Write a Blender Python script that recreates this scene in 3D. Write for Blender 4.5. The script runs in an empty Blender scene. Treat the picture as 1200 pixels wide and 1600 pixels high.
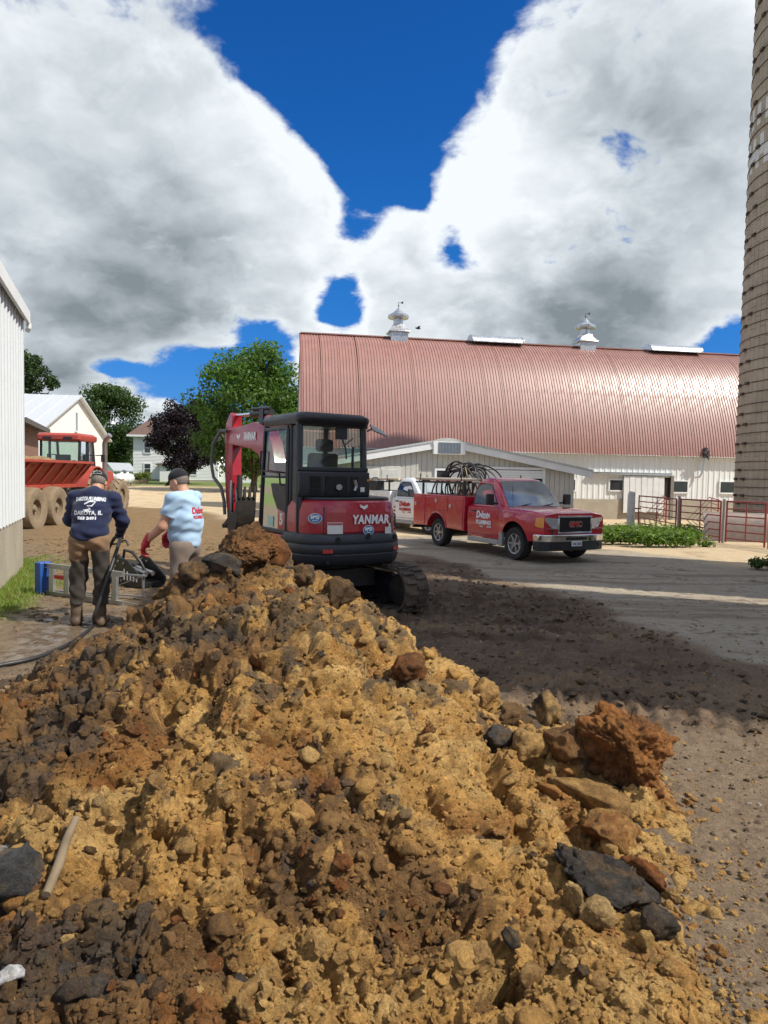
import bpy, math, random
import numpy as np
from mathutils import Vector, Matrix

# ------------------------------------------------------------------ camera, sky, sun, exposure
scene = bpy.context.scene
COL = scene.collection
CAM_H = 1.8
cam_data = bpy.data.cameras.new("camera")
cam = bpy.data.objects.new("camera", cam_data)
COL.objects.link(cam)
cam.location = (0, 0, CAM_H)
cam.rotation_euler = (Matrix.Rotation(math.radians(90 - 3.02), 3, 'X') @ Matrix.Rotation(math.radians(1.1), 3, 'Z')).to_euler()
cam_data.sensor_fit = 'VERTICAL'
cam_data.sensor_height = 32.0
cam_data.lens = 32.0 * 1100 / 1600
cam_data.clip_start = 0.05
cam_data.clip_end = 6000
scene.camera = cam
scene.render.resolution_x, scene.render.resolution_y = 768, 1024
scene.view_settings.view_transform = 'Standard'
scene.view_settings.look = 'None'
scene.view_settings.gamma = 1
scene.view_settings.use_curve_mapping = False
scene.view_settings.exposure = 0.34
scene.cycles.max_bounces = 8
scene.cycles.transparent_max_bounces = 12

SUN_DIR = Vector((0.62, -0.235, 0.75)).normalized()
sun_d = bpy.data.lights.new("sun", 'SUN')
sun_d.energy = 4.6
sun_d.angle = math.radians(0.53)
sun_d.color = (1.0, 0.94, 0.84)
sun = bpy.data.objects.new("sun", sun_d)
COL.objects.link(sun)
sun.rotation_euler = SUN_DIR.to_track_quat('Z', 'Y').to_euler()
sun.location = (30, -12, 40)

class NT:
    """small helper to write node trees"""
    def __init__(s, tree):
        s.t = tree; s.n = tree.nodes; s.l = tree.links
    def new(s, typ, **kw):
        n = s.n.new(typ)
        for k, v in kw.items(): setattr(n, k, v)
        return n
    def put(s, sock, v):
        if v is None: return
        if hasattr(v, 'is_linked'): s.l.new(v, sock)
        else:
            if sock.type == 'RGBA' and not hasattr(v, '__len__'): v = (v, v, v, 1)
            if sock.type == 'RGBA' and len(v) == 3: v = (*v, 1)
            sock.default_value = v
    def math(s, op, a, b=None, c=None, clamp=False):
        n = s.new('ShaderNodeMath', operation=op, use_clamp=clamp)
        s.put(n.inputs[0], a); s.put(n.inputs[1], b); s.put(n.inputs[2], c)
        return n.outputs[0]
    def vmath(s, op, a, b=None, out=0):
        n = s.new('ShaderNodeVectorMath', operation=op)
        s.put(n.inputs[0], a)
        if b is not None:
            if op == 'SCALE': s.put(n.inputs[3], b)
            else: s.put(n.inputs[1], b)
        return n.outputs[out]
    def mix(s, fac, a, b, mode='MIX'):
        n = s.new('ShaderNodeMix', data_type='RGBA', blend_type=mode)
        s.put(n.inputs[0], fac); s.put(n.inputs[6], a); s.put(n.inputs[7], b)
        return n.outputs[2]
    def ramp(s, v, lo, hi, a=0.0, b=1.0, smooth=True):
        n = s.new('ShaderNodeMapRange', interpolation_type='SMOOTHSTEP' if smooth else 'LINEAR')
        s.put(n.inputs[0], v); s.put(n.inputs[1], lo); s.put(n.inputs[2], hi); s.put(n.inputs[3], a); s.put(n.inputs[4], b)
        return n.outputs[0]
    def noise(s, vec, scale, detail=4, rough=0.55, dist=0.0, lac=2.0, out=0):
        n = s.new('ShaderNodeTexNoise')
        s.put(n.inputs['Vector'], vec); s.put(n.inputs['Scale'], scale); s.put(n.inputs['Detail'], detail)
        s.put(n.inputs['Roughness'], rough); s.put(n.inputs['Distortion'], dist); s.put(n.inputs['Lacunarity'], lac)
        return n.outputs[out]

world = bpy.data.worlds.new("World")
scene.world = world
world.use_nodes = True
W = NT(world.node_tree)
W.n.clear()
wout = W.new('ShaderNodeOutputWorld')
sky = W.new('ShaderNodeTexSky', sky_type='NISHITA')
sky.sun_disc = False
sky.sun_elevation = math.asin(SUN_DIR.z)
sky.sun_rotation = math.atan2(SUN_DIR.x, SUN_DIR.y)
sky.altitude = 200; sky.air_density = 1.0; sky.dust_density = 0.2; sky.ozone_density = 3.0
dirn = W.vmath('NORMALIZE', W.new('ShaderNodeTexCoord').outputs['Generated'])
sep = W.new('ShaderNodeSeparateXYZ'); W.put(sep.inputs[0], dirn)
dx, dy, dz = sep.outputs
den = W.math('ADD', W.math('MAXIMUM', dz, 0.0), 0.42)
comb = W.new('ShaderNodeCombineXYZ')
W.put(comb.inputs[0], W.math('DIVIDE', dx, den)); W.put(comb.inputs[1], W.math('DIVIDE', dy, den))
pl = comb.outputs[0]
def sky_dir(px, py):
    v = Vector(((px - 600) / 1100, -(py - 800) / 1100, -1.0)); v.rotate(cam.rotation_euler); return v.normalized()
def sky_blob(px, py, sig, amp):
    d = W.vmath('DOT_PRODUCT', dirn, tuple(sky_dir(px, py)), out=1)
    return W.math('MULTIPLY', W.math('EXPONENT', W.math('DIVIDE', W.math('SUBTRACT', d, 1.0), sig * sig)), amp)
def sumup(lst):
    r = lst[0]
    for q in lst[1:]: r = W.math('ADD', r, q)
    return r
warp = W.vmath('SCALE', W.vmath('SUBTRACT', W.noise(pl, 3.0, 5, 0.6, out=1), (0.5, 0.5, 0.5)), 0.16)
plw = W.vmath('ADD', pl, warp)
n_big = W.ramp(W.noise(plw, 2.3, 12, 0.56), .25, .75, -.14, 1.14, smooth=False)
# where the clouds stand open (negative) and where they stand thick (positive)
cover = sumup([sky_blob(600, -30, .15, -.50), sky_blob(470, 50, .09, -.36), sky_blob(700, 50, .085, -.36), sky_blob(300, 120, .07, .4), sky_blob(390, 190, .04, .3), sky_blob(860, 70, .06, .45), sky_blob(830, 160, .05, .3), sky_blob(470, 250, .03, .2), sky_blob(560, 170, .075, -.46), sky_blob(560, 190, .06, -.3), sky_blob(590, 235, .04, -.55), sky_blob(632, 275, .022, -.7), sky_blob(655, 310, .013, -.5),
               sky_blob(522, 484, .026, -.9), sky_blob(545, 462, .022, -.7), sky_blob(700, 380, .030, -.8), sky_blob(560, 350, .026, -.7), sky_blob(1128, 540, .030, -.50), sky_blob(1150, 520, .02, -.3),
               sky_blob(255, 592, .045, -.95), sky_blob(160, 578, .03, -.7), sky_blob(350, 590, .04, -.75), sky_blob(420, 545, .03, -.9), sky_blob(200, 520, .05, .3),
               sky_blob(200, 330, .20, .26), sky_blob(420, 340, .08, .26), sky_blob(520, 300, .045, .34), sky_blob(620, 330, .03, .2), sky_blob(480, 420, .07, .26), sky_blob(330, 480, .06, .26), sky_blob(600, 420, .07, .26), sky_blob(1000, 300, .25, .26), sky_blob(690, 300, .04, .25), sky_blob(640, 460, .05, .2), sky_blob(760, 230, .08, .14),
               sky_blob(255, 640, .030, .75), sky_blob(190, 620, .018, .4), sky_blob(110, 610, .03, .34), sky_blob(180, 500, .06, .3), sky_blob(860, 500, .1, .28), sky_blob(20, 560, .04, .3)])
n_fine = W.noise(pl, 11.0, 9, 0.62, dist=0.4)
cover = W.math('MULTIPLY', cover, W.ramp(W.noise(pl, 8.0, 4, 0.6, dist=.6), .32, .68, .5, 1.6, smooth=False))
cover = W.math('ADD', W.math('MAXIMUM', W.math('MINIMUM', cover, .5), -.55), W.math('MULTIPLY', W.math('SUBTRACT', n_fine, .5), .75))
dens = W.math('ADD', n_big, cover)
mask = W.ramp(dens, 0.30, 0.60)
# relief of the cloud: the same field a step towards the sun
sunstep = (SUN_DIR.x * 0.07, -0.05, 0)
n_off = W.ramp(W.noise(W.vmath('ADD', plw, sunstep), 2.3, 9, 0.52), .25, .75, -.14, 1.14, smooth=False)
n_soft = W.ramp(W.noise(plw, 2.3, 9, 0.52), .25, .75, -.14, 1.14, smooth=False)
relief = W.math('SUBTRACT', n_soft, n_off)
n_mid = W.noise(plw, 0.9, 6, 0.5)
thick = W.ramp(dens, 0.50, 0.98)
under = sumup([sky_blob(150, 440, .10, .30), sky_blob(330, 500, .08, .34), sky_blob(120, 510, .06, .18), sky_blob(850, 520, .085, .34), sky_blob(720, 510, .05, .16), sky_blob(960, 490, .08, .26), sky_blob(980, 140, .13, .30), sky_blob(1110, 260, .09, .12),
               sky_blob(200, 200, .12, .14), sky_blob(80, 60, .09, .06), sky_blob(640, 330, .1, -.14), sky_blob(400, 300, .08, -.10), sky_blob(760, 250, .07, -.18),
               sky_blob(1010, 280, .05, -.12), sky_blob(850, 320, .09, -.10), sky_blob(100, 360, .035, -.16), sky_blob(20, 280, .05, -.08), sky_blob(450, 250, .05, -.08), sky_blob(560, 300, .06, -.12)])
lum = sumup([W.math('MULTIPLY', thick, -0.30), W.math('MULTIPLY', relief, 0.95), W.math('MULTIPLY', under, -1.15), W.math('MULTIPLY', W.math('SUBTRACT', n_mid, .5), 0.75)])
lum = W.math('ADD', lum, 1.02)
lum = W.ramp(lum, 0.05, 1.0, 0.20, 0.90, smooth=False)
cr = W.new('ShaderNodeValToRGB')
W.put(cr.inputs[0], lum)
cr.color_ramp.elements[0].position = 0.15; cr.color_ramp.elements[0].color = (0.150, 0.180, 0.205, 1)
cr.color_ramp.elements[1].position = 0.90; cr.color_ramp.elements[1].color = (0.74, 0.78, 0.81, 1)
e = cr.color_ramp.elements.new(0.55); e.color = (0.46, 0.51, 0.545, 1)
hs = W.new('ShaderNodeHueSaturation'); W.put(hs.inputs['Color'], sky.outputs[0]); W.put(hs.inputs['Saturation'], 1.28)
bg_sky = W.new('ShaderNodeBackground'); W.put(bg_sky.inputs[0], W.mix(1, hs.outputs[0], W.mix(W.ramp(dz, .02, .30), (.24, .52, 1.05), (.30, .84, 1.32)), 'MULTIPLY')); W.put(bg_sky.inputs[1], 0.078)
bg_cloud = W.new('ShaderNodeBackground'); W.put(bg_cloud.inputs[0], cr.outputs[0]); W.put(bg_cloud.inputs[1], 1.0)
mx = W.new('ShaderNodeMixShader')
W.put(mx.inputs[0], mask); W.l.new(bg_sky.outputs[0], mx.inputs[1]); W.l.new(bg_cloud.outputs[0], mx.inputs[2])
W.l.new(mx.outputs[0], wout.inputs[0])
world.cycles.sampling_method = 'MANUAL'
world.cycles.sample_map_resolution = 512

# ------------------------------------------------------------------ numpy noise
_rs = np.random.RandomState(7)
_T = _rs.rand(16, 256, 256)
def vnoise(x, y, seed=0):
    xi = np.floor(x).astype(np.int64); yi = np.floor(y).astype(np.int64)
    fx = x - xi; fy = y - yi
    fx = fx * fx * fx * (fx * (fx * 6 - 15) + 10); fy = fy * fy * fy * (fy * (fy * 6 - 15) + 10)
    T = _T[seed % 16]; x0 = xi & 255; x1 = (xi + 1) & 255; y0 = yi & 255; y1 = (yi + 1) & 255
    a = T[x0, y0] * (1 - fx) + T[x1, y0] * fx
    b = T[x0, y1] * (1 - fx) + T[x1, y1] * fx
    return a * (1 - fy) + b * fy
def fbm(x, y, oct=4, seed=0, gain=.5, lac=2.03):
    s = 0; a = 1; t = 0
    for i in range(oct):
        s = s + a * vnoise(x + 17.3 * i, y + 9.1 * i, seed + i); t += a; a *= gain; x = x * lac; y = y * lac
    return s / t
def sstep(a, b, x):
    t = np.clip((x - a) / (b - a), 0, 1); return t * t * (3 - 2 * t)
def zg(x, y):
    """lie of the land"""
    x = np.asarray(x, float); y = np.asarray(y, float)
    z = 0.10 * sstep(-1.5, -3.5, x) * sstep(4, 7, y) * sstep(40, 20, y)
    z = z - 0.14 * sstep(10, 16, y + 0.25 * x) * sstep(-5, 2, x) - 0.11 * sstep(18, 28, y) * sstep(-5, 4, x)
    return z + 0.45 * sstep(30, 90, y) * sstep(8, -15, x)

# ------------------------------------------------------------------ materials
MAT = {}
def material(name, base=(), rough=0.6, metal=0.0, var=0.12, vscale=6.0, bump=0.0, bscale=60.0, dirt=None, dirt_amt=0.0, dscale=3.0, coat=0.0, spec=0.5, stretch=None, attr=None):
    """procedural surface: base colour with drifting tone, patchy dirt, fine relief"""
    if name in MAT: return MAT[name]
    m = bpy.data.materials.new(name); m.use_nodes = True
    N = NT(m.node_tree); b = N.n['Principled BSDF']
    co = N.new('ShaderNodeTexCoord').outputs['Object']
    if stretch:
        mp = N.new('ShaderNodeMapping'); N.put(mp.inputs[0], co); mp.inputs['Scale'].default_value = stretch; co = mp.outputs[0]
    c = tuple(base) + (1,)
    if attr:
        at_ = N.new('ShaderNodeAttribute', attribute_name=attr); c = at_.outputs['Color']
    n1 = N.noise(co, vscale, 5, 0.6)
    f = N.ramp(n1, .25, .75, 1 - var, 1 + var, smooth=False)
    colr = N.mix(1.0, c, f, 'MULTIPLY')
    r = N.ramp(N.noise(co, vscale * 3, 3), .3, .7, max(rough - .08, .02), min(rough + .08, 1))
    if dirt:
        d = N.ramp(N.noise(co, dscale, 7, 0.65), 1 - dirt_amt - .1, 1 - dirt_amt + .12)
        colr = N.mix(d, colr, dirt); r = N.mix(d, r, 0.9)
        N.put(b.inputs['Coat Weight'], N.math('MULTIPLY', N.math('SUBTRACT', 1.0, d), coat))
    elif coat: N.put(b.inputs['Coat Weight'], coat)
    if coat: b.inputs['Coat Roughness'].default_value = .06
    N.put(b.inputs['Base Color'], colr); N.put(b.inputs['Roughness'], r); N.put(b.inputs['Metallic'], metal)
    b.inputs['Specular IOR Level'].default_value = spec
    if bump:
        bn = N.new('ShaderNodeBump'); bn.inputs['Strength'].default_value = 1.0; bn.inputs['Distance'].default_value = bump
        N.put(bn.inputs['Height'], N.noise(co, bscale, 6, .65)); N.l.new(bn.outputs[0], b.inputs['Normal'])
    MAT[name] = m
    return m
def glass(name, tint=(.75, .85, .82), alpha=.5, ior=1.6):
    """window glass: tinted see-through with a mirror share that grows at grazing angles"""
    if name in MAT: return MAT[name]
    m = bpy.data.materials.new(name); m.use_nodes = True
    N = NT(m.node_tree); N.n.clear()
    o = N.new('ShaderNodeOutputMaterial'); t = N.new('ShaderNodeBsdfTransparent'); g = N.new('ShaderNodeBsdfGlossy')
    t.inputs[0].default_value = (tint[0] * alpha, tint[1] * alpha, tint[2] * alpha, 1)
    g.inputs['Roughness'].default_value = .04; g.inputs[0].default_value = (.9, .95, .95, 1)
    fr = N.new('ShaderNodeFresnel'); fr.inputs[0].default_value = ior
    mx = N.new('ShaderNodeMixShader'); N.l.new(fr.outputs[0], mx.inputs[0]); N.l.new(t.outputs[0], mx.inputs[1]); N.l.new(g.outputs[0], mx.inputs[2])
    N.l.new(mx.outputs[0], o.inputs[0]); MAT[name] = m
    return m

# ------------------------------------------------------------------ mesh helpers
def tag(o, label=None, cat=None, group=None, kind=None):
    if label: o['label'] = label
    if cat: o['category'] = cat
    if group: o['group'] = group
    if kind: o['kind'] = kind
    return o
def empty(name, loc=(0, 0, 0), rz=0.0, label=None, cat=None, group=None):
    o = bpy.data.objects.new(name, None); COL.objects.link(o)
    o.location = loc; o.rotation_euler = (0, 0, rz); o.empty_display_size = .2
    return tag(o, label, cat, group)
def link_mesh(name, me, mat=None, parent=None):
    o = bpy.data.objects.new(name, me); COL.objects.link(o)
    if mat is not None and not me.materials: me.materials.append(mat)
    if parent is not None: o.parent = parent
    return o
def np_mesh(name, V, Fq, mat, parent=None, smooth=True, attrs=None):
    """mesh straight from arrays (faces all of one size)"""
    me = bpy.data.meshes.new(name)
    V = np.asarray(V, np.float32); Fq = np.asarray(Fq, np.int32); k = Fq.shape[1]
    me.vertices.add(len(V)); me.vertices.foreach_set('co', V.ravel())
    me.loops.add(Fq.size); me.loops.foreach_set('vertex_index', Fq.ravel())
    me.polygons.add(len(Fq)); me.polygons.foreach_set('loop_start', np.arange(0, Fq.size, k, dtype=np.int32))
    me.polygons.foreach_set('use_smooth', np.full(len(Fq), smooth, bool))
    for an, arr in (attrs or {}).items():
        a = me.color_attributes.new(an, 'FLOAT_COLOR', 'POINT')
        arr = np.asarray(arr, np.float32)
        if arr.shape[1] == 3: arr = np.hstack([arr, np.ones((len(arr), 1), np.float32)])
        a.data.foreach_set('color', arr.ravel())
    me.update(calc_edges=True)
    return link_mesh(name, me, mat, parent)
class MB:
    """collects shapes, builds ONE mesh object"""
    def __init__(s, M=None): s.v = []; s.f = []; s.M = M or Matrix()
    def add(s, vs, fs, M=None):
        k = len(s.v); T = s.M @ M if M is not None else s.M
        s.v += [tuple(T @ Vector(p)) for p in vs]; s.f += [tuple(i + k for i in f) for f in fs]; return s
    def box(s, c, d, rz=0, M=None):
        x, y, z = d[0] / 2, d[1] / 2, d[2] / 2
        vs = [(-x, -y, -z), (x, -y, -z), (x, y, -z), (-x, y, -z), (-x, -y, z), (x, -y, z), (x, y, z), (-x, y, z)]
        fs = [(0, 3, 2, 1), (4, 5, 6, 7), (0, 1, 5, 4), (1, 2, 6, 5), (2, 3, 7, 6), (3, 0, 4, 7)]
        T = Matrix.Translation(c) @ Matrix.Rotation(rz, 4, 'Z')
        return s.add(vs, fs, (M @ T) if M is not None else T)
    def b2(s, lo, hi): return s.box([(a + b) / 2 for a, b in zip(lo, hi)], [abs(b - a) for a, b in zip(lo, hi)])
    def bar(s, a, b, w, h=None):
        a, b = Vector(a), Vector(b); d = b - a
        q = d.to_track_quat('X', 'Z').to_matrix().to_4x4()
        return s.box((0, 0, 0), (d.length, w, h or w), M=Matrix.Translation((a + b) / 2) @ q)
    def tube(s, pts, r, n=8, caps=True, closed=False):
        P = [Vector(p) for p in pts]; m = len(P); rr = r if hasattr(r, '__len__') else [r] * m
        up = Vector((0, 0, 1)); vs = []; prev = None
        for i in range(m):
            if closed: t = P[(i + 1) % m] - P[i - 1]
            else: t = P[min(i + 1, m - 1)] - P[max(i - 1, 0)]
            t.normalize()
            if prev is None:
                a = t.cross(up)
                if a.length < .05: a = t.cross(Vector((1, 0, 0)))
            else: a = prev - t * prev.dot(t)
            a.normalize(); prev = a; b = t.cross(a)
            for k in range(n):
                an = 2 * math.pi * k / n
                vs.append(P[i] + (a * math.cos(an) + b * math.sin(an)) * rr[i])
        fs = []
        for i in range(m if closed else m - 1):
            j = (i + 1) % m
            for k in range(n): fs.append((i * n + k, i * n + (k + 1) % n, j * n + (k + 1) % n, j * n + k))
        if caps and not closed: fs += [tuple(reversed(range(n))), tuple((m - 1) * n + k for k in range(n))]
        return s.add(vs, fs)
    def lathe(s, prof, n=24, M=None, caps=True):
        vs = []; fs = []; m = len(prof)
        for r, z in prof:
            for k in range(n):
                a = 2 * math.pi * k / n; vs.append((r * math.cos(a), r * math.sin(a), z))
        for i in range(m - 1):
            for k in range(n): fs.append((i * n + k, i * n + (k + 1) % n, (i + 1) * n + (k + 1) % n, (i + 1) * n + k))
        if caps: fs += [tuple(reversed(range(n))), tuple((m - 1) * n + k for k in range(n))]
        return s.add(vs, fs, M)
    def prism(s, poly, a, b, ax='y', M=None):
        """outline extruded along an axis: ax y takes (x,z), ax z takes (x,y), ax x takes (y,z)"""
        def p3(p, t): return {'y': (p[0], t, p[1]), 'z': (p[0], p[1], t), 'x': (t, p[0], p[1])}[ax]
        n = len(poly)
        vs = [p3(p, a) for p in poly] + [p3(p, b) for p in poly]
        fs = [tuple(range(n)), tuple(reversed(range(n, 2 * n)))] + [(i, i + n, (i + 1) % n + n, (i + 1) % n) for i in range(n)]
        return s.add(vs, fs, M)
    def loft(s, rings, caps=True, closed=True):
        n = len(rings[0]); vs = [p for r in rings for p in r]; fs = []
        for i in range(len(rings) - 1):
            for k in range(n if closed else n - 1):
                fs.append((i * n + k, i * n + (k + 1) % n, (i + 1) * n + (k + 1) % n, (i + 1) * n + k))
        if caps and closed: fs += [tuple(reversed(range(n))), tuple((len(rings) - 1) * n + k for k in range(n))]
        return s.add(vs, fs)
    def quad(s, *p): return s.add(p, [tuple(range(len(p)))])
    def mesh(s, name):
        me = bpy.data.meshes.new(name); me.from_pydata(s.v, [], s.f)
        import bmesh
        bm = bmesh.new(); bm.from_mesh(me); bmesh.ops.recalc_face_normals(bm, faces=bm.faces); bm.to_mesh(me); bm.free()
        return me
    def build(s, name, mat, parent=None, smooth=None, bevel=0, seg=2):
        me = s.mesh(name)
        if smooth or bevel:
            me.polygons.foreach_set('use_smooth', [True] * len(me.polygons))
            me.set_sharp_from_angle(angle=math.radians(smooth or 35))
        o = link_mesh(name, me, mat, parent)
        if bevel:
            bv = o.modifiers.new('bevel', 'BEVEL'); bv.width = bevel; bv.segments = seg; bv.limit_method = 'ANGLE'; bv.angle_limit = math.radians(32)
            bv.harden_normals = False
        return o
def copy_tree(o, parent=None):
    c = o.copy(); COL.objects.link(c)
    if parent is not None: c.parent = parent
    for ch in list(o.children): copy_tree(ch, c)
    return c
def text(name, body, size, mat, parent, M, bold=0.0, shear=0.0, space=1.0, depth=.0015, fit=None, align='CENTER'):
    cu = bpy.data.curves.new(name, 'FONT'); cu.body = body; cu.size = size; cu.offset = bold; cu.shear = shear
    cu.space_character = space; cu.align_x = align; cu.align_y = 'CENTER'; cu.extrude = depth; cu.resolution_u = 3
    t = bpy.data.objects.new(name, cu)
    me = bpy.data.meshes.new_from_object(t)
    bpy.data.objects.remove(t); bpy.data.curves.remove(cu)
    me.name = name; me.materials.clear()
    if fit:
        xs = [v.co.x for v in me.vertices]; w = max(xs) - min(xs); k = fit / w
        for v in me.vertices: v.co.x *= k
    o = link_mesh(name, me, mat, parent); o.matrix_local = M
    return o
def facing(loc, right, up):
    """matrix that lays flat lettering: x along right, y along up"""
    r = Vector(right).normalized(); u = Vector(up).normalized(); n = r.cross(u)
    M = Matrix((r, u, n)).transposed().to_4x4(); M.translation = loc
    return M
def ray(px, py):
    v = Vector(((px - 600) / 1100, -(py - 800) / 1100, -1.0)); v.rotate(cam.rotation_euler); return v
def gp(px, py, z=None):
    """the point of the ground seen at a pixel of the photograph"""
    d = ray(px, py); p = None; zz = 0.0
    for _ in range(8):
        t = (zz - CAM_H) / d.z; p = Vector((0, 0, CAM_H)) + d * t
        if z is not None: zz = z
        else: zz = float(zg(p.x, p.y))
    return p
def atY(px, py, Y):
    d = ray(px, py); return Vector((0, 0, CAM_H)) + d * (Y / d.y)

# ------------------------------------------------------------------ ground: one polar sheet, split by what covers it
def poly_in(px, py, poly, soft):
    """1 inside an outline, 0 outside, with a soft border"""
    poly = np.array(poly, float); n = len(poly)
    inside = np.zeros(px.shape, bool); d2 = np.full(px.shape, 1e9)
    for i in range(n):
        x1, y1 = poly[i]; x2, y2 = poly[(i + 1) % n]
        if y1 != y2:
            c = ((y1 > py) != (y2 > py)) & (px < (x2 - x1) * (py - y1) / (y2 - y1) + x1); inside ^= c
        ex, ey = x2 - x1, y2 - y1
        t = np.clip(((px - x1) * ex + (py - y1) * ey) / (ex * ex + ey * ey + 1e-9), 0, 1)
        d2 = np.minimum(d2, (px - x1 - t * ex) ** 2 + (py - y1 - t * ey) ** 2)
    sd = np.sqrt(d2) * np.where(inside, 1, -1)
    return sstep(-soft, soft, sd)
def G(*pts): return [tuple(gp(*p)[:2]) for p in pts]
Z_MUD = G((330, 905), (480, 900), (640, 868), (700, 876), (800, 912), (960, 965), (1200, 1085), (1290, 1150), (1200, 1165), (1060, 1150), (850, 1140), (500, 1200), (300, 1000))
Z_DRIVE = G((560, 838), (700, 820), (880, 815), (960, 850), (1500, 900), (1500, 1110), (1200, 1050), (960, 955), (800, 905), (690, 870), (600, 862))
Z_SAND = G((300, 752), (600, 756), (900, 790), (1200, 800), (1500, 830), (1500, 915), (1200, 890), (930, 856), (700, 835), (560, 842), (420, 830), (330, 800), (180, 790), (165, 764))
Z_GRASS = G((-90, 905), (55, 868), (70, 905), (60, 945), (10, 962), (-90, 975))
Z_WET = G((20, 965), (120, 935), (200, 955), (190, 990), (90, 1020), (0, 1040))
Z_STRAW = G((30, 840), (210, 770), (330, 800), (420, 840), (420, 880), (250, 880), (120, 880))

def pile_base(x, y):
    """smooth heap underneath the clods; returns height, mask"""
    def cone(cx, cy, h, rl, rr, rb, rf, p=1.0):
        ax = np.where(x < cx, rl, rr); ay = np.where(y < cy, rb, rf)
        d = np.sqrt(((x - cx) / ax) ** 2 + ((y - cy) / ay) ** 2 + .012)
        return h * np.clip(1 - d, -.4, 1) ** 1 if p == 1 else h * np.clip(1 - d, 0, 1) ** p
    # (left, right, towards camera, away)
    a = cone(-0.86, 5.15, 1.40, 2.15, 1.90, 4.3, 1.5)
    b = cone(-2.3, 3.9, .62, 1.7, 1.7, 3.0, 2.1)
    c = cone(1.0, 4.3, .27, 1.2, .72, 1.6, .8)
    d = cone(-.5, 2.2, .36, 2.4, 1.7, 2.2, 1.6)
    k = .10
    h = a
    for q in (b, c, d):
        t = np.clip(.5 + .5 * (h - q) / k, 0, 1); h = q * (1 - t) + h * t + k * t * (1 - t)
    m = sstep(-.02, .14, h)
    return np.maximum(h, 0), m, h

def dome_field(x, y, s, seed, fill=.8, squash=.9, warp=.35):
    """packed lumps of one size: height of the tallest lump over each point and its id"""
    r = np.random.RandomState(seed)
    jx = r.rand(256, 256); jy = r.rand(256, 256); jr = r.rand(256, 256); jh = r.rand(256, 256)
    wx = (fbm(x / s * .9, y / s * .9, 3, seed) - .5) * s * warp * 2; wy = (fbm(x / s * .9 + 40, y / s * .9, 3, seed + 3) - .5) * s * warp * 2
    X = (x + wx) / s; Y = (y + wy) / s
    ix = np.floor(X).astype(np.int64); iy = np.floor(Y).astype(np.int64)
    best = np.zeros(x.shape); bid = np.zeros(x.shape)
    for ox in (-1, 0, 1):
        for oy in (-1, 0, 1):
            a = (ix + ox) & 255; b = (iy + oy) & 255
            cx = ix + ox + jx[a, b]; cy = iy + oy + jy[a, b]
            rad = .35 + .5 * jr[a, b]
            d2 = ((X - cx) ** 2 + (Y - cy) ** 2) / rad ** 2
            h = np.sqrt(np.clip(1 - d2, 0, 1)) * rad * squash * (.45 + .7 * jh[a, b]) * (jh[(a + 7) & 255, b] < fill)
            up = h > best
            best = np.where(up, h, best); bid = np.where(up, jr[(a + 31) & 255, (b + 17) & 255], bid)
    return best * s, bid

OCHRE = np.array((.60, .335, .098)); TAN = np.array((.58, .37, .135)); BROWN = np.array((.265, .142, .052)); RUST = np.array((.285, .110, .026)); GREY = np.array((.056, .050, .044)); DKBR = np.array((.085, .050, .026))
def soil_colour(x, y, idb, ids):
    """kinds of earth tipped in the heap: ochre clay, rust clay, brown and black topsoil"""
    n1 = fbm(x * .75 + 3, y * .75, 4, 2); n2 = fbm(x * 1.6 + 11, y * 1.6 + 5, 4, 5); n3 = fbm(x * 7, y * 7, 4, 9)
    right = sstep(-1.7, -.05, x + .33 * (y - 4.0) + .12 + (n1 - .5) * 2.6)
    k_och = np.clip(right * 1.12 + (n2 - .5) * 1.35 + (idb - .5) * .6 + (ids - .5) * .4 + .07, 0, 1)
    corner = np.exp(-((x + 1.05) ** 2 + (y - 2.0) ** 2) / .35) * .10 + np.exp(-((x + 2.3) ** 2 + (y - 4.2) ** 2) / .25) * .06
    k_rust = sstep(.585, .68, fbm(x * 2.3 + 31, y * 2.3 + 7, 5, 11, .62) + (1 - right) * .015 - .01 + corner + (ids - .5) * .26)
    k_grey = sstep(.535, .64, fbm(x * 2.0 + 60, y * 2.0 + 20, 5, 6, .62) + (1 - right) * .07 - .035 * right + (ids - .5) * .30)
    c = BROWN + (OCHRE - BROWN) * sstep(.2, .8, k_och)[:, None]
    c = c + (TAN - c) * (sstep(.6, 1.0, k_och) * sstep(.42, .62, n3) * .8)[:, None]
    c = c + (DKBR - c) * (sstep(.47, .70, n3) * (1.05 - k_och) * .8).clip(0, 1)[:, None]
    c = c + (RUST - c) * (k_rust * .7)[:, None]
    c = c + (GREY - c) * (k_grey * .8)[:, None]
    return c * (.72 + .5 * ids + .5 * (n3 - .5))[:, None]

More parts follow.
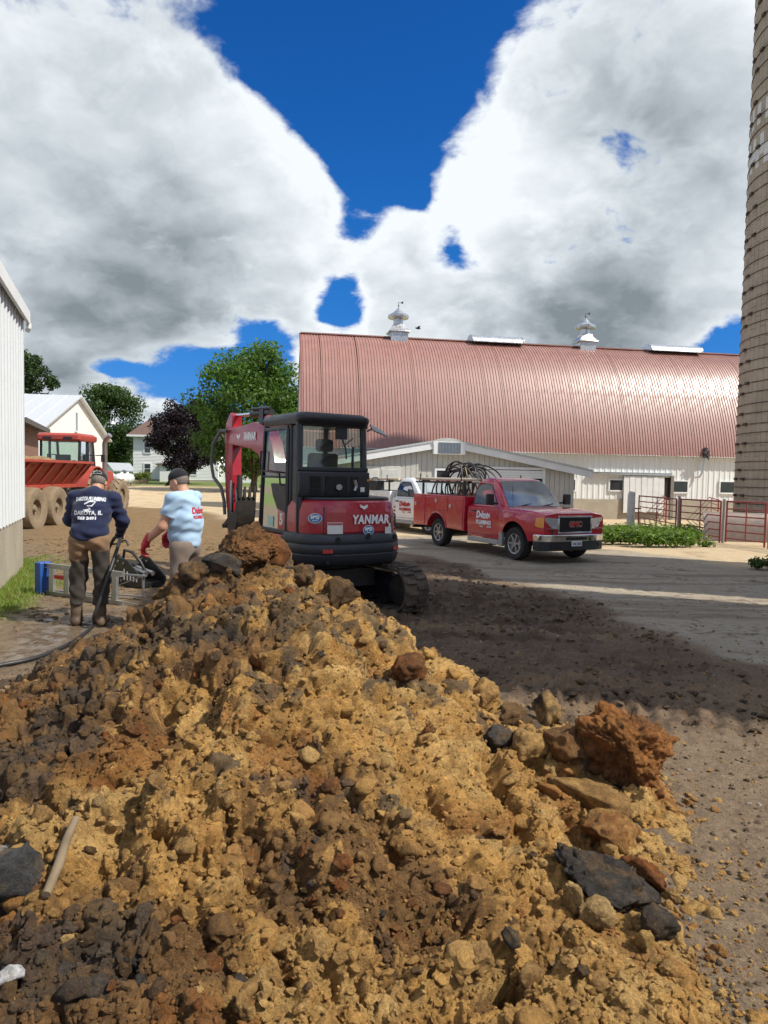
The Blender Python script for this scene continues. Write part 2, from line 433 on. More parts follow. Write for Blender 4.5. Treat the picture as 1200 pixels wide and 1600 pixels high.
def pile_soft(x, y):
    hb, m, raw = pile_base(x, y)
    return zg(x, y) + hb + m * ((fbm(x * 1.7, y * 1.7, 4, 12) - .5) * .30 - .10), m, raw
def pile_surface(x, y):
    """points of the heap: a soft mound pushed out along its normal by lumps of five sizes"""
    z, m, raw = pile_soft(x, y); e = .04
    gx = (pile_soft(x + e, y)[0] - z) / e; gy = (pile_soft(x, y + e)[0] - z) / e
    L = np.sqrt(1 + gx * gx + gy * gy)
    d1, i1 = dome_field(x, y, .46, 3, .6, .5, .8)
    d2, i2 = dome_field(x, y, .20, 5, .7, .75, .7)
    d3, i3 = dome_field(x, y, .085, 8, .85, .95, .6)
    d4, i4 = dome_field(x, y, .038, 13, .9, 1.0, .5)
    d5, i5 = dome_field(x, y, .019, 17, .9, 1.0, .4)
    rough = .35 + 1.1 * sstep(.34, .66, fbm(x * 1.3, y * 1.3, 4, 4))
    pit = sstep(.56, .72, fbm(x * 3.2, y * 3.2, 4, 14)) * -.10 - .05 * sstep(.52, .62, fbm(x * 7, y * 7, 3, 10))
    d = .30 * d1 + (.55 * d2 + .65 * d3) * rough + (.6 + .4 * rough) * d4 + .75 * d5 + pit + .060 * (fbm(x * 16, y * 16, 5, 1, .68) - .5)
    d = d * m
    return x - gx / L * d, y - gy / L * d, z + d / L, m, raw, i2, i3 * .6 + i4 * .4, (-gx / L, -gy / L, 1 / L)

def polar(r0, r1, nr, a0, a1, na):
    r = np.exp(np.linspace(math.log(r0), math.log(r1), nr)); a = np.linspace(a0, a1, na)
    R, A = np.meshgrid(r, a, indexing='ij')
    x = (R * np.sin(A)).ravel(); y = (R * np.cos(A)).ravel()
    i = np.arange((nr - 1) * na).reshape(nr - 1, na)[:, :-1].ravel()
    return x, y, np.stack([i, i + na, i + na + 1, i + 1], 1)

def soil_material(name):
    m = bpy.data.materials.new(name); m.use_nodes = True
    N = NT(m.node_tree); b = N.n['Principled BSDF']
    co = N.new('ShaderNodeNewGeometry').outputs['Position']
    c = N.new('ShaderNodeAttribute', attribute_name='earth').outputs['Color']
    n1 = N.noise(co, 46, 8, .78); n2 = N.noise(co, 150, 4, .75)
    speck = N.ramp(N.noise(co, 19, 7, .72), .50, .62); c = N.mix(N.math('MULTIPLY', speck, .48), c, N.mix(1, c, (.48, .43, .38), 'MULTIPLY'))
    dust = N.ramp(N.noise(co, 8, 7, .7), .48, .64); c = N.mix(N.math('MULTIPLY', dust, .30), c, (.30, .175, .062))
    gold = N.ramp(N.noise(co, 31, 5, .7), .58, .68); c = N.mix(N.math('MULTIPLY', gold, .5), c, N.mix(1, c, (1.5, 1.4, 1.25), 'MULTIPLY'))
    c = N.mix(1, c, N.ramp(n1, .3, .7, .62, 1.36, smooth=False), 'MULTIPLY')
    c = N.mix(1, c, N.ramp(n2, .3, .7, .75, 1.25, smooth=False), 'MULTIPLY')
    N.put(b.inputs['Base Color'], c)
    N.put(b.inputs['Roughness'], N.ramp(N.noise(co, 9, 4), .35, .7, .95, .62)); b.inputs['Specular IOR Level'].default_value = .28
    bn = N.new('ShaderNodeBump'); bn.inputs['Distance'].default_value = .040
    N.put(bn.inputs['Height'], N.math('ADD', N.math('MULTIPLY', n1, .8), N.math('MULTIPLY', n2, .3))); N.l.new(bn.outputs[0], b.inputs['Normal'])
    return m
M_SOIL = soil_material('earth')

x, y, q = polar(1.15, 7.6, 760, -.66, .62, 640)
X, Y, zz, m, raw, i2, i3, nrm = pile_surface(x, y)
keep = (raw[q] > -.045 + .05 * (fbm(x * 5, y * 5, 3, 2)[q] - .5)).any(1)
zz = zz - .05 * sstep(.02, -.05, raw)
pile = np_mesh('dirt_pile', np.stack([X, Y, zz], 1), q[keep], M_SOIL, attrs={'earth': soil_colour(x, y, i2, i3)})
tag(pile, 'large heap of freshly dug ochre, rust and black clay soil in the foreground', 'dirt pile')

def ico(sub):
    import bmesh
    bm = bmesh.new(); bmesh.ops.create_icosphere(bm, subdivisions=sub, radius=1)
    v = np.array([p.co for p in bm.verts]); f = np.array([[p.index for p in t.verts] for t in bm.faces]); bm.free(); return v, f
def lump(sub, seed, amp=.35, flat=1.0):
    """a crumb of clay: a knobbly aggregate, knocked out of round and broken flat in places"""
    v, f = ico(sub); r = np.random.RandomState(seed); d = np.zeros(len(v))
    for k in range(16):
        w = r.randn(3); w /= np.linalg.norm(w); fr = 1.2 + 3.5 * r.rand() ** 1.4
        d += np.sin(v @ w * fr + r.rand() * 6.3) / fr
    knob = np.zeros(len(v))
    for k in range(26 if sub > 2 else 10):                # grains stuck to it
        w = r.randn(3); w /= np.linalg.norm(w); ra = .18 + .38 * r.rand()
        dd = np.linalg.norm(v - w, axis=1); knob = np.maximum(knob, np.sqrt(np.maximum(ra * ra - dd * dd, 0)) * .9)
    v = v * (1 + amp * .55 * d + knob * .8 - .12 + .10 * (r.rand(len(v)) - .5))[:, None]
    for k in range(5):                                    # flat broken faces
        w = r.randn(3); w /= np.linalg.norm(w); h = .5 + .4 * r.rand()
        t = v @ w; v = v - np.maximum(t - h, 0)[:, None] * w * .75
    return v * (1, .65 + .4 * r.rand(), (.55 + .35 * r.rand()) * flat), f
def crumbs(name, n, sub, smin, smax, seed, power=2.2, on_pile=True):
    r = np.random.RandomState(seed)
    if on_pile:
        rr = np.exp(math.log(1.3) + r.rand(n * 2) * math.log(7.2 / 1.3)); a = -.62 + 1.2 * r.rand(n * 2)
        px, py = rr * np.sin(a), rr * np.cos(a)
        X, Y, Z, m, raw, i2, i3, nr = pile_surface(px, py)
        ok = raw > .10 * r.rand(len(px)) ** 2 - .10 * r.rand(len(px))
    else:
        rr = np.exp(math.log(1.9) + r.rand(n * 3) * math.log(12 / 1.9)); a = -.1 + .68 * r.rand(n * 3)
        px, py = rr * np.sin(a), rr * np.cos(a)
        X, Y = px, py; f = ground_fields(px, py); Z = ground_height(px, py, f[0]); raw = pile_base(px, py)[2]
        i2 = r.rand(len(px)); i3 = r.rand(len(px)); ok = (raw < .03) & (r.rand(len(px)) < np.exp(raw * 3 + .2))
    idx = np.nonzero(ok)[0][:n]; n = len(idx)
    size = smin + (smax - smin) * r.rand(n) ** power
    shapes = [lump(sub, seed * 31 + k) for k in range(12)]
    col = soil_colour(px[idx], py[idx], i2[idx] * .7 + .3 * r.rand(n), i3[idx] * .6 + .4 * r.rand(n))
    odd = r.rand(n) < .02; col[odd] = TAN
    if not on_pile:
        grey = np.array((.19, .135, .085)); col = grey * (.5 + r.rand(n))[:, None]; o2 = r.rand(n) < .12; col[o2] = OCHRE; o3 = r.rand(n) < .05; col[o3] = (.5, .46, .4)
    Vs = []; Fs = []; Cs = []; nv = len(shapes[0][0])
    ang = r.rand(n, 3) * 6.283
    for k in range(n):
        v, f = shapes[k % 12]; ca, sa, cb, sb = math.cos(ang[k, 0]), math.sin(ang[k, 0]), math.cos(ang[k, 1] * .15), math.sin(ang[k, 1] * .15)
        Rz = np.array([[ca, -sa, 0], [sa, ca, 0], [0, 0, 1]]) @ np.array([[1, 0, 0], [0, cb, -sb], [0, sb, cb]])
        i = idx[k]
        Vs.append(v @ Rz.T * size[k] + (X[i], Y[i], Z[i] + size[k] * .08)); Fs.append(f + k * nv)
    o = np_mesh(name, np.vstack(Vs), np.vstack(Fs), M_SOIL, smooth=sub > 2, attrs={'earth': np.repeat(col, nv, 0)})
    return o
tag(crumbs('soil_lumps', 420, 3, .020, .055, 4, 2.2), 'fist sized lumps of clay embedded in the dirt heap', 'soil lumps', kind='stuff')
tag(crumbs('soil_crumbs', 6500, 2, .008, .028, 5, 1.8), 'crumbs of clay lying loose all over the dirt heap', 'soil crumbs', kind='stuff')
tag(crumbs('soil_grit', 33000, 1, .004, .014, 6, 1.4), 'fine grit of clay strewn over the dirt heap', 'soil grit', kind='stuff')

def ground_material():
    m = bpy.data.materials.new('yard ground'); m.use_nodes = True
    N = NT(m.node_tree); b = N.n['Principled BSDF']
    co = N.new('ShaderNodeTexCoord').outputs['Object']
    za = N.new('ShaderNodeAttribute', attribute_name='zone'); s = N.new('ShaderNodeSeparateColor'); N.put(s.inputs[0], za.outputs['Color'])
    zb = N.new('ShaderNodeAttribute', attribute_name='zone_more'); s2 = N.new('ShaderNodeSeparateColor'); N.put(s2.inputs[0], zb.outputs['Color'])
    mud, drive, sand = s.outputs[0], s.outputs[1], s.outputs[2]; grass, wet, straw = s2.outputs[0], s2.outputs[1], s2.outputs[2]
    n1 = N.noise(co, .9, 7, .62); n2 = N.noise(co, 7, 7, .68); n3 = N.noise(co, 45, 5, .7); n4 = N.noise(co, 160, 3, .7)
    fine = N.math('ADD', N.math('MULTIPLY', n2, .35), N.math('ADD', N.math('MULTIPLY', n3, .4), N.math('MULTIPLY', n4, .25)))
    mpn = N.new('ShaderNodeMapping'); N.put(mpn.inputs[0], N.vmath('ADD', co, N.vmath('SCALE', N.noise(co, .5, 3, .5, out=1), .9))); mpn.inputs['Rotation'].default_value = (0, 0, math.radians(21)); mpn.inputs['Scale'].default_value = (.16, 2.3, 1)
    streak = N.noise(mpn.outputs[0], 1.0, 6, .6)
    dirt = N.mix(N.ramp(fine, .36, .64), (.105, .072, .045), (.25, .18, .112))
    dirt = N.mix(N.ramp(N.noise(co, 24, 6, .75), .56, .70), dirt, (.30, .24, .17))
    c = dirt
    c = N.mix(straw, c, N.mix(N.ramp(fine, .38, .62), (.10, .058, .024), (.30, .20, .095)))
    c = N.mix(mud, c, N.mix(N.ramp(fine, .36, .66), (.075, .049, .029), (.185, .128, .080)))
    c = N.mix(N.math('MULTIPLY', mud, N.ramp(streak, .50, .60)), c, N.mix(1, c, (.58, .52, .46), 'MULTIPLY'))
    c = N.mix(N.math('MULTIPLY', mud, N.ramp(streak, .48, .38)), c, N.mix(1, c, (1.45, 1.38, 1.25), 'MULTIPLY'))
    dr = N.mix(N.ramp(n1, .35, .65), (.30, .255, .19), (.41, .355, .27))
    dr = N.mix(N.ramp(N.math('ADD', N.math('MULTIPLY', n1, .5), N.math('MULTIPLY', n2, .5)), .50, .62), dr, (.145, .105, .070))
    dr = N.mix(1, dr, N.ramp(fine, .3, .7, .75, 1.2), 'MULTIPLY')
    dr = N.mix(N.math('MULTIPLY', N.ramp(streak, .52, .62), .55), dr, (.155, .110, .070))
    c = N.mix(drive, c, dr)
    sa = N.mix(N.ramp(fine, .36, .64), (.40, .30, .18), (.60, .48, .31)); sa = N.mix(N.ramp(n1, .50, .68), sa, (.33, .24, .14))
    c = N.mix(sand, c, sa)
    c = N.mix(grass, c, N.mix(N.ramp(n2, .35, .65), (.07, .11, .02), (.17, .22, .045)))
    c = N.mix(N.math('MULTIPLY', wet, .7), c, N.mix(.6, c, (.02, .016, .012)))
    N.put(b.inputs['Base Color'], c)
    puddle = N.math('MULTIPLY', wet, N.ramp(n2, .42, .54), clamp=True)
    N.put(b.inputs['Roughness'], N.mix(puddle, N.mix(mud, .92, N.ramp(n2, .4, .6, .62, .95)), .12)); b.inputs['Specular IOR Level'].default_value = .35
    bn = N.new('ShaderNodeBump'); N.put(bn.inputs['Distance'], N.ramp(puddle, 0, 1, .035, .002))
    N.put(bn.inputs['Height'], fine); N.l.new(bn.outputs[0], b.inputs['Normal'])
    return m
M_GROUND = ground_material()
def ground_fields(x, y):
    wx = x + (fbm(x * .8, y * .8, 4, 3) - .5) * 1.4; wy = y + (fbm(x * .8 + 30, y * .8, 4, 4) - .5) * 1.4
    mud = poly_in(wx, wy, Z_MUD, .5); drive = poly_in(wx, wy, Z_DRIVE, .22); sand = poly_in(wx, wy, Z_SAND, .5); wet = poly_in(wx, wy, Z_WET, .35)
    grass = poly_in(wx, wy, Z_GRASS, .35); straw = poly_in(wx, wy, Z_STRAW, .8)
    d = np.hypot(x, y)
    far = sstep(62, 76, y + (fbm(x * .08, y * .08, 3, 8) - .5) * 18); grass = np.maximum(grass, far)
    side = sstep(24, 34, np.abs(x)) ; grass = np.maximum(grass, side * sstep(.4, .6, fbm(x * .06, y * .06, 3, 2)))
    drive = np.where((d > 60), 0, drive); sand = np.where(d > 90, 0, sand) * (1 - far)
    return mud, drive, sand, grass, wet, straw
def ground_height(x, y, mud):
    z = zg(x, y)
    near = sstep(26, 10, np.hypot(x, y))
    # ruts and track-lug marks that run across the mud, and trodden lumps
    u = x * .93 - y * .36; v = x * .36 + y * .93
    uu = u + (fbm(u * .3, v * .5, 3, 7) - .5) * 1.2; vv = v + (fbm(u * .35, v * .35, 3, 5) - .5) * 1.1
    rut = (np.abs(((vv / 1.15) % 1) - .5) * 2 - .5) * .055 * sstep(.35, .6, fbm(u * .15 + 5, v * .9, 3, 9))
    lug = np.sin(uu * 2 * np.pi / .17) * .014 * sstep(.52, .62, fbm(u * .25, v * 1.3 + 8, 3, 1))
    lump = (fbm(x * 2.2, y * 2.2, 4, 2) - .5) * .10 + np.maximum(fbm(x * 8, y * 8, 4, 6) - .52, 0) * .16
    base = (fbm(x * 1.1, y * 1.1, 3, 12) - .5) * .035 + (fbm(x * 9, y * 9, 3, 3) - .5) * .03
    return z + near * (base + mud * (1.5 * rut + 1.4 * lug + 1.5 * lump))
def ground_part(r0, r1, nr, a0, a1, na):
    x, y, q = polar(r0, r1, nr, a0, a1, na)
    f = ground_fields(x, y)
    return x, y, ground_height(x, y, f[0]), q, f
parts = {'ground': [], 'driveway': [], 'gravel_yard': [], 'lawn': []}
for args in ((.8, 70, 520, -.70, .70, 520), (70, 2500, 40, -.70, .70, 161), (.8, 2500, 70, .70, 2 * math.pi - .70, 150), (.02, .8, 4, 0, 2 * math.pi, 60)):
    x, y, z, q, f = ground_part(*args)
    V = np.stack([x, y, z], 1)
    za = np.stack([f[0], f[1], f[2], np.ones_like(x)], 1); zb = np.stack([f[3], f[4], f[5], np.ones_like(x)], 1)
    fm = [a[q].mean(1) for a in f]
    kind = np.zeros(len(q), int); kind[fm[1] > .5] = 1; kind[(fm[2] > .5)] = 2; kind[fm[3] > .5] = 3
    rawc = pile_base(x, y)[2][q].min(1); vis = rawc < .10
    for k, nm in enumerate(parts):
        s = q[(kind == k) & vis]
        if len(s) == 0: continue
        u, inv = np.unique(s, return_inverse=True)
        parts[nm].append((V[u], inv.reshape(s.shape), za[u], zb[u]))
for nm, lst in parts.items():
    if not lst: continue
    off = 0; Vs = []; Fs = []; A = []; B = []
    for v, fq, a, b_ in lst:
        Vs.append(v); Fs.append(fq + off); A.append(a); B.append(b_); off += len(v)
    o = np_mesh(nm, np.vstack(Vs), np.vstack(Fs), M_GROUND, attrs={'zone': np.vstack(A), 'zone_more': np.vstack(B)})
    tag(o, kind='structure')
    tag(o, {'ground': 'churned brown mud and gravel of the farmyard around the digger', 'driveway': 'worn grey concrete drive dusted with dirt under the red truck',
            'gravel_yard': 'sunlit tan gravel yard in front of the barn and farmhouse', 'lawn': 'green grass ground beside the white shed and around the house'}[nm])

tag(crumbs('ground_stones', 2600, 1, .005, .022, 9, 2.5, on_pile=False), 'small stones and clay bits scattered on the mud right of the heap', 'stones', kind='stuff')

def ground_lumps(name, n, smin, smax, seed, col):
    r = np.random.RandomState(seed); zp = np.array(Z_MUD); lo, hi = np.array((-2.5, 3.0)), np.array((9.0, 14.5))
    px = lo[0] + (hi[0] - lo[0]) * r.rand(n * 4); py = lo[1] + (hi[1] - lo[1]) * r.rand(n * 4) ** 1.2
    f = ground_fields(px, py); ok = (r.rand(len(px)) < f[0] * np.clip(fbm(px * 1.2, py * 1.2, 4, 3) * 2.4 - .75, .03, 1)) & (pile_base(px, py)[2] < 0)
    px, py = px[ok][:n], py[ok][:n]; Z = ground_height(px, py, f[0][ok][:n]); n = len(px)
    sh = [lump(1, seed * 7 + k) for k in range(10)]; Vs = []; Fs = []; nv = len(sh[0][0]); size = smin + (smax - smin) * r.rand(n) ** 2.5
    for k in range(n):
        v, fc = sh[k % 10]; t = r.rand() * 6.28; c, s = math.cos(t), math.sin(t)
        Vs.append(v @ np.array([[c, s, 0], [-s, c, 0], [0, 0, .7]]) * size[k] + (px[k], py[k], Z[k])); Fs.append(fc + k * nv)
    cc = np.array(col) * (.5 + r.rand(n))[:, None]
    return np_mesh(name, np.vstack(Vs), np.vstack(Fs), M_SOIL, smooth=False, attrs={'earth': np.repeat(cc, nv, 0)})
tag(ground_lumps('mud_lumps', 7000, .008, .055, 15, (.150, .105, .066)), 'lumps of churned mud lying over the tracked ground', 'mud lumps', kind='stuff')

r = np.random.RandomState(31); k_ = 5200; lo, hi = np.array((-9.5, 6.5)), np.array((0.5, 17.0))
bx = lo[0] + (hi[0] - lo[0]) * r.rand(k_); by = lo[1] + (hi[1] - lo[1]) * r.rand(k_) ** 1.3; f = ground_fields(bx, by)
ok = (r.rand(k_) < np.clip(fbm(bx * 1.1, by * 1.1, 4, 6) * 3 - 1.0, .05, 1)) & (f[3] < .5); bx, by = bx[ok], by[ok]; bz = ground_height(bx, by, f[0][ok]) + .006; k_ = len(bx)
an = r.rand(k_) * 6.28; ln = .04 + .10 * r.rand(k_); wd = .004 + .004 * r.rand(k_); dx_, dy_ = np.cos(an), np.sin(an); up_ = (r.rand(k_) - .3) * .03
V = np.stack([np.stack([bx - dy_ * wd, by + dx_ * wd, bz], 1), np.stack([bx + dy_ * wd, by - dx_ * wd, bz], 1), np.stack([bx + dx_ * ln + dy_ * wd, by + dy_ * ln - dx_ * wd, bz + up_ + .004], 1), np.stack([bx + dx_ * ln - dy_ * wd, by + dy_ * ln + dx_ * wd, bz + up_ + .004], 1)], 1).reshape(-1, 3)
sc_ = np.array((.36, .26, .12)) * (.5 + .7 * r.rand(k_))[:, None]
tag(np_mesh('straw', V, np.arange(4 * k_).reshape(k_, 4), M_SOIL, smooth=False, attrs={'earth': np.repeat(sc_, 4, 0)}), 'wisps of straw scattered over the dirt around the workers', 'straw', kind='stuff')
def straw_lumps():
    r = np.random.RandomState(19); n = 2600; px = -9 + 8.0 * r.rand(n * 3); py = 7.5 + 9.5 * r.rand(n * 3); f = ground_fields(px, py)
    ok = (r.rand(len(px)) < np.clip(fbm(px * 1.4, py * 1.4, 4, 9) * 3.2 - 1.3, 0, 1)) & (f[3] < .4) & (f[2] < .6); px, py = px[ok][:n], py[ok][:n]; Z = ground_height(px, py, f[0][ok][:n])
    sh = [lump(1, 900 + k) for k in range(8)]; nv = len(sh[0][0]); sz = .008 + .05 * r.rand(len(px)) ** 2.4
    V = [sh[k % 8][0] * sz[k] * (1.2, 1, .6) + (px[k], py[k], Z[k]) for k in range(len(px))]; F = [sh[k % 8][1] + k * nv for k in range(len(px))]
    col = np.array((.17, .105, .05)) * (.45 + r.rand(len(px)))[:, None]
    return np_mesh('dirt_lumps', np.vstack(V), np.vstack(F), M_SOIL, smooth=False, attrs={'earth': np.repeat(col, nv, 0)})
tag(straw_lumps(), 'clumps of loose brown dirt on the ground behind the workers', 'dirt lumps', kind='stuff')

# ------------------------------------------------------------------ buildings
WHITE_METAL = material('white painted siding', (.70, .71, .69), .42, 0, .07, 1.5, dirt=(.40, .37, .31), dirt_amt=.18, dscale=1.6)
SHED_METAL = material('white shed siding', (.58, .61, .63), .45, 0, .05, 1.5, dirt=(.5, .48, .42), dirt_amt=.12, dscale=2)
TRIM = material('white trim', (.72, .74, .74), .45, 0, .08, 2, dirt=(.45, .44, .40), dirt_amt=.18, dscale=3)
CONC = material('old concrete', (.36, .32, .25), .9, 0, .16, 1.6, bump=.01, bscale=25, dirt=(.20, .16, .11), dirt_amt=.32, dscale=1.4)
ROOF_RED = material('faded red roof metal', (.315, .155, .125), .44, 0, .12, .8, dirt=(.34, .17, .14), dirt_amt=.25, dscale=.7, spec=.8)
GALV = material('galvanised steel', (.56, .58, .60), .34, .85, .12, 4, dirt=(.35, .34, .32), dirt_amt=.25, dscale=5)
BEIGE = material('beige board siding', (.50, .485, .43), .6, 0, .10, 2.5, dirt=(.33, .30, .24), dirt_amt=.2, dscale=1.5)
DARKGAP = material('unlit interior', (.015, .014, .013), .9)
WINGLASS = material('window glass', (.028, .034, .040), .06, 0, .3, 2, spec=.8)
LOUVRE = material('grey blue louvre', (.20, .235, .27), .5)
ROOF_GREY = material('grey metal roof', (.50, .53, .54), .35, .5, .06)
STAVE = material('concrete stave', (.40, .335, .250), .88, 0, .20, 1.1, bump=.006, bscale=30, dirt=(.20, .165, .12), dirt_amt=.30, dscale=.9)
STAVE_W = material('whitewashed stave', (.66, .66, .62), .8, 0, .1)
HOOP = material('rusty hoop', (.095, .062, .045), .7, .4, .3)
RED_PIPE = material('red gate paint', (.26, .050, .040), .5, 0, .25, 5, dirt=(.30, .17, .12), dirt_amt=.30, dscale=6)
GREY_PIPE = material('grey gate steel', (.32, .30, .29), .5, .4, .2, dirt=(.2, .1, .06), dirt_amt=.25, dscale=6)
POSTW = material('weathered white post', (.62, .62, .58), .8, 0, .15, 5, dirt=(.35, .32, .27), dirt_amt=.35, dscale=6)

class Frame:
    """a building's own axes: x along the front, y into the building"""
    def __init__(s, o, rz): s.o = Vector(o); s.rz = rz; s.ex = Vector((math.cos(rz), math.sin(rz), 0)); s.ey = Vector((-math.sin(rz), math.cos(rz), 0))
    def px(s, px, py, y=0.0):
        d = ray(px, py); c = Vector((0, 0, CAM_H)); p0 = s.o + s.ey * y
        t = (p0 - c).dot(s.ey) / d.dot(s.ey); p = c + d * t - s.o
        return p.dot(s.ex), p.z
def ribbed(w, h, n, d, top=.35, M=None):
    """one upright ribbed sheet in the x-z plane, ribs towards -y"""
    xs = []
    p = w / n
    for i in range(n): xs += [(i * p, 0), (i * p + p * (1 - top) * .5, 0), (i * p + p * (1 - top) * .5 + p * .1, -d), (i * p + p * (1 - top) * .5 + p * top, -d), (i * p + p * (1 - top) * .5 + p * (top + .1), 0)]
    xs.append((w, 0)); m = MB(M)
    for (a, b), (c, e_) in zip(xs[:-1], xs[1:]): m.quad((a, b, 0), (c, e_, 0), (c, e_, h), (a, b, h))
    return m
def window(parent, x0, z0, x1, z1, y=0, frame=.07, depth=.06, mframe=TRIM, mpane=WINGLASS, mullion=False):
    f = MB()
    f.b2((x0 - frame, y - depth, z0 - frame), (x0, y + .02, z1 + frame)).b2((x1, y - depth, z0 - frame), (x1 + frame, y + .02, z1 + frame))
    f.b2((x0, y - depth, z1), (x1, y + .02, z1 + frame)).b2((x0, y - depth - .02, z0 - frame), (x1, y + .02, z0))
    if mullion: f.b2((x0, y - depth + .015, (z0 + z1) / 2 - .025), (x1, y + .01, (z0 + z1) / 2 + .025))
    w = f.build('window', mframe, parent)
    MB().b2((x0, y - depth + .02, z0), (x1, y - depth + .035, z1)).build('pane', mpane, w)
    return w

# --- the long barn with the arched red roof
BARN_RZ = math.atan2(.16, .987)
BF = Frame((-3.95, 33.5, -.27), BARN_RZ)
barn = empty('barn', BF.o, BARN_RZ, 'long barn with an arched faded red metal roof over white walls', 'barn')
EAVE = 3.42; BL = 41.2
prof = [(-.32, EAVE - .12)]
n = 34; RISE = 5.95
def slope_at(s): return math.radians(80 - 20 * s / .60 if s < .60 else 60 - 37 * (s - .60) / .40)
pts = [(0, 0)]
for i in range(n):
    a = slope_at((i + .5) / n); pts.append((pts[-1][0] + math.cos(a), pts[-1][1] + math.sin(a)))
k = RISE / pts[-1][1]
prof = [(-.30 + p[0] * k, EAVE - .10 + p[1] * k) for p in pts]
RIDGE_Y, RIDGE_Z = prof[-1]
def roof_panel_mesh():
    w = .915; nr = 6; p = w / nr; xs = []
    for i in range(nr): xs += [(i * p, 0), (i * p + .40 * p, 0), (i * p + .52 * p, 1), (i * p + .78 * p, 1), (i * p + .90 * p, 0)]
    xs.append((w, 0))
    vs = []; fs = []
    for j, (py_, pz) in enumerate(prof):
        a = Vector(prof[min(j + 1, len(prof) - 1)]) - Vector(prof[max(j - 1, 0)]); a.normalize(); ny, nz = -a.y, a.x
        for x_, u in xs: vs.append((x_, py_ + ny * u * .028, pz + nz * u * .028))
    c = len(xs)
    for j in range(len(prof) - 1):
        for i in range(c - 1): fs.append((j * c + i, j * c + i + 1, (j + 1) * c + i + 1, (j + 1) * c + i))
    me = bpy.data.meshes.new('roof_panel'); me.from_pydata(vs, [], fs)
    me.polygons.foreach_set('use_smooth', [True] * len(fs)); me.set_sharp_from_angle(angle=math.radians(25))
    me.materials.append(ROOF_RED); return me
rm = MB()
back = [(2 * RIDGE_Y - y_, z_) for y_, z_ in prof]
for (a, b), (c, d) in zip(back[:-1], back[1:]): rm.quad((0, a, b), (0, c, d), (BL, c, d), (BL, a, b))
rm.bar((-.02, RIDGE_Y, RIDGE_Z + .03), (BL, RIDGE_Y, RIDGE_Z + .03), .35, .06)
roof = rm.build('roof', ROOF_RED, barn)
rpm = roof_panel_mesh(); rnd = random.Random(4)
for i in range(int(BL / .915)):
    o = link_mesh('roof_panel', rpm, None, roof)
    o.location = (i * .915, rnd.uniform(-.002, .002), rnd.uniform(-.002, .002)); o.rotation_euler = (rnd.uniform(-.0012, .0012), rnd.uniform(-.004, .004), rnd.uniform(-.003, .003))
rk = MB(); 
for (a, b), (c, d) in zip(prof[:-1], prof[1:]): rk.bar((-.05, a - .02, b), (-.05, c - .02, d), .09, .05)
rk.build('rake_trim', material('red trim', (.21, .08, .065), .5), roof)
wl = MB(); wl.b2((0, .02, 1.05), (BL, .2, EAVE - .02)); wl.b2((0, .2, 1.05), (.2, 2 * RIDGE_Y, EAVE))
gab = [(y_, z_ - .03) for y_, z_ in prof] + [(y_, z_ - .03) for y_, z_ in reversed(back)]
wl.prism(gab, .05, .14, 'x')
wall = wl.build('wall', WHITE_METAL, barn)
wpm = ribbed(.915, EAVE - 1.07, 3, .022).mesh('wall_panel'); wpm.materials.append(WHITE_METAL)
for i in range(int(BL / .915)):
    o = link_mesh('wall_panel', wpm, None, wall); o.location = (i * .915, .015 + rnd.uniform(-.004, .004), 1.06)
MB().b2((-.02, -.06, -.4), (BL, .3, 1.05)).build('foundation', CONC, barn, bevel=.02)
MB().b2((0, -.30, EAVE - .12), (BL, -.02, EAVE - .085)).build('soffit', TRIM, barn)
for (u0, v0, u1, v1) in ((892, 750, 897.5, 766), (952.5, 750, 972, 766), (1051, 752, 1073, 769), (1125, 753, 1149, 770)):
    x0, z1 = BF.px(u0, v0); x1, z0 = BF.px(u1, v1); window(barn, x0, z0, x1, z1)
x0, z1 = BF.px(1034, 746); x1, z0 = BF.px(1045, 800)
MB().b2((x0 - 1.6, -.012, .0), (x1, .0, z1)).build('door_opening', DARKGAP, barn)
MB().b2((x1, -.10, .0), (x1 + .17, .0, z1 + .1)).build('door_jamb', material('old grey wood', (.20, .18, .155), .9), barn)
x0, z1 = BF.px(972.5, 744); x1, z0 = BF.px(1034, 800)
sd = MB(); h_ = z1 - z0 + .02; nn = 7; pw = (x1 - x0) / nn
for i in range(nn): sd.b2((i * pw + .012, -.035 - (.012 if i % 2 else 0), -.05 * (i % 3 == 0)), ((i + 1) * pw - .012, 0, h_))
sdo = sd.build('sliding_door', material('white boards', (.66, .67, .65), .55, 0, .08, 3, dirt=(.42, .38, .31), dirt_amt=.25, dscale=3), barn); sdo.location = (x0, -.17, z0); sdo.rotation_euler = (math.radians(-1.5), 0, 0)
x0, z1 = BF.px(921, 738); x1, z0 = BF.px(1047, 743)
MB().b2((x0, -.22, z1 - .10), (x1, 0, z1 + .02)).b2((x0 - .02, -.24, z1 + .022), (x1, 0, z1 + .035)).build('door_track', GALV, barn)
# pipe with a small fan head on the wall
x0, z0 = BF.px(1085, 746); x1, z1 = BF.px(1096, 715)
vp = MB(); vp.tube([(x0, -.05, z0), (x0 + .15, -.20, z0 + .02), (x0 + .30, -.22, z0 + .30), (x1, -.25, z1), (x1, -.25, z1 + .15)], .045, 8)
vo = vp.build('vent_pipe', GALV, barn, smooth=40)
fh = MB(); fh.box((x1, -.32, z1 + .15), (.22, .3, .34)); fh.tube([(x1, -.3, z1 + .3), (x1 + .03, -.32, z1 + .5)], .11, 8)
for a in range(5): fh.bar((x1, -.48, z1 + .12), (x1 + .30 * math.cos(a * 1.256), -.48, z1 + .12 + .26 * math.sin(a * 1.256)), .09, .02)
fh.build('fan_head', material('dark weathered metal', (.10, .095, .09), .6, .5), vo)
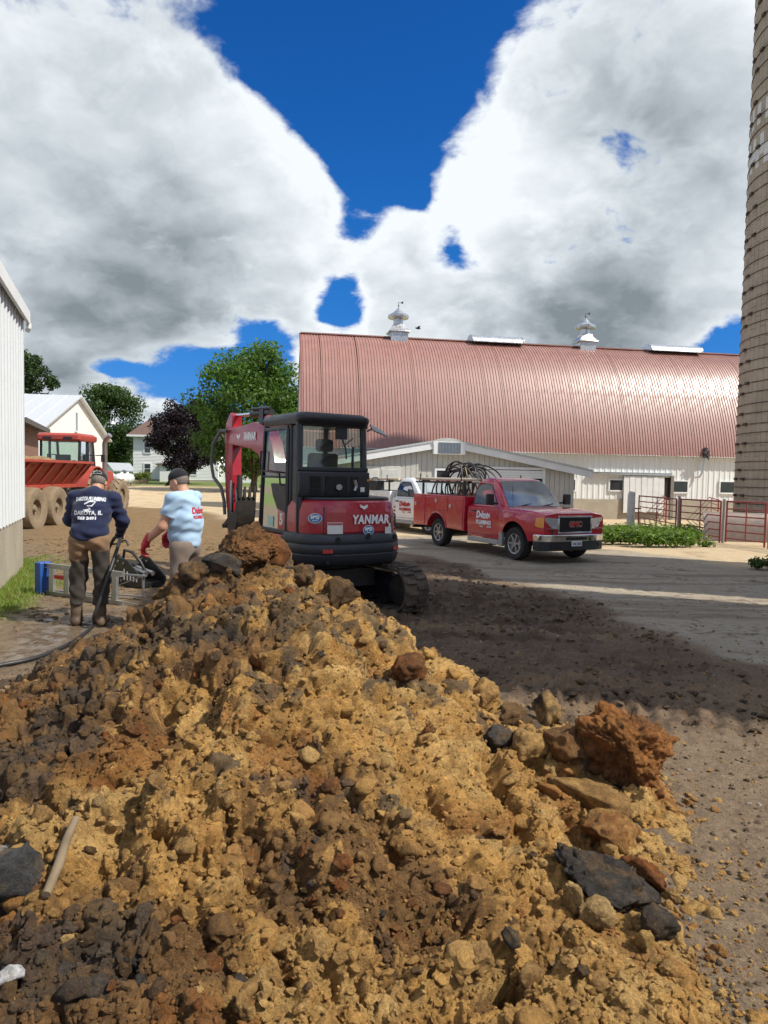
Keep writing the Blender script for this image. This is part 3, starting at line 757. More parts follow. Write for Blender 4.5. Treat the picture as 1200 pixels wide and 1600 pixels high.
# roof turrets and ridge vents
def cupola(x):
    K = .72; c = MB(); s = .74 * K
    c.loft([[(x + a * s * q, RIDGE_Y + b * s * q, RIDGE_Z + z * K) for a, b in ((-1, -1), (1, -1), (1, 1), (-1, 1))] for q, z in ((.86, -.35), (.86, .34), (1.04, .36), (1.04, .44), (.62, .78), (.52, 1.0))])
    o = c.build('cupola', GALV, barn, bevel=.015)
    M = Matrix.Translation((x, RIDGE_Y, RIDGE_Z)) @ Matrix.Scale(K, 4)
    MB(M).lathe([(.36, .98), (.36, 1.42), (.50, 1.44)], 20).build('neck', GALV, o, smooth=30)
    MB(M).lathe([(.55, 1.40), (.74, 1.44), (.76, 1.50), (.76, 1.66), (.70, 1.70), (.40, 1.84), (.24, 2.02), (.12, 2.14), (.05, 2.22)], 24).build('hood', GALV, o, smooth=30)
    f = MB(M); f.tube([(0, 0, 2.2), (0, 0, 2.62)], .018, 6); f.lathe([(.01, 2.30), (.06, 2.34), (.06, 2.38), (.01, 2.42)], 10)
    f.b2((-.02, -.008, 2.58), (.32, .008, 2.60)); f.prism([(.18, 2.54), (.34, 2.52), (.34, 2.70), (.18, 2.64)], -.008, .008)
    f.build('weathervane', material('dark iron', (.08, .08, .08), .5, .6), o); return o
def ridge_x(px, py): return BF.px(px, py, RIDGE_Y)[0]
cupola(ridge_x(622, 520)); cupola(ridge_x(914, 530))
for u0, u1, yy in ((735, 812, 533), (1011, 1087, 546)):
    a, b = ridge_x(u0, yy), ridge_x(u1, yy)
    arc = [(RIDGE_Y + .62 * math.cos(t), RIDGE_Z - .05 + .42 * math.sin(t)) for t in [math.pi * i / 12 for i in range(13)]]
    v = MB().prism(arc, a, b, 'x').build('ridge_vent', GALV, barn, smooth=40)
    MB().prism([(p[0] * 1.0 + (p[0] - RIDGE_Y) * .05, p[1] + .015) for p in arc], a - .05, a, 'x').prism([(p[0] + (p[0] - RIDGE_Y) * .05, p[1] + .015) for p in arc], b, b + .05, 'x').build('end_cap', GALV, v)

# --- the low shed in front of it
c0 = atY(896, 790, 28.4); SF = Frame((c0.x, c0.y, -.27), BARN_RZ)
shed = empty('shed', SF.o, BARN_RZ, 'low beige shed with a shallow white gable in front of the red roofed barn', 'shed')
ax_, az_ = SF.px(697, 690); ex_, ez_ = SF.px(921, 727)
SWd = -2 * ax_ ; EZ = SF.px(895, 727)[1] - .12; sl = (az_ - EZ) / (-ax_)
wl = MB(); wl.prism([(0, .9), (0, EZ - .02), (ax_, az_ - .12), (-SWd, EZ - .02), (-SWd, .9)], .03, 6.6)
sw = wl.build('wall', BEIGE, shed)
nb = int(SWd / .21)
bm_ = MB()
for i in range(nb + 1):
    x_ = -i * .21; top = EZ + (min(-x_, SWd + x_)) * sl - .10
    if i < 120: MB().b2((x_ - .200, 0, .9), (x_ - .008, .032, top)).build('siding_board', BEIGE, sw)
MB().b2((-SWd - .02, -.03, -.4), (.02, 6.5, .9)).build('foundation', CONC, shed)
rf = MB()
for s_ in (0, 1):
    X = lambda q: q if s_ == 0 else -SWd - q
    rf.add([(X(.62), -.20, EZ - .62 * sl - .02), (X(ax_), -.20, az_), (X(ax_), 6.3, az_), (X(.62), 6.3, EZ - .62 * sl - .02), (X(.62), -.20, EZ - .62 * sl + .05), (X(ax_), -.20, az_ + .07), (X(ax_), 6.3, az_ + .07), (X(.62), 6.3, EZ - .62 * sl + .05)],
           [(0, 1, 2, 3), (4, 5, 6, 7), (0, 1, 5, 4), (2, 3, 7, 6), (0, 3, 7, 4)])
rfo = rf.build('roof', ROOF_GREY, shed)
for s_ in (0, 1):
    X = lambda q: q if s_ == 0 else -SWd - q
    f = MB(); a = (X(.66), EZ - .66 * sl - .0); b = (X(ax_), az_ + .05)
    f.prism([(a[0], a[1] - .26), (b[0], b[1] - .26), (b[0], b[1] + .04), (a[0], a[1] + .04)], -.25, -.202)
    f.build('fascia', TRIM, rfo)
    f = MB(); f.prism([(a[0], a[1] + .0), (b[0], b[1] + .0), (b[0], b[1] + .07), (a[0], a[1] + .07)], -.28, -.254); f.build('drip_edge', material('grey drip edge', (.42, .45, .46), .5), rfo)
gc = MB(); t = [(ax_ - .62, az_ - .12), (ax_ - .58, az_ + .02), (ax_ - .3, az_ + .1), (ax_, az_ + .13), (ax_ + .3, az_ + .1), (ax_ + .58, az_ + .02), (ax_ + .62, az_ - .12)]
gc.prism(t, -.295, -.285).build('ridge_cap', material('faded cap', (.46, .47, .46), .7), rfo)
x0, z1 = SF.px(675, 690); x1, z0 = SF.px(724, 711)
ac = MB().b2((x0, -.30, z0), (x1, .0, z1)).build('vent_box', TRIM, shed, bevel=.01)
lv = MB(); lz = [z0 + .06 + (z1 - z0 - .1) * i / 9 for i in range(9)]
lv.b2((x0 + .19, -.305, z0 + .04), (x1 - .19, -.30, z1 - .03)); 
nl = 15
for i in range(nl): xx = x0 + .2 + (x1 - x0 - .4) * i / nl; lv.b2((xx, -.325, z0 + .05), (xx + .03, -.305, z1 - .04))
lv.build('louvre', LOUVRE, ac)
# roller door half open
x0, z1 = SF.px(762, 733); x1, z0 = SF.px(847, 748); zb_ = SF.px(800, 752)[1]
gdr = MB().b2((x0, -.02, 0.02), (x1, -.005, z1)).build('door_opening', DARKGAP, shed)
for i in range(3):
    hh = (z1 - z0) / 2; MB().b2((x0, -.07, z0 + i * hh * .62), (x1, -.03, z0 + (i * .62 + .6) * hh)).build('door_panel', TRIM, gdr)
fr = MB(); fr.b2((x0 - .10, -.09, 0), (x0, .0, z1 + .10)).b2((x1, -.09, 0), (x1 + .10, .0, z1 + .10)).b2((x0, -.09, z1), (x1, .0, z1 + .10)); fr.build('door_frame', TRIM, shed)
x0, z1 = SF.px(682, 735); x1, z0 = SF.px(700.5, 761); window(shed, x0, z0, x1, z1, frame=.08, mullion=True)
x0, z1 = SF.px(703, 733); x1, z0 = SF.px(716, 800)
MB().b2((x0, -.06, .02), (x1, 0, z1)).build('door', TRIM, shed, bevel=.01)
for u0, u1 in ((571, 592), (594, 624)):
    x0, z1 = SF.px(u0, 728); x1, z0 = SF.px(u1, 800)
    d_ = MB().b2((x0, -.06, .02), (x1, 0, z1)).b2((x0 + .06, -.075, z1 - 1.2), (x1 - .06, -.055, z1 - .12)).build('door', material('pale door', (.55, .55, .50), .6), shed, bevel=.01)

# --- silos
def silo(x, y, R_, H_, label, detail):
    z0 = float(zg(x, y)) - .1
    t = empty('silo', (x, y, z0), 0, label, 'silo')
    ns = 72; sh = .76; rows = int(H_ / sh)
    MB().lathe([(R_ - .06, -.3), (R_ - .06, rows * sh)], 96, caps=False).build('shaft', STAVE, t, smooth=30)
    MB().lathe([(R_ + .12, rows * sh - .1), (R_ + .10, rows * sh + .05), (R_ * .92, rows * sh + 1.0), (R_ * .7, rows * sh + 1.9), (R_ * .4, rows * sh + 2.5), (.1, rows * sh + 2.75)], 48).build('dome_roof', GALV, t, smooth=30)
    if detail:
        view = math.atan2(-y, -x)
        p = 2 * math.pi / ns; g = .006 / R_
        def stv(a, r, m, jit=0.0):
            a0, a1 = a + g, a + p - g; zb = r * sh + (sh / 2 if jit else 0)
            vs = []
            for q, rad in ((a0, R_), ((a0 + a1) / 2, R_ + .004), (a1, R_)):
                for zz_ in (zb + .006, zb + sh - .006): vs.append((rad * math.cos(q), rad * math.sin(q), zz_))
                for zz_ in (zb + .006, zb + sh - .006): vs.append(((rad - .07) * math.cos(q), (rad - .07) * math.sin(q), zz_))
            m.add(vs, [(0, 4, 5, 1), (4, 8, 9, 5), (0, 2, 6, 4), (4, 6, 10, 8), (1, 5, 7, 3), (5, 9, 11, 7), (0, 1, 3, 2), (8, 10, 11, 9)])
        rest = MB(); white = MB(); rr = random.Random(2); count = 0
        for r in range(rows - 1):
            zc = z0 + (r + .5) * sh
            band = 12.6 < (r * sh) < 14.9
            for i in range(ns):
                a = i * p; da = (a - view + math.pi) % (2 * math.pi) - math.pi
                near = -1.46 < da < -1.0      # the sliver of the round wall that the picture shows
                if band and (i % 2 == (int(r) % 2)): stv(a, r, white, i % 2); continue
                if near and count < 240 and zc < 18:
                    m = MB(); stv(a, r, m, i % 2); m.build('stave', STAVE, t); count += 1
                else: stv(a, r, rest, i % 2)
        tag(rest.build('staves', STAVE, t), kind='stuff'); tag(white.build('white_staves', STAVE_W, t), kind='stuff')
        z = .25; hm = None; k_ = 0
        while z < rows * sh - .2:
            o = MB().lathe([(R_ + .012, -.010), (R_ + .032, -.010), (R_ + .032, .010), (R_ + .012, .010)], 72, caps=False) if hm is None else None
            if hm is None: hm = o.mesh('hoop'); hm.materials.append(HOOP)
            link_mesh('hoop', hm, None, t).location = (0, 0, z)
            z += .26 + .0155 * z + (.12 if k_ % 2 else 0) * min(1, z / 8); k_ += 1
            for q in (-1.24, -1.02) if k_ % 2 else (-1.13,):
                aa = view + q
                if k_ % 3 == 0: continue
                MB().box((0, 0, 0), (.07, .20, .09), M=Matrix.Translation(((R_ + .05) * math.cos(aa), (R_ + .05) * math.sin(aa), z - .0)) @ Matrix.Rotation(aa, 4, 'Z')).build('hoop_clamp', HOOP, t)
    else:
        h = MB()
        for i in range(int(rows * sh / .5)): h.lathe([(R_ - .05, i * .5 + .2), (R_ + .03, i * .5 + .2), (R_ + .03, i * .5 + .23), (R_ - .05, i * .5 + .23)], 48, caps=False)
        tag(h.build('hoops', HOOP, t), kind='stuff')
    return t
silo(16.1, 25.6, 3.05, 21.5, 'tall concrete stave silo with rusty hoops and a white checked band at the right edge', True)
silo(15.2, 3.75, 3.0, 18.4, 'concrete silo standing nearest on the right, its shadow lying over the digger', False)
silo(15.7, 10.9, 3.1, 16.6, 'concrete silo between the two others, its shadow lying over the red truck', False)

# --- white metal shed on the left
far = gp(34, 886); LD = Vector((.35, -.937, 0)).normalized()
lrz = math.atan2(-LD.y, -LD.x)
LF = Frame((far.x + LD.x * 7, far.y + LD.y * 7, far.z), lrz)     # local x runs from the near end to the far corner; wall faces -y... 
lshed = empty('metal_shed', LF.o, lrz, 'white ribbed metal shed on a concrete base at the left edge', 'shed')
# outward normal must point to +x of the world: local +y points left, -y points right
LH = 4.30
MB().b2((-.02, -.0, .92), (6.98, 7, LH - .05)).build('wall', SHED_METAL, lshed)
lw = [c for c in lshed.children if c.name.startswith('wall')][0]
pm = ribbed(.875, LH - .90, 3, .05, .30).mesh('wall_panel'); pm.materials.append(SHED_METAL)
for i in range(8): link_mesh('wall_panel', pm, None, lw).location = (i * .875, -.012, .86)
MB().b2((6.9, -.055, .86), (7.03, .1, LH - .02)).build('corner_trim', TRIM, lshed)
MB().b2((-.1, -.03, -.3), (6.93, 7, .86)).build('foundation', CONC, lshed, bevel=.015)
rf = MB(); rf.prism([(-.10, LH - .12), (-.10, LH + .02), (3.5, LH + 1.5), (7.1, LH + .02), (7.1, LH - .12), (3.5, LH + 1.48)], -.1, 7.08, 'x')
ro = rf.build('roof', ROOF_GREY, lshed)
MB().b2((-.1, -.15, LH - .16), (7.10, -.102, LH + .06)).build('gutter', TRIM, ro, bevel=.01)
MB().tube([(7.05, -.13, LH - .14), (7.06, -.13, LH - .22), (7.10, -.10, LH - .27)], .04, 8).build('outlet', TRIM, ro)

# --- white barn and brick house behind the tractor
apex = atY(120, 620, 48)
g_ = math.atan2(6.7, -.7)
wb = empty('white_barn', (apex.x, apex.y, .1), g_, 'white barn with a bright metal gable roof behind the red tractor', 'barn')
# local x along the gable end, local y points into the barn (to the left)
az = apex.z - .1; ez = 4.05; hw = 6.75
MB().prism([(-hw, 0), (-hw, ez), (0, az - .05), (hw, ez), (hw, 0)], 0, 22).build('wall', material('white barn boards', (.70, .70, .68), .7, 0, .05), wb)
r = MB(); 
for s_ in (-1, 1): r.add([(0, -.35, az), (s_ * (hw + .5), -.35, ez - .22), (s_ * (hw + .5), 22, ez - .22), (0, 22, az), (0, -.35, az + .1), (s_ * (hw + .5), -.35, ez - .12), (s_ * (hw + .5), 22, ez - .12), (0, 22, az + .1)], [(0, 1, 2, 3), (4, 5, 6, 7), (0, 1, 5, 4), (1, 2, 6, 5)])
wr = r.build('roof', material('bright roof metal', (.66, .68, .70), .35, .35, .04), wb)
for i in range(24):
    MB().bar((-.0, -.3 + i * .9, az + .12), (-(hw + .5), -.3 + i * .9, ez - .10), .05, .03).build('roof_seam', material('bright roof metal', ()), wr)
window(wb, -.45, az - 2.3, -.05, az - 1.1, 0, .08, .08, mpane=LOUVRE)
brk = material('red brick', (.20, .085, .055), .85)
N = NT(brk.node_tree); bt = N.new('ShaderNodeTexBrick'); mp = N.new('ShaderNodeMapping'); N.put(mp.inputs[0], N.new('ShaderNodeTexCoord').outputs['Object']); mp.inputs['Rotation'].default_value = (math.pi / 2, 0, 0)
N.l.new(mp.outputs[0], bt.inputs['Vector']); bt.inputs['Scale'].default_value = 4.0; bt.inputs['Color1'].default_value = (.24, .10, .06, 1); bt.inputs['Color2'].default_value = (.15, .06, .04, 1); bt.inputs['Mortar'].default_value = (.26, .22, .18, 1); bt.inputs['Mortar Size'].default_value = .02
N.l.new(bt.outputs[0], N.n['Principled BSDF'].inputs['Base Color'])
b0 = atY(20, 725, 29); b1 = atY(60, 725, 37)
brz = math.atan2(b1.y - b0.y, b1.x - b0.x); bl = (b1 - b0).length
bh = empty('brick_building', (b0.x, b0.y, 0), brz, 'red brick building with a dark eave between the white shed and the tractor', 'building')
MB().b2((0, 0, -.2), (bl, 6, 3.75)).build('wall', brk, bh)
MB().prism([(-.5, 3.70), (-.5, 3.86), (3, 5.0), (6.5, 3.86), (6.5, 3.70)], -.3, bl + .4, 'x').build('roof', material('brown shingle', (.10, .075, .06), .85, 0, .2, 8), bh)
MB().b2((-.3, -.54, 3.66), (bl + .4, -.505, 3.88)).build('gutter', material('brown gutter', (.10, .08, .07), .6), bh)

# --- the farmhouse
hp = atY(208, 750, 88)
SIDING = material('house clapboard', (.74, .75, .74), .6, 0, .04)
hs_ = empty('farmhouse', (hp.x, hp.y, .42), math.radians(4), 'two storey white clapboard farmhouse with a brown hip roof behind the purple tree', 'house')
HW, HD, HH = 10.5, 8.0, 5.75
m = MB(); m.b2((.05, .06, 0), (HW - .05, HD, HH))
cl = MB(); z = .3
while z < HH - .05: cl.prism([(.06, z), (0, z), (.045, z + .17), (.06, z + .17)], 0, HW, 'x'); z += .18
m.v += []; wallo = m.build('wall', SIDING, hs_)
tag(cl.build('clapboards', SIDING, wallo), kind='stuff')
MB().b2((-.02, .02, -.6), (HW, HD, .28)).build('foundation', CONC, hs_)
ROOFB = material('brown shingles', (.130, .078, .062), .85, 0, .2, 3, bump=.02, bscale=9)
o_ = .6; RZh = HH + 2.55
m = MB(); m.add([(-o_, -o_, HH), (HW + o_, -o_, HH), (HW + o_, HD + o_, HH), (-o_, HD + o_, HH), (1.3, HD / 2, RZh), (HW - 1.3, HD / 2, RZh)], [(0, 1, 5, 4), (1, 2, 5), (2, 3, 4, 5), (3, 0, 4), (0, 3, 2, 1)])
ro = m.build('roof', ROOFB, hs_)
MB().b2((-o_ - .02, -o_ - .04, HH - .22), (HW + o_, -o_, HH + .02)).b2((-o_ - .04, -o_, HH - .22), (-o_, HD + o_, HH + .02)).build('eave_trim', TRIM, ro)
for x_ in (1.75, 4.6, 7.4):
    for z_ in (1.55, 4.15): window(hs_, x_ - .36, z_ - .58, x_ + .36, z_ + .62, 0, .12, .06, mullion=True)
m = MB(); m.prism([(3.3, 2.28), (3.0, 2.10), (6.9, 2.10), (6.6, 2.45)], -1.5, 0); po = m.build('porch', ROOFB, hs_)
MB().b2((3.55, -1.2, 0), (6.5, .0, 2.1)).build('porch_wall', SIDING, po)
MB().b2((4.9, -1.23, .15), (5.6, -1.2, 1.7)).build('porch_window', WINGLASS, po)
MB().b2((HW, .8, -.3), (HW + 4, 6, 2.2)).build('side_wing', SIDING, hs_)

# small white outbuilding, gas tanks, yard lamp
p = atY(163, 738, 98)
ob = empty('outbuilding', (p.x, p.y, .3), math.radians(-35), 'small white outbuilding with a grey gable behind the gas tanks', 'outbuilding')
MB().prism([(-.0, 0), (0, 1.5), (1.1, 2.3), (2.2, 1.5), (2.2, 0)], 0, 3).build('wall', SIDING, ob)
MB().prism([(-.35, 1.27), (1.1, 2.32), (2.55, 1.27), (2.55, 1.40), (1.1, 2.47), (-.35, 1.40)], -.3, 3.3).build('roof', ROOF_GREY, ob)
TANKW = material('white tank paint', (.75, .75, .73), .4, 0, .05)
for px_, Y, lab in ((171, 70, 'white gas tank half hidden by the tractor wheel'), (190, 66, 'white gas tank in the middle of the row by the house'), (199, 69, 'white gas tank nearest the farmhouse')):
    p = atY(px_, 746, Y); t = empty('gas_tank', (p.x, p.y, .95), math.radians(100), lab, 'tank', 'white gas tanks by the farmhouse')
    M = Matrix.Rotation(math.pi / 2, 4, 'Y')
    MB(M).lathe([(.02, -1.5), (.22, -1.47), (.40, -1.36), (.5, -1.15), (.5, 1.15), (.40, 1.36), (.22, 1.47), (.02, 1.5)], 20).build('shell', TANKW, t, smooth=30)
    MB().b2((-.9, -.35, -.72), (-.75, .35, -.38)).b2((.75, -.35, -.72), (.9, .35, -.38)).build('foot', CONC, t)
    MB().tube([(0, 0, .48), (0, 0, .66)], .14, 10).build('valve_cap', TANKW, t)
p = atY(163, 740, 58); t = empty('yard_lamp', (p.x, p.y, .1), 0, 'grey yard lamp on a curved arm rising behind the tractor exhaust', 'lamp post')
MB().tube([(0, 0, 0), (0, 0, 4.6)], .08, 8).build('pole', GREY_PIPE, t, smooth=40)
MB().tube([(0, 0, 4.5), (.02, 0, 5.2), (.15, 0, 5.5), (.6, 0, 5.55)], .035, 8).build('arm', GREY_PIPE, t, smooth=40)
MB().lathe([(.05, .1), (.16, .02), (.2, -.12), (.05, -.14)], 12, M=Matrix.Translation((.72, 0, 5.55))).build('lamp_head', TANKW, t, smooth=40)
p = gp(222, 757, .3); t = empty('wooden_box', (p.x, p.y, p.z), .3, 'weathered brown box with a sloping lid on the gravel before the house', 'box')
MB().b2((-.1, -.4, 0), (.55, .4, .62)).build('crate', material('brown timber', (.24, .17, .10), .9, 0, .25, 4), t)
MB().prism([(-1.1, 0), (-.1, .60), (-.1, 0)], -.4, .4).build('sloping_lid', material('brown timber', ()), t)

# ------------------------------------------------------------------ trees
def leaf_material(name, tint=.35):
    m = bpy.data.materials.new(name); m.use_nodes = True; N = NT(m.node_tree); N.n.clear()
    o = N.new('ShaderNodeOutputMaterial'); a = N.new('ShaderNodeAttribute', attribute_name='leaf').outputs['Color']
    d = N.new('ShaderNodeBsdfPrincipled'); N.put(d.inputs['Base Color'], a); d.inputs['Roughness'].default_value = .5; d.inputs['Specular IOR Level'].default_value = .3
    t = N.new('ShaderNodeBsdfTranslucent'); N.put(t.inputs[0], N.mix(1, a, (1.5, 1.6, .7), 'MULTIPLY'))
    mx = N.new('ShaderNodeMixShader'); mx.inputs[0].default_value = tint; N.l.new(d.outputs[0], mx.inputs[1]); N.l.new(t.outputs[0], mx.inputs[2]); N.l.new(mx.outputs[0], o.inputs[0])
    return m
LEAF = leaf_material('leaves'); BARK = material('bark', (.09, .07, .05), .95, 0, .25, 4, bump=.03, bscale=8)
def leaves(name, parent, C_, R_, n, size, col, seed, var=.35, up=.3, mat=LEAF):
    """leaf faces spread through clumps: C_ centres, R_ clump radii"""
    r = np.random.RandomState(seed); C_ = np.asarray(C_); R_ = np.asarray(R_)
    w = R_ ** 2 / (R_ ** 2).sum(); k = r.choice(len(C_), n, p=w)
    d = r.randn(n, 3); d /= np.linalg.norm(d, axis=1)[:, None]; rad = R_[k] * (r.rand(n) ** .45)
    P = C_[k] + d * rad[:, None] * (1, 1, .75)
    nrm = d + r.randn(n, 3) * .7 + (0, 0, up); nrm /= np.linalg.norm(nrm, axis=1)[:, None]
    a = np.cross(nrm, r.randn(n, 3)); a /= np.linalg.norm(a, axis=1)[:, None]; b = np.cross(nrm, a)
    s = size * (.6 + .8 * r.rand(n))[:, None]
    V = np.stack([P - a * s * .5, P - b * s * .32 + nrm * s * .06, P + a * s * .6, P + b * s * .32 + nrm * s * .06], 1).reshape(-1, 3)
    F = np.arange(4 * n).reshape(n, 4)
    tone = (1 + var * (r.rand(len(C_))[k] - .5) * 1.6 + var * (r.rand(n) - .5))[:, None]
    c = np.array(col) * tone * (1 + .15 * (r.rand(n, 3) - .5))
    return np_mesh(name, V, F, mat, parent, smooth=False, attrs={'leaf': np.repeat(c, 4, 0)})
def tree(name, label, px, Y, base_z, H_, rx, zc0, col, n, size, seed, clumps=70, cr=.30, skew=(0, 0), cat='tree', group=None, topw=.8):
    p = atY(px, 740, Y); t = empty(name, (p.x, p.y, base_z), 0, label, cat, group); r = np.random.RandomState(seed)
    zc = (H_ + zc0) / 2; rz = (H_ - zc0) / 2
    C_ = []; R_ = []
    while len(C_) < clumps:
        d = r.randn(3); d /= np.linalg.norm(d); q = .45 + .55 * r.rand() ** .5
        c = np.array([d[0] * rx * q, d[1] * rx * q, zc + d[2] * rz * q * .92]); c[0] += skew[0] * (c[2] - zc) / rz; 
        c[:2] *= 1 - (1 - topw) * max(0, d[2])
        C_.append(c); R_.append(rx * cr * (.6 + .7 * r.rand()))
    tr = MB(); tr.tube([(0, 0, -.3), (.02, 0, zc0 * .7), (.1, .05, zc0 * 1.1), (.05, 0, zc)], [rx * .085, rx * .06, rx * .05, rx * .025], 9)
    for i in range(0, len(C_), 4):
        c = C_[i]; z0 = zc0 * (.7 + .5 * r.rand()); mid = (c[0] * .45, c[1] * .45, z0 + (c[2] - z0) * .45 + .1 * rx)
        tr.tube([(.02, 0, z0), mid, tuple(c)], [rx * .028, rx * .018, rx * .006], 5, caps=False)
    tr.build('trunk', BARK, t, smooth=60)
    leaves('crown', t, C_, R_, n, size, col, seed + 1)
    return t
tree('maple_tree', 'bright green maple rising behind the digger at the end of the barn', 396, 58, .2, 12.4, 4.5, 1.0, (.070, .135, .022), 30000, .27, 11, 100, .33)
tree('purple_maple_tree', 'round dark purple maple in front of the white farmhouse', 292, 76, .35, 9.3, 3.75, 1.0, (.020, .0125, .018), 20000, .26, 21, 90, .28)
tree('oak_tree', 'broad dark green tree between the white barn and the farmhouse', 172, 112, .4, 15.2, 6.6, 1.2, (.040, .075, .016), 22000, .38, 31, 90, .28)
tree('ash_tree', 'dark green tree showing above the white barn roof at left', 40, 76, .3, 15.0, 3.6, 2.0, (.032, .062, .016), 14000, .30, 41, 60, .30)
tree('young_tree', 'dark green trees standing behind the house and the purple maple', 345, 125, .5, 9.5, 7.0, .6, (.040, .070, .018), 12000, .45, 51, 60, .3)
def bush(name, label, x, y, z, rx, h, col, n, size, seed):
    t = empty(name, (x, y, z), 0, label, 'bush'); r = np.random.RandomState(seed)
    C_ = np.stack([(r.rand(14) - .5) * rx * 1.5, (r.rand(14) - .5) * rx * 1.3, h * (.25 + .5 * r.rand(14))], 1)
    st = MB()
    for c in C_: st.tube([(0, 0, 0), (c[0] * .4, c[1] * .4, c[2] * .5), tuple(c)], [.02, .015, .008], 5, caps=False)
    st.build('stem', BARK, t); leaves('foliage', t, C_, np.full(14, rx * .42), n, size, col, seed); return t
p = atY(221, 750, 84); bush('shrub', 'yellow green shrub against the left corner of the farmhouse', p.x, p.y, .4, 1.2, 1.35, (.13, .16, .03), 1500, .16, 61)
# far tree line along the horizon
r = np.random.RandomState(5); C_ = []; R_ = []
for i in range(190):
    a = -.75 + 1.5 * i / 190; d = 330 + 60 * r.rand()
    C_.append((d * math.sin(a), d * math.cos(a), 2 + 3.5 * r.rand())); R_.append(4 + 4 * r.rand())
tag(leaves('far_woods', None, C_, R_, 16000, 2.2, (.040, .062, .022), 71), 'far hedgerow of dark trees along the horizon', 'woods', kind='stuff')

# ------------------------------------------------------------------ weeds and grass
def weeds(name, label, pts_, leaf, hmax, col, n, seed):
    r = np.random.RandomState(seed); C_ = []; R_ = []
    for (x_, y_, w_) in pts_:
        for k_ in range(10):
            xx = x_ + (r.rand() - .5) * w_ * 2; yy = y_ + (r.rand() - .5) * w_ * 1.4; hh = hmax * (.35 + .65 * r.rand())
            C_.append((xx, yy, float(zg(xx, yy)) + hh * .55)); R_.append(hh * .55)
    return tag(leaves(name, None, C_, R_, n, leaf, col, seed, up=1.0), label, 'weeds', kind='stuff')
WP = []
for u in range(945, 1080, 7):
    p = gp(u, 851 - .0 * u + (4 if u > 1000 else 0)); q = gp(u, 842)
    WP += [(p.x, p.y, .35), ((p.x + q.x) / 2, (p.y + q.y) / 2, .4), (q.x, q.y, .45)]
weeds('weed_patch', 'bright green patch of leafy weeds beside the white post', WP, (.10), .62, (.105, .175, .028), 9500, 81)
p = gp(1092, 854); weeds('weed_tuft', 'small green weed tuft right of the big weed patch', [(p.x, p.y, .35), (p.x + .3, p.y - .1, .2)], .07, .22, (.10, .16, .03), 500, 82)
p = gp(1193, 890); weeds('weed_clump', 'green weed clump at the right edge of the yard', [(p.x, p.y, .25), (p.x + .3, p.y, .3)], .07, .35, (.085, .13, .03), 900, 83)
r = np.random.RandomState(9); N_ = 26000
zx = np.array(Z_GRASS); bx = zx[:, 0].min() + r.rand(N_) * np.ptp(zx[:, 0]); by = zx[:, 1].min() + r.rand(N_) * np.ptp(zx[:, 1])
f = ground_fields(bx, by); ok = r.rand(N_) < f[3]; bx, by = bx[ok], by[ok]; bz = ground_height(bx, by, f[0][ok]); k_ = len(bx)
a = r.rand(k_) * 6.28; h = .03 + .06 * r.rand(k_) * (.4 + fbm(bx * 2, by * 2, 3, 3)); ln = (r.rand(k_, 2) - .5) * .09
V = np.stack([np.stack([bx - .006 * np.cos(a), by - .006 * np.sin(a), bz - .01], 1), np.stack([bx + .006 * np.cos(a), by + .006 * np.sin(a), bz - .01], 1), np.stack([bx + ln[:, 0], by + ln[:, 1], bz + h], 1)], 1).reshape(-1, 3)
gc_ = np.array((.17, .24, .042)) * (.6 + .8 * r.rand(k_))[:, None]; dry = r.rand(k_) < .15; gc_[dry] = (.25, .20, .09)
tag(np_mesh('grass', V, np.arange(3 * k_).reshape(k_, 3), LEAF, smooth=False, attrs={'leaf': np.repeat(gc_, 3, 0)}), 'short green grass along the foot of the white shed', 'grass', kind='stuff')

# ------------------------------------------------------------------ pipe gates of the cattle pen
def gate(a, b, h, label, m=RED_PIPE, rails=6, name='pipe_gate', post=True):
    a = Vector(a); b = Vector(b); a.z = float(zg(a.x, a.y)); b.z = float(zg(b.x, b.y))
    t = empty(name, a, math.atan2(b.y - a.y, b.x - a.x), label, 'gate', 'red pipe gates of the cattle pen'); L = (b - a).length; dz = b.z - a.z
    for i in range(rails):
        z = .18 + (h - .18) * i / (rails - 1)
        MB().tube([(0.02, 0, z), (L - .02, 0, z + dz)], .022 if i < rails - 1 else .028, 8).build('rail', m, t, smooth=40)
    for x_ in (.0, L): MB().tube([(x_, 0, 0.05), (x_, 0, h + .03)], .03, 8).build('post', m, t, smooth=40)
    MB().tube([(L / 2, .03, .18), (L / 2, .03, h)], .02, 8).build('brace', m, t, smooth=40)
    if post: MB().tube([(L + .12, .05, 0), (L + .12, .05, h + .12)], .045, 8).build('latch_post', GREY_PIPE, t, smooth=40)
    return t
P = [gp(997, 823), gp(1055, 836), gp(1124, 848), gp(1194, 857), gp(1300, 872)]
gate(P[0], P[1] - Vector((0, .0, 0)), 1.35, 'red pipe gate next to the white post, behind the weeds')
gate(P[1] + Vector((.02, -.35, 0)), P[2], 1.35, 'red pipe gate in the middle of the row, left of the silo')
gate(P[2] + Vector((.03, -.35, 0)), P[3], 1.35, 'red pipe gate in front of the silo foot')
gate(P[3] + Vector((.04, -.35, 0)), P[4], 1.35, 'red pipe gate cut by the right picture edge')
q0 = gp(985, 808); q1 = gp(1030, 806)
gate((q0.x, q0.y, 0), (q1.x, q1.y, 0), 1.5, 'red pipe rail before the sliding barn door', post=False, rails=5)
q0 = gp(1052, 806); q1 = gp(1096, 808); q2 = gp(1121, 822); q3 = gp(1040, 822)
gate((q0.x, q0.y, 0), (q1.x, q1.y, 0), 1.55, 'red pipe rail under the barn window right of the door', post=False, rails=4)
gate((q1.x + .1, q1.y - .1, 0), (q2.x, q2.y, 0), 1.2, 'red pipe rail slanting down towards the silo', post=False, rails=5)
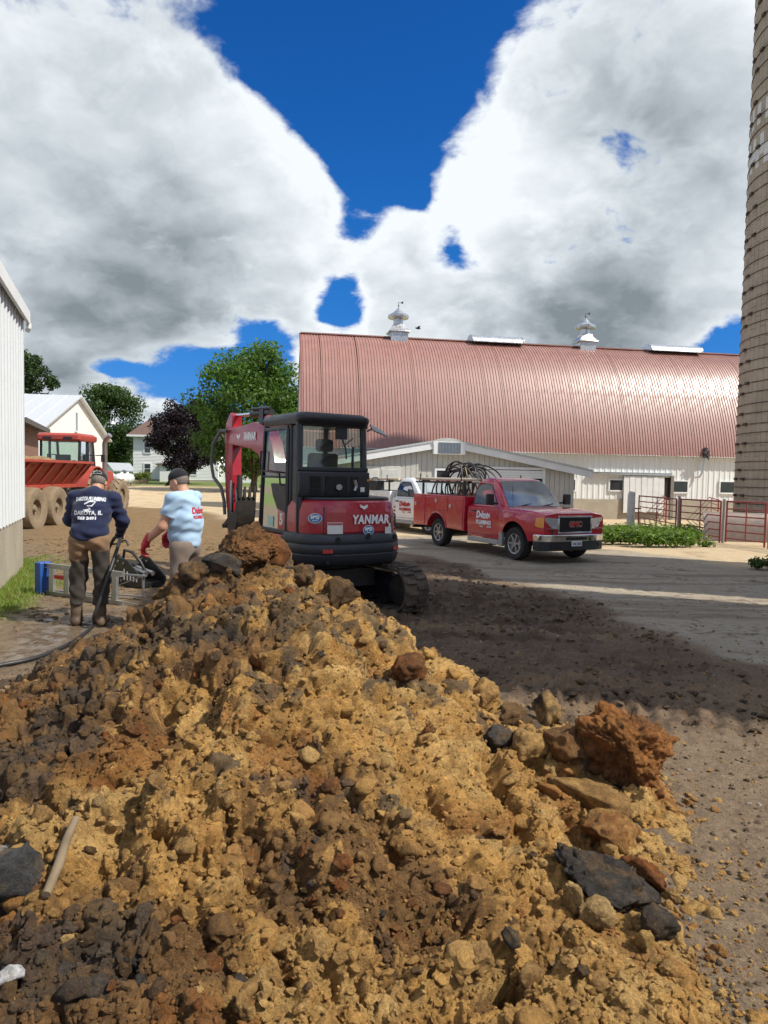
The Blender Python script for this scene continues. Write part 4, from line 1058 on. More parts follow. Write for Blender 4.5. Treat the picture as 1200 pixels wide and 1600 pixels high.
q1 = gp(1031, 806); gate((q1.x, q1.y - .1, 0), (q3.x, q3.y, 0), 1.25, 'short red pipe rail slanting away from the sliding door', post=False, rails=5)
p = gp(985, 823); t = empty('fence_post', (p.x, p.y, p.z - .1), 0, 'thick weathered white post standing between the weeds and the gate', 'post')
MB().tube([(0, 0, 0), (.0, 0, 1.5), (.03, 0, 1.62)], [.17, .16, .14], 10).build('shaft', POSTW, t, smooth=40)
MB().tube([(0.17, -.02, .9), (.42, -.04, .9)], .03, 8).build('hinge', RED_PIPE, t)
p = gp(1168, 850); q = gp(1260, 858); t = empty('metal_sheet', (p.x - .9, p.y + 1.1, p.z), -.15, 'curved dull sheet of metal lying against the foot of the silo', 'sheet')
m = MB(); arc = [(.35 * (1 - math.cos(i / 8 * 1.5)), .95 * math.sin(i / 8 * 1.5)) for i in range(9)]
m.prism(arc + [(a_ + .03, b_) for a_, b_ in reversed(arc)], 0, 3.0, 'x').build('plate', material('dull rusted sheet', (.22, .18, .16), .6, .3, .2), t, smooth=30)

# a bird over the ridge
p = atY(653, 513, 30); t = empty('bird', p, .4, 'small dark bird flying above the barn ridge', 'bird')
BIRD = material('bird plumage', (.03, .03, .035), .8)
MB().lathe([(.005, -.13), (.025, -.10), (.04, -.02), (.035, .06), (.022, .10), (.004, .13)], 10, M=Matrix.Rotation(math.pi / 2, 4, 'Y')).build('body', BIRD, t, smooth=60)
for s_ in (-1, 1): MB().add([(-.04, 0, .01), (.06, 0, .01), (.07, s_ * .12, .07), (-.01, s_ * .24, .05), (-.06, s_ * .12, .06), (0, s_ * .1, .045)], [(0, 1, 2, 4), (2, 3, 4), (0, 4, 5), (1, 5, 2)]).build('wing', BIRD, t)

# ------------------------------------------------------------------ machines
BLACK = material('black plastic', (.016, .017, .020), .45, 0, .2, 4, dirt=(.11, .085, .06), dirt_amt=.16, dscale=3)
CABBLK = material('cab black paint', (.018, .020, .026), .38, 0, .15, 4, dirt=(.10, .08, .06), dirt_amt=.10, dscale=4)
CWGREY = material('dark counterweight', (.026, .029, .036), .50, 0, .2, 3, dirt=(.13, .10, .07), dirt_amt=.18, dscale=3)
RUBBER = material('black rubber', (.022, .021, .020), .85, 0, .3, 8, dirt=(.16, .12, .085), dirt_amt=.25, dscale=4)
MUDRUB = material('muddy rubber', (.060, .048, .036), .92, 0, .3, 6, bump=.01, bscale=25, dirt=(.125, .092, .062), dirt_amt=.5, dscale=5)
DIGRED = material('digger red paint', (.36, .012, .026), .34, 0, .08, 2, coat=.5, dirt=(.16, .09, .06), dirt_amt=.14, dscale=2.5)
TRUCKRED = material('truck red paint', (.47, .014, .030), .28, 0, .05, 2, coat=.9, dirt=(.25, .13, .10), dirt_amt=.10, dscale=1.8)
TRUCKWHITE = material('truck white paint', (.74, .75, .75), .3, 0, .03, 2, coat=.8, dirt=(.5, .45, .38), dirt_amt=.10, dscale=2)
CHROME = material('chrome', (.62, .63, .64), .10, 1.0, .06, 4, dirt=(.3, .27, .23), dirt_amt=.15, dscale=5)
STEEL = material('bare steel', (.42, .41, .40), .38, .9, .2, 5)
DSTEEL = material('dark muddy steel', (.045, .040, .036), .6, .4, .3, 5, dirt=(.12, .085, .055), dirt_amt=.35, dscale=5)
LETTER = material('white lettering', (.80, .80, .80), .5, 0, .02)
REDLET = material('red lettering', (.42, .015, .025), .5, 0, .02)
BLUESTK = material('blue sticker', (.03, .16, .36), .4, 0, .05)
REFLRED = material('red reflector', (.45, .035, .03), .25, 0, .05)
AMBER = material('amber lens', (.75, .26, .02), .2, 0, .05, coat=.6)
LENS = material('clear lens', (.55, .57, .58), .08, .5, .3, 25, coat=.8)
WSCREEN = material('windscreen glass', (.19, .215, .225), .07, 0, .35, 2.0, spec=1.0); WSCREEN.node_tree.nodes['Principled BSDF'].inputs['IOR'].default_value = 1.9
HOSE = material('hose rubber', (.020, .020, .021), .5, 0, .2)
GLASSC = glass('cab glass', (.78, .92, .86), .80)
GLASSD = glass('door glass', (.80, .84, .80), .70)
PAPER = material('white label', (.68, .67, .63), .6, 0, .08, 20)

def wheel(name, parent, loc, R_, w, rim, outs, mt=RUBBER, mr=STEEL, lugs=0, spokes=6):
    """tyre and rim; axle along y, outs = side the face shows"""
    t = empty(name, loc); t.parent = parent
    M = Matrix.Rotation(math.pi / 2, 4, 'X')
    h = w / 2
    MB(M).lathe([(rim, -h * .85), (rim + (R_ - rim) * .35, -h), (R_ - .07 * R_, -h * .96), (R_ - .015, -h * .78), (R_, -h * .4), (R_, h * .4), (R_ - .015, h * .78), (R_ - .07 * R_, h * .96), (rim + (R_ - rim) * .35, h), (rim, h * .85)], 40, caps=False).build('tyre', mt, t, smooth=50)
    ty = t.children[0]
    if lugs:
        m = MB()
        for k in range(lugs):
            for s in (-1, 1):
                a = 2 * math.pi * (k + (.5 if s > 0 else 0)) / lugs
                p0 = Vector((math.cos(a) * R_, s * h * .02, math.sin(a) * R_)); a2 = a + .30
                p1 = Vector((math.cos(a2) * (R_ * .985), s * h * .95, math.sin(a2) * (R_ * .985)))
                m.bar(p0, p1, R_ * .07, R_ * .07)
        m.build('tread_lugs', mt, ty)
    o = outs
    ri = MB(M); f = -o  # rim face offset
    ri.lathe([(rim * 1.02, -h * .86), (rim * .92, -h * .80), (rim * .90, h * .80), (rim * 1.02, h * .86)], 32, caps=False)
    ri.lathe([(.02, -o * h * .30 - .012), (rim * .92, -o * h * .30 - .012), (rim * .92, -o * h * .30 + .012), (.02, -o * h * .30 + .012)], 32)
    ri.lathe([(.02, -o * h * .75), (rim * .22, -o * h * .75), (rim * .28, -o * h * .45), (rim * .3, -o * h * .28)], 16)
    rr = ri.build('rim', mr, t, smooth=30)
    if spokes:
        m = MB()
        for k in range(spokes):
            a = 2 * math.pi * k / spokes
            m.bar((math.cos(a) * rim * .2, o * h * .62, math.sin(a) * rim * .2), (math.cos(a) * rim * .93, o * h * .72, math.sin(a) * rim * .93), rim * .24, .03)
        m.build('spokes', mr, rr, bevel=.006)
    return t

def chevrons(parent, M, s, mat=LETTER):
    m = MB()
    for dz in (0, -.32):
        m.prism([(-1, .28 + dz), (-.78, .44 + dz), (0, .02 + dz), (.78, .44 + dz), (1, .28 + dz), (0, -.30 + dz)], -.004 / s, 0)
    o = m.build('emblem', mat, parent)
    o.matrix_local = M @ Matrix.Rotation(math.pi / 2, 4, 'X') @ Matrix.Scale(s, 4) if False else M @ Matrix(((s, 0, 0, 0), (0, 0, s, 0), (0, -s, 0, 0), (0, 0, 0, 1)))
    return o

# ---------------------------------------------------------------- excavator (x forward, y left)
EX_YAW = math.radians(123); EXC = Vector((-.82, 9.75, .0))
ex = empty('excavator', EXC, EX_YAW, 'red and black mini excavator with a glazed cab working behind the dirt heap', 'excavator')
# undercarriage
def track(sy):
    y0 = sy * .70; w = .36; L = .98; r = .285; n = 15; out = []
    for i in range(n + 1): a = -math.pi / 2 + math.pi * i / n; out.append((L + r * math.cos(a), r + r * math.sin(a)))
    for i in range(n + 1): a = math.pi / 2 + math.pi * i / n; out.append((-L + r * math.cos(a), r + r * math.sin(a)))
    m = MB(); N2 = len(out); cx = lambda p, k: (p[0] * 1 if abs(p[0]) <= L else math.copysign(L + (abs(p[0]) - L) * k, p[0]), r + (p[1] - r) * k)
    for k0, k1, ya, yb in ((1, 1, -w / 2, w / 2),):
        a = [(*p,) for p in out]; b = [cx(p, .86) for p in out]
        vs = [(p[0], y0 - w / 2, p[1]) for p in a] + [(p[0], y0 + w / 2, p[1]) for p in a] + [(p[0], y0 - w / 2, p[1]) for p in b] + [(p[0], y0 + w / 2, p[1]) for p in b]
        fs = []
        for i in range(N2):
            j = (i + 1) % N2
            fs += [(i, j, j + N2, i + N2), (i + 2 * N2, i + 3 * N2, j + 3 * N2, j + 2 * N2), (i, i + 2 * N2, j + 2 * N2, j), (i + N2, j + N2, j + 3 * N2, i + 3 * N2)]
        m.add(vs, fs)
    tr = m.build('track', MUDRUB, ex, smooth=40)
    # tread bars
    per = []; tot = 0
    loop = out + [out[0]]
    lg = MB()
    seglen = [math.hypot(loop[i + 1][0] - loop[i][0], loop[i + 1][1] - loop[i][1]) for i in range(N2)]; total = sum(seglen); step = total / 44
    for k in range(44):
        d = k * step; i = 0
        while d > seglen[i]: d -= seglen[i]; i += 1
        f = d / seglen[i]; px_ = loop[i][0] + (loop[i + 1][0] - loop[i][0]) * f; pz = loop[i][1] + (loop[i + 1][1] - loop[i][1]) * f
        tx, tz = (loop[i + 1][0] - loop[i][0]) / seglen[i], (loop[i + 1][1] - loop[i][1]) / seglen[i]; nx, nz = tz, -tx
        for sgn in (-1, 1):
            off = step * .5 if sgn > 0 else 0
            a = (px_ + nx * .012 + tx * off, y0 + sgn * w * .46, pz + nz * .012 + tz * off); b = (px_ + nx * .012 + tx * off, y0 + sgn * w * .02, pz + nz * .012 + tz * off)
            A = Vector(a); B = Vector(b); dd = (B - A).normalized(); T = Vector((tx, 0, tz)); Nn = Vector((nx, 0, nz))
            Mx = Matrix((dd, T, Nn)).transposed().to_4x4(); Mx.translation = (A + B) / 2
            lg.box((0, 0, 0), ((B - A).length, .045, .034), M=Mx)
    tag(lg.build('tread_bars', MUDRUB, tr), kind='stuff')
    fr = MB(); fr.b2((-.88, y0 - .11, .13), (.88, y0 + .11, .40)).prism([(-.88, .40), (-.6, .47), (.6, .47), (.88, .40)], y0 - .08, y0 + .08)
    fr.build('track_frame', CABBLK, tr, bevel=.02)
    Mr = Matrix.Translation((0, y0, r)) @ Matrix.Rotation(math.pi / 2, 4, 'X')
    for x_ in (-L, L):
        MB(Matrix.Translation((x_, 0, 0)) @ Mr).lathe([(.05, -.13), (.20, -.12), (.225, -.06), (.225, .06), (.20, .12), (.05, .13)], 24).build('idler', DSTEEL, tr, smooth=30)
    for x_ in (-.6, -.2, .2, .6):
        MB(Matrix.Translation((x_, y0, .10)) @ Matrix.Rotation(math.pi / 2, 4, 'X')).lathe([(.03, -.12), (.075, -.12), (.075, .12), (.03, .12)], 12).build('roller', DSTEEL, tr, smooth=30)
track(1); track(-1)
MB().b2((-.45, -.55, .28), (.45, .55, .52)).lathe([(.36, .50), (.40, .53), (.40, .66), (.34, .68)], 28).build('chassis', DSTEEL, ex, smooth=30)
bl = MB(); bl.prism([(1.52, .02), (1.60, .05), (1.56, .20), (1.60, .36), (1.52, .36), (1.47, .2)], -.87, .87)
bl.bar((.3, .32, .32), (1.5, .36, .22), .12).bar((.3, -.32, .32), (1.5, -.36, .22), .12)
bl.build('dozer_blade', DIGRED, ex, bevel=.01)
# upper deck outline
REAR = [(-.38, -.83), (-.58, -.80), (-.73, -.70), (-.82, -.52), (-.86, -.25), (-.87, 0), (-.86, .25), (-.82, .52), (-.73, .70), (-.58, .80), (-.38, .83)]
def plan(off=0.0, zz=0.0, pts=REAR, front=None):
    o = []
    for x_, y_ in pts:
        l = math.hypot(x_, y_); o.append((x_ * (1 + off / l), y_ * (1 + off / l), zz))
    for f in (front or []): o.append((f[0], f[1], zz))
    return o
FR = [(.10, .81), (.10, -.83)]
MB().loft([plan(-.06, .60, front=[(.76, .78), (.76, -.80)]), plan(-.02, .66, front=[(.80, .80), (.80, -.82)]), plan(-.02, .84, front=[(.80, .80), (.80, -.82)])]).build('deck', DIGRED, ex, bevel=.015)
# rear bonnet, pinched in above the bumper, with a shelf on top
bon = MB(); bon.loft([plan(-.03, .842, front=FR), plan(-.02, .96, front=FR), plan(-.03, 1.14, front=FR), plan(-.075, 1.25, front=FR), plan(-.11, 1.275, front=FR)])
bn_ = bon.build('bonnet', DIGRED, ex, smooth=28, bevel=.012)
MB().loft([plan(-.10, 1.277, front=FR), plan(-.12, 1.315, front=FR)]).build('bonnet_shelf', BLACK, ex, bevel=.01)
# panel seams and the raised rear door
def on_rear(y_, z_, off=.004):
    """point and outward direction on the rear skin at sideways position y"""
    for i in range(len(REAR) - 1):
        (x0, y0), (x1, y1) = REAR[i], REAR[i + 1]
        if y0 <= y_ <= y1:
            f = (y_ - y0) / (y1 - y0); x_ = x0 + (x1 - x0) * f; l = math.hypot(x_, y_)
            k = 1 + (off - .02) / l
            return Vector((x_ * k, y_ * k, z_)), Vector((-(y1 - y0), (x1 - x0), 0)).normalized()
ds = MB()
for y_ in (.56, -.60):
    a, n_ = on_rear(y_, .86); b, _ = on_rear(y_, 1.20, -.02); ds.bar(a, b, .016, .016)
ds.build('door_seam', BLACK, bn_)
rd = MB(); ya = np.linspace(-.57, .53, 12)
for k0, (za_, oa, zb_, ob_) in enumerate(((.90, .0, .92, .012), (.92, .012, 1.14, .006), (1.14, .006, 1.19, -.012))):
    for i in range(11):
        p = [on_rear(ya[i], za_, oa)[0], on_rear(ya[i + 1], za_, oa)[0], on_rear(ya[i + 1], zb_, ob_)[0], on_rear(ya[i], zb_, ob_)[0]]; rd.quad(*p)
rd.build('engine_door', DIGRED, bn_, smooth=30)
# bumper belt with rounded lips, tapering at its left end
bp = MB(); lv_ = [(.505, -.06), (.535, .005), (.60, .035), (.645, .045), (.66, .030), (.675, .045), (.76, .045), (.775, .032), (.79, .043), (.84, .035), (.885, .012), (.905, -.03)]
REAR2 = [(-.12, -.84)] + REAR + [(-.18, .84), ]
bp.loft([plan(o_, z_, pts=REAR2, front=[]) for z_, o_ in lv_])
bpo = bp.build('bumper', CWGREY, ex, smooth=50)
endp = MB(); endp.prism([(-.19, .52), (.10, .53), (.02, .66), (-.15, .86), (-.19, .89)], .79, .872); endp.build('bumper_end', CWGREY, bpo, bevel=.02)
for y_ in (.50, -.62):
    p, n_ = on_rear(y_, .70, .075); M = facing(p, Vector((0, 0, 1)).cross(n_), (0, 0, 1)); q = MB(M).b2((-.075, -.022, -.004), (.075, .022, .004)).build('reflector', REFLRED, bpo)
for y_, z_ in ((.36, .83), (-.60, .84), (.50, .58), (-.1, .865)):
    p, n_ = on_rear(y_, z_, .068); M = facing(p, Vector((0, 0, 1)).cross(n_), (0, 0, 1)); MB(M).lathe([(.012, -.012), (.036, -.012), (.036, .006), (.012, .002)], 12).build('bolt_hole', DARKGAP, bpo)
# lettering and stickers on the bonnet
def rear_M(y_, z_, off=.022, tilt=.05):
    p, n_ = on_rear(y_, z_, off); r_ = Vector((0, 0, 1)).cross(n_); u_ = (Vector((0, 0, 1)) - n_ * tilt).normalized(); return facing(p, r_, u_)
text('lettering', 'YANMAR', .155, LETTER, bn_, rear_M(-.17, 1.055, .024), bold=.006, shear=.15, space=1.10, fit=.57)
chevrons(bn_, rear_M(-.06, 1.205, .004, .25), .065, PAPER)
MB(rear_M(.40, .965)).b2((-.115, -.065, 0), (.115, .065, .003)).build('warning_label', PAPER, bn_)
MB(rear_M(.40, 1.012, .026)).b2((-.11, -.008, 0), (.11, .010, .002)).build('label_stripe', REDLET, bn_)
MB(rear_M(-.50, .925)).b2((-.06, -.05, 0), (.06, .04, .003)).build('warning_label', PAPER, bn_)
MB(rear_M(-.53, .985)).b2((-.03, -.02, 0), (.03, .02, .003)).build('warning_label', PAPER, bn_)
for y_ , z_ in ((-.13, .935), (.665, 1.075)):
    M = rear_M(y_, z_, .026)
    el = [(math.cos(a) * .088, math.sin(a) * .05) for a in [2 * math.pi * i / 24 for i in range(24)]]
    st = MB(M).prism([(p[0] * 1.1, p[1] * 1.14) for p in el], 0, .002, 'z').build('sticker', PAPER, bn_)
    MB(M).prism(el, .0021, .0035, 'z').build('sticker_field', BLUESTK, bn_)
    text('lettering', 'M&D', .062, LETTER, bn_, M @ Matrix.Translation((0, .010, .006)), bold=.004, fit=.11)
    MB(M).b2((-.04, -.030, .0036), (.04, -.022, .0042)).build('sticker_line', PAPER, bn_)
MB(rear_M(-.655, 1.03, .03)).b2((-.018, -.075, 0), (.018, .075, .014)).build('door_handle', BLACK, bn_, bevel=.005)
sv = MB()
for i in range(7): p, n_ = on_rear(-.79, .93 + i * .043, .012); sv.box(p, (.16, .02, .022), rz=math.atan2(n_.y, n_.x) + math.pi / 2)
sv.build('side_louvre', DIGRED, bn_)
# red sill under the cab door
MB().b2((-.42, .805, .66), (.78, .845, .845)).build('door_sill', DIGRED, ex, bevel=.015)
# --- cab
X0, X1, Y0, Y1, ZB, ZT = -.50, .74, -.36, .80, .86, 2.43
def post(a, b, w=.07): return MB().bar(a, b, w, w)
cabp = MB()
cabp.b2((X0, Y0, ZB), (X1, Y1, .92))                                   # floor
fl = MB()
for a, b, w in (((X0 + .02, Y1 - .035, .90), (X0 + .07, Y1 - .05, ZT), .085), ((X0 + .02, Y0 + .035, .90), (X0 + .07, Y0 + .06, ZT), .085), ((X1 - .0, Y1 - .035, .90), (X1 - .14, Y1 - .05, ZT), .075), ((X1, Y0 + .04, .90), (X1 - .14, Y0 + .06, ZT), .075), ((X0 + .27, Y1 - .03, .90), (X0 + .29, Y1 - .05, ZT), .055)):
    cabp.bar(a, b, w, w)
cab = cabp.build('cab', CABBLK, ex, bevel=.02)
# roof: rounded shell with overhang
def rrect(x0, x1, y0, y1, r, z, n=5):
    o = []
    for cx, cy, a0 in ((x1 - r, y1 - r, 0), (x0 + r, y1 - r, 90), (x0 + r, y0 + r, 180), (x1 - r, y0 + r, 270)):
        for i in range(n + 1): a = math.radians(a0 + 90 * i / n); o.append((cx + r * math.cos(a), cy + r * math.sin(a), z))
    return o
MB().loft([rrect(X0 - .02, X1 - .08, Y0 + .0, Y1 + .0, .12, ZT - .05), rrect(X0 - .07, X1 - .04, Y0 - .03, Y1 + .02, .15, ZT), rrect(X0 - .07, X1 - .04, Y0 - .03, Y1 + .02, .15, ZT + .04), rrect(X0 - .03, X1 - .10, Y0 + .02, Y1 - .03, .18, ZT + .085), rrect(X0 + .15, X1 - .3, Y0 + .2, Y1 - .2, .2, ZT + .10)]).build('cab_roof', CABBLK, cab, smooth=60)
# rear wall: lower vented panel, window
xr = X0 - .012
lp = MB(); lp.prism([(X0 - .02, 1.31), (X0 - .035, 1.45), (X0 - .02, 1.74), (X0 + .03, 1.74), (X0 + .03, 1.31)], Y0 - .02, Y1)
lpo = lp.build('rear_panel', CABBLK, cab, bevel=.02)
for ya_, yb_, nm in ((.46, .62, 'vent'), (.02, .38, 'recess'), (-.16, -.04, 'recess')):
    MB().b2((X0 - .042, ya_, 1.36), (X0 - .030, yb_, 1.66)).build(nm, DARKGAP, lpo)
for i in range(8): MB().b2((X0 - .055, .46, 1.375 + i * .036), (X0 - .040, .62, 1.385 + i * .036)).build('vent_slat', BLACK, lpo)
MB().tube([(X0 - .05, -.10, 1.42), (X0 - .055, -.12, 1.50), (X0 - .05, -.09, 1.60)], .03, 8).build('fitting', STEEL, lpo)
MB().lathe([(.02, 0), (.05, .0), (.05, .02)], 12, M=Matrix.Translation((X0 - .06, .18, 1.48)) @ Matrix.Rotation(-math.pi / 2, 4, 'Y')).build('fitting', STEEL, lpo)
MB().b2((X0 - .05, -.27, 1.40), (X0 - .038, -.20, 1.48)).build('label', PAPER, lpo)
MB().b2((X0 - .05, -.34, 1.58), (X0 - .038, -.315, 1.62)).build('amber_reflector', AMBER, lpo)
fr = MB(); fr.b2((X0 - .005, Y0, 1.74), (X0 + .07, Y1, 1.80)).b2((X0 + .03, Y0, 2.36), (X0 + .10, Y1, 2.43)); fr.build('window_frame', CABBLK, cab, bevel=.012)
MB().add([(X0 + .025, Y0 + .07, 1.79), (X0 + .025, Y1 - .07, 1.79), (X0 + .06, Y1 - .08, 2.37), (X0 + .06, Y0 + .09, 2.37)], [(0, 1, 2, 3)]).build('rear_window', GLASSC, cab)
MB().add([(X1 - .0, Y0 + .07, .95), (X1 - .0, Y1 - .07, .95), (X1 - .13, Y1 - .08, 2.36), (X1 - .13, Y0 + .09, 2.36)], [(0, 1, 2, 3)]).build('front_window', GLASSC, cab)
MB().add([(X0 + .06, Y0 + .02, 1.30), (X1 - .04, Y0 + .02, 1.30), (X1 - .14, Y0 + .04, 2.36), (X0 + .1, Y0 + .04, 2.36)], [(0, 1, 2, 3)]).build('side_window', glass('clean cab glass', (.85, .95, .9), .85, 1.12), cab)
MB().add([(X0 + .05, Y1 - .03, 1.0), (X0 + .25, Y1 - .03, 1.0), (X0 + .27, Y1 - .045, 2.36), (X0 + .08, Y1 - .045, 2.36)], [(0, 1, 2, 3)]).build('dark_gap_strip', CABBLK, cab)  # black sheet instead of the side pane; the dark of the gap is painted in
hb_ = MB(); hb_.b2((X0 + .02, Y0, 1.29), (X1, Y0 + .05, 1.34)); hb_.b2((X1 - .05, Y0, 1.42), (X1, Y1, 1.47)); hb_.b2((X0, Y0, .92), (X1, Y0 + .03, 1.29)); hb_.build('side_rail', CABBLK, cab)
# door on the left side
dx0, dx1 = X0 + .32, X1 - .05
dr = MB()
dr.bar((dx0, Y1 + .005, .88), (dx0 + .01, Y1 - .012, 2.33), .055, .04).bar((dx1, Y1 + .005, .88), (dx1 - .12, Y1 - .012, 2.33), .06, .04).bar((dx0, Y1 + .005, .88), (dx1, Y1 + .005, .88), .04, .055).bar((dx0, Y1 - .012, 2.34), (dx1 - .12, Y1 - .012, 2.34), .04, .055).bar((dx0, Y1, 1.63), (dx1 - .04, Y1, 1.63), .035, .04)
door = dr.build('door', CABBLK, cab, bevel=.012)
MB().add([(dx0 + .02, Y1, .90), (dx1 - .02, Y1, .90), (dx1 - .07, Y1 - .005, 1.62), (dx0 + .02, Y1 - .005, 1.62)], [(0, 1, 2, 3)]).build('lower_pane', GLASSD, door)
MB().add([(dx0 + .02, Y1 - .004, 1.64), (dx1 - .07, Y1 - .004, 1.64), (dx1 - .13, Y1 - .012, 2.32), (dx0 + .02, Y1 - .012, 2.32)], [(0, 1, 2, 3)]).build('upper_pane', GLASSC, door)
MB().prism([(dx0 + .03, 1.52), (dx1 - .35, 1.52), (dx1 - .42, 1.30), (dx0 + .3, 1.14), (dx0 + .03, 1.10)], Y1 - .035, Y1 + .012).build('door_panel', BLACK, door, bevel=.015)
MB().tube([(dx1 - .1, Y1 + .01, 2.02), (dx1 - .12, Y1 + .06, 2.02), (dx1 - .10, Y1 + .06, 1.74), (dx0 + .14, Y1 + .06, 1.70), (dx0 + .10, Y1 + .06, 1.50), (dx0 + .10, Y1 + .01, 1.50)], .014, 8).build('grab_rail', BLACK, door, smooth=40)
MB().b2((dx0 + .42, Y1 + .004, .92), (dx0 + .62, Y1 + .012, 1.05)).build('label', material('pale green label', (.42, .60, .54), .5), door)
text('lettering', '5', .20, PAPER, door, facing((dx0 + .16, Y1 + .012, 1.02), (-1, 0, 0), (0, 0, 1)), bold=.012)
# inside: seat, console, levers, wiper, mirror
st = MB(); st.b2((-.10, .0, 1.0), (.38, .48, 1.30)); st.prism([(-.22, 1.25), (-.08, 1.25), (-.16, 2.0), (-.28, 2.0)], .0, .48); st.b2((-.30, .10, 2.02), (-.2, .38, 2.2))
st.build('seat', material('seat cloth', (.03, .03, .032), .9), cab, bevel=.04)
cs = MB(); cs.b2((-.15, -.28, .92), (.40, -.06, 1.50)); cs.b2((-.1, .54, .92), (.35, .72, 1.42)); cs.tube([(.3, -.18, 1.5), (.36, -.18, 1.75)], .02, 8); cs.tube([(.3, .62, 1.42), (.36, .62, 1.70)], .02, 8); cs.build('console', BLACK, cab, bevel=.02)
wp = MB(); wp.b2((X0 + .045, -.02, 2.20), (X0 + .12, .14, 2.40)); wp.tube([(X0 + .03, .08, 2.22), (X0 + .015, .02, 2.05), (X0 + .015, .01, 1.92)], .012, 6); wp.tube([(X0 + .03, .05, 2.1), (X0 + .02, -.10, 2.22)], .008, 6); wp.b2((X0 + .03, -.13, 1.79), (X0 + .055, -.10, 2.1)); wp.build('wiper', BLACK, cab)
mr = MB(); mr.tube([(X0 + .02, Y0 + .02, 2.33), (X0 - .05, Y0 - .02, 2.36)], .015, 6); mr.box((0, 0, 0), (.02, .26, .15), M=Matrix.Translation((X0 - .11, Y0 - .09, 2.33)) @ Matrix.Rotation(.3, 4, 'X') @ Matrix.Rotation(1.0, 4, 'Y')); mr.build('mirror', material('mirror back', (.22, .23, .22), .4, .4), cab, bevel=.008)
# boxes on the right side shelf
# --- digging arm
BR = Matrix.Translation((.95, .17, -.20)) @ Matrix.Rotation(math.radians(-1), 4, 'Z')
bk = MB(BR); bk.b2((-.30, -.14, .62), (.12, .14, .95)).tube([(0, 0, .55), (0, 0, 1.0)], .10, 12); bk.build('swing_post', DSTEEL, ex, bevel=.015)
bo = [(-.02, .72), (-.13, .82), (-.08, 1.25), (.08, 1.95), (.30, 2.45), (.62, 2.72), (.95, 2.80), (2.18, 2.74), (2.30, 2.68), (2.30, 2.56), (2.18, 2.48), (1.15, 2.38), (.82, 2.28), (.55, 2.0), (.30, 1.4), (.15, .80), (.08, .72)]
boom = MB(BR).prism(bo, -.10, .10).build('boom', DIGRED, ex, bevel=.012)
def bM(u, v, z, right, up): return BR @ facing((u, v, z), right, up)
text('lettering', 'YANMAR', .17, LETTER, boom, bM(1.22, .104, 2.575, (-1, 0, 0), (-.05, 0, 1)), bold=.010, shear=.18, fit=.66)
chevrons(boom, bM(1.68, .101, 2.60, (-1, 0, 0), (0, 0, 1)), .095)
cy = MB(BR); cy.tube([(.55, 0, 2.93), (1.30, 0, 2.95)], .062, 14); cy.tube([(.45, .05, 2.99), (1.2, .05, 3.02)], .025, 8); cy.b2((.70, -.07, 2.70), (.86, .07, 2.99)); cyo = cy.build('arm_cylinder', BLACK, boom, smooth=40)
MB(BR).tube([(1.28, 0, 2.95), (2.12, 0, 2.97)], .032, 10).build('piston_rod', CHROME, cyo, smooth=40)
MB(BR).prism([(.42, 2.50), (.62, 2.60), (.60, 2.86), (.50, 2.88), (.44, 2.80)], -.09, .09).build('cylinder_bracket', DIGRED, boom, bevel=.01)
# arm hanging down
ar = [(2.02, 2.98), (2.14, 3.02), (2.36, 2.85), (2.42, 2.62), (2.36, 2.1), (2.24, .92), (2.16, .80), (2.04, .82), (2.02, .95), (2.02, 2.1), (2.04, 2.5), (2.06, 2.75)]
arm = MB(BR).prism(ar, -.085, .085).build('arm', DIGRED, ex, bevel=.012)
bc = MB(BR); bc.tube([(2.50, 0, 2.30), (2.40, 0, 1.45)], .055, 12); bco = bc.build('bucket_cylinder', BLACK, arm, smooth=40)
MB(BR).tube([(2.40, 0, 1.46), (2.34, 0, 1.05)], .03, 10).build('piston_rod', CHROME, bco, smooth=40)
lk = MB(BR); lk.bar((2.34, .1, 1.05), (2.10, .1, 1.18), .05, .08).bar((2.34, -.1, 1.05), (2.10, -.1, 1.18), .05, .08).bar((2.34, .0, 1.05), (2.05, .0, .72), .10, .09); lk.tube([(2.34, -.14, 1.05), (2.34, .14, 1.05)], .04, 10).tube([(2.10, -.17, .86), (2.10, .17, .86)], .045, 10); lk.build('linkage', DSTEEL, arm, bevel=.008)
cp = MB(BR); cp.b2((1.85, -.16, .62), (2.36, .16, .78)).tube([(2.28, -.22, .68), (2.28, .22, .68)], .055, 10).tube([(1.92, -.22, .68), (1.92, .22, .68)], .055, 10); cp.build('coupler', DSTEEL, arm, bevel=.012)
SQ = lambda L_: [(2.04 - (2.04 - u) * .62, .93 + (z - .84) * .72) for u, z in L_]
bs = [(2.02, 1.0), (2.04, 1.42), (1.66, 1.36), (1.44, 1.46), (1.22, 1.78), (1.24, 1.40), (1.34, 1.12), (1.52, .90), (1.80, .84)]
bu = MB(BR); 
bs = SQ(bs)
for v in (-.16, .135): bu.prism(bs, v, v + .025)
back_ = [(1.22, 1.76), (1.24, 1.40), (1.34, 1.12), (1.52, .90), (1.80, .84), (2.02, 1.0), (2.04, 1.40)]
back_ = SQ(back_)
inn = [(p[0] + .03 * (1.65 - p[0]) / .4, p[1] + .03 * (1.2 - p[1]) / .4) for p in back_]
bu.prism(back_ + inn[::-1], -.155, .155)
bu.bar((1.93, -.08, 1.02), (1.98, -.08, .72), .04, .13).bar((1.93, .08, 1.02), (1.98, .08, .72), .04, .13).bar((1.76, .08, .96), (1.80, .08, .66), .04, .10)
buo = bu.build('bucket', DSTEEL, arm, bevel=.006)
for v in (-.13, -.045, .045, .13): MB(BR).prism(SQ([(1.18, 1.72), (1.29, 1.70), (1.19, 2.0)]), v - .022, v + .022).build('tooth', DSTEEL, buo, bevel=.004)
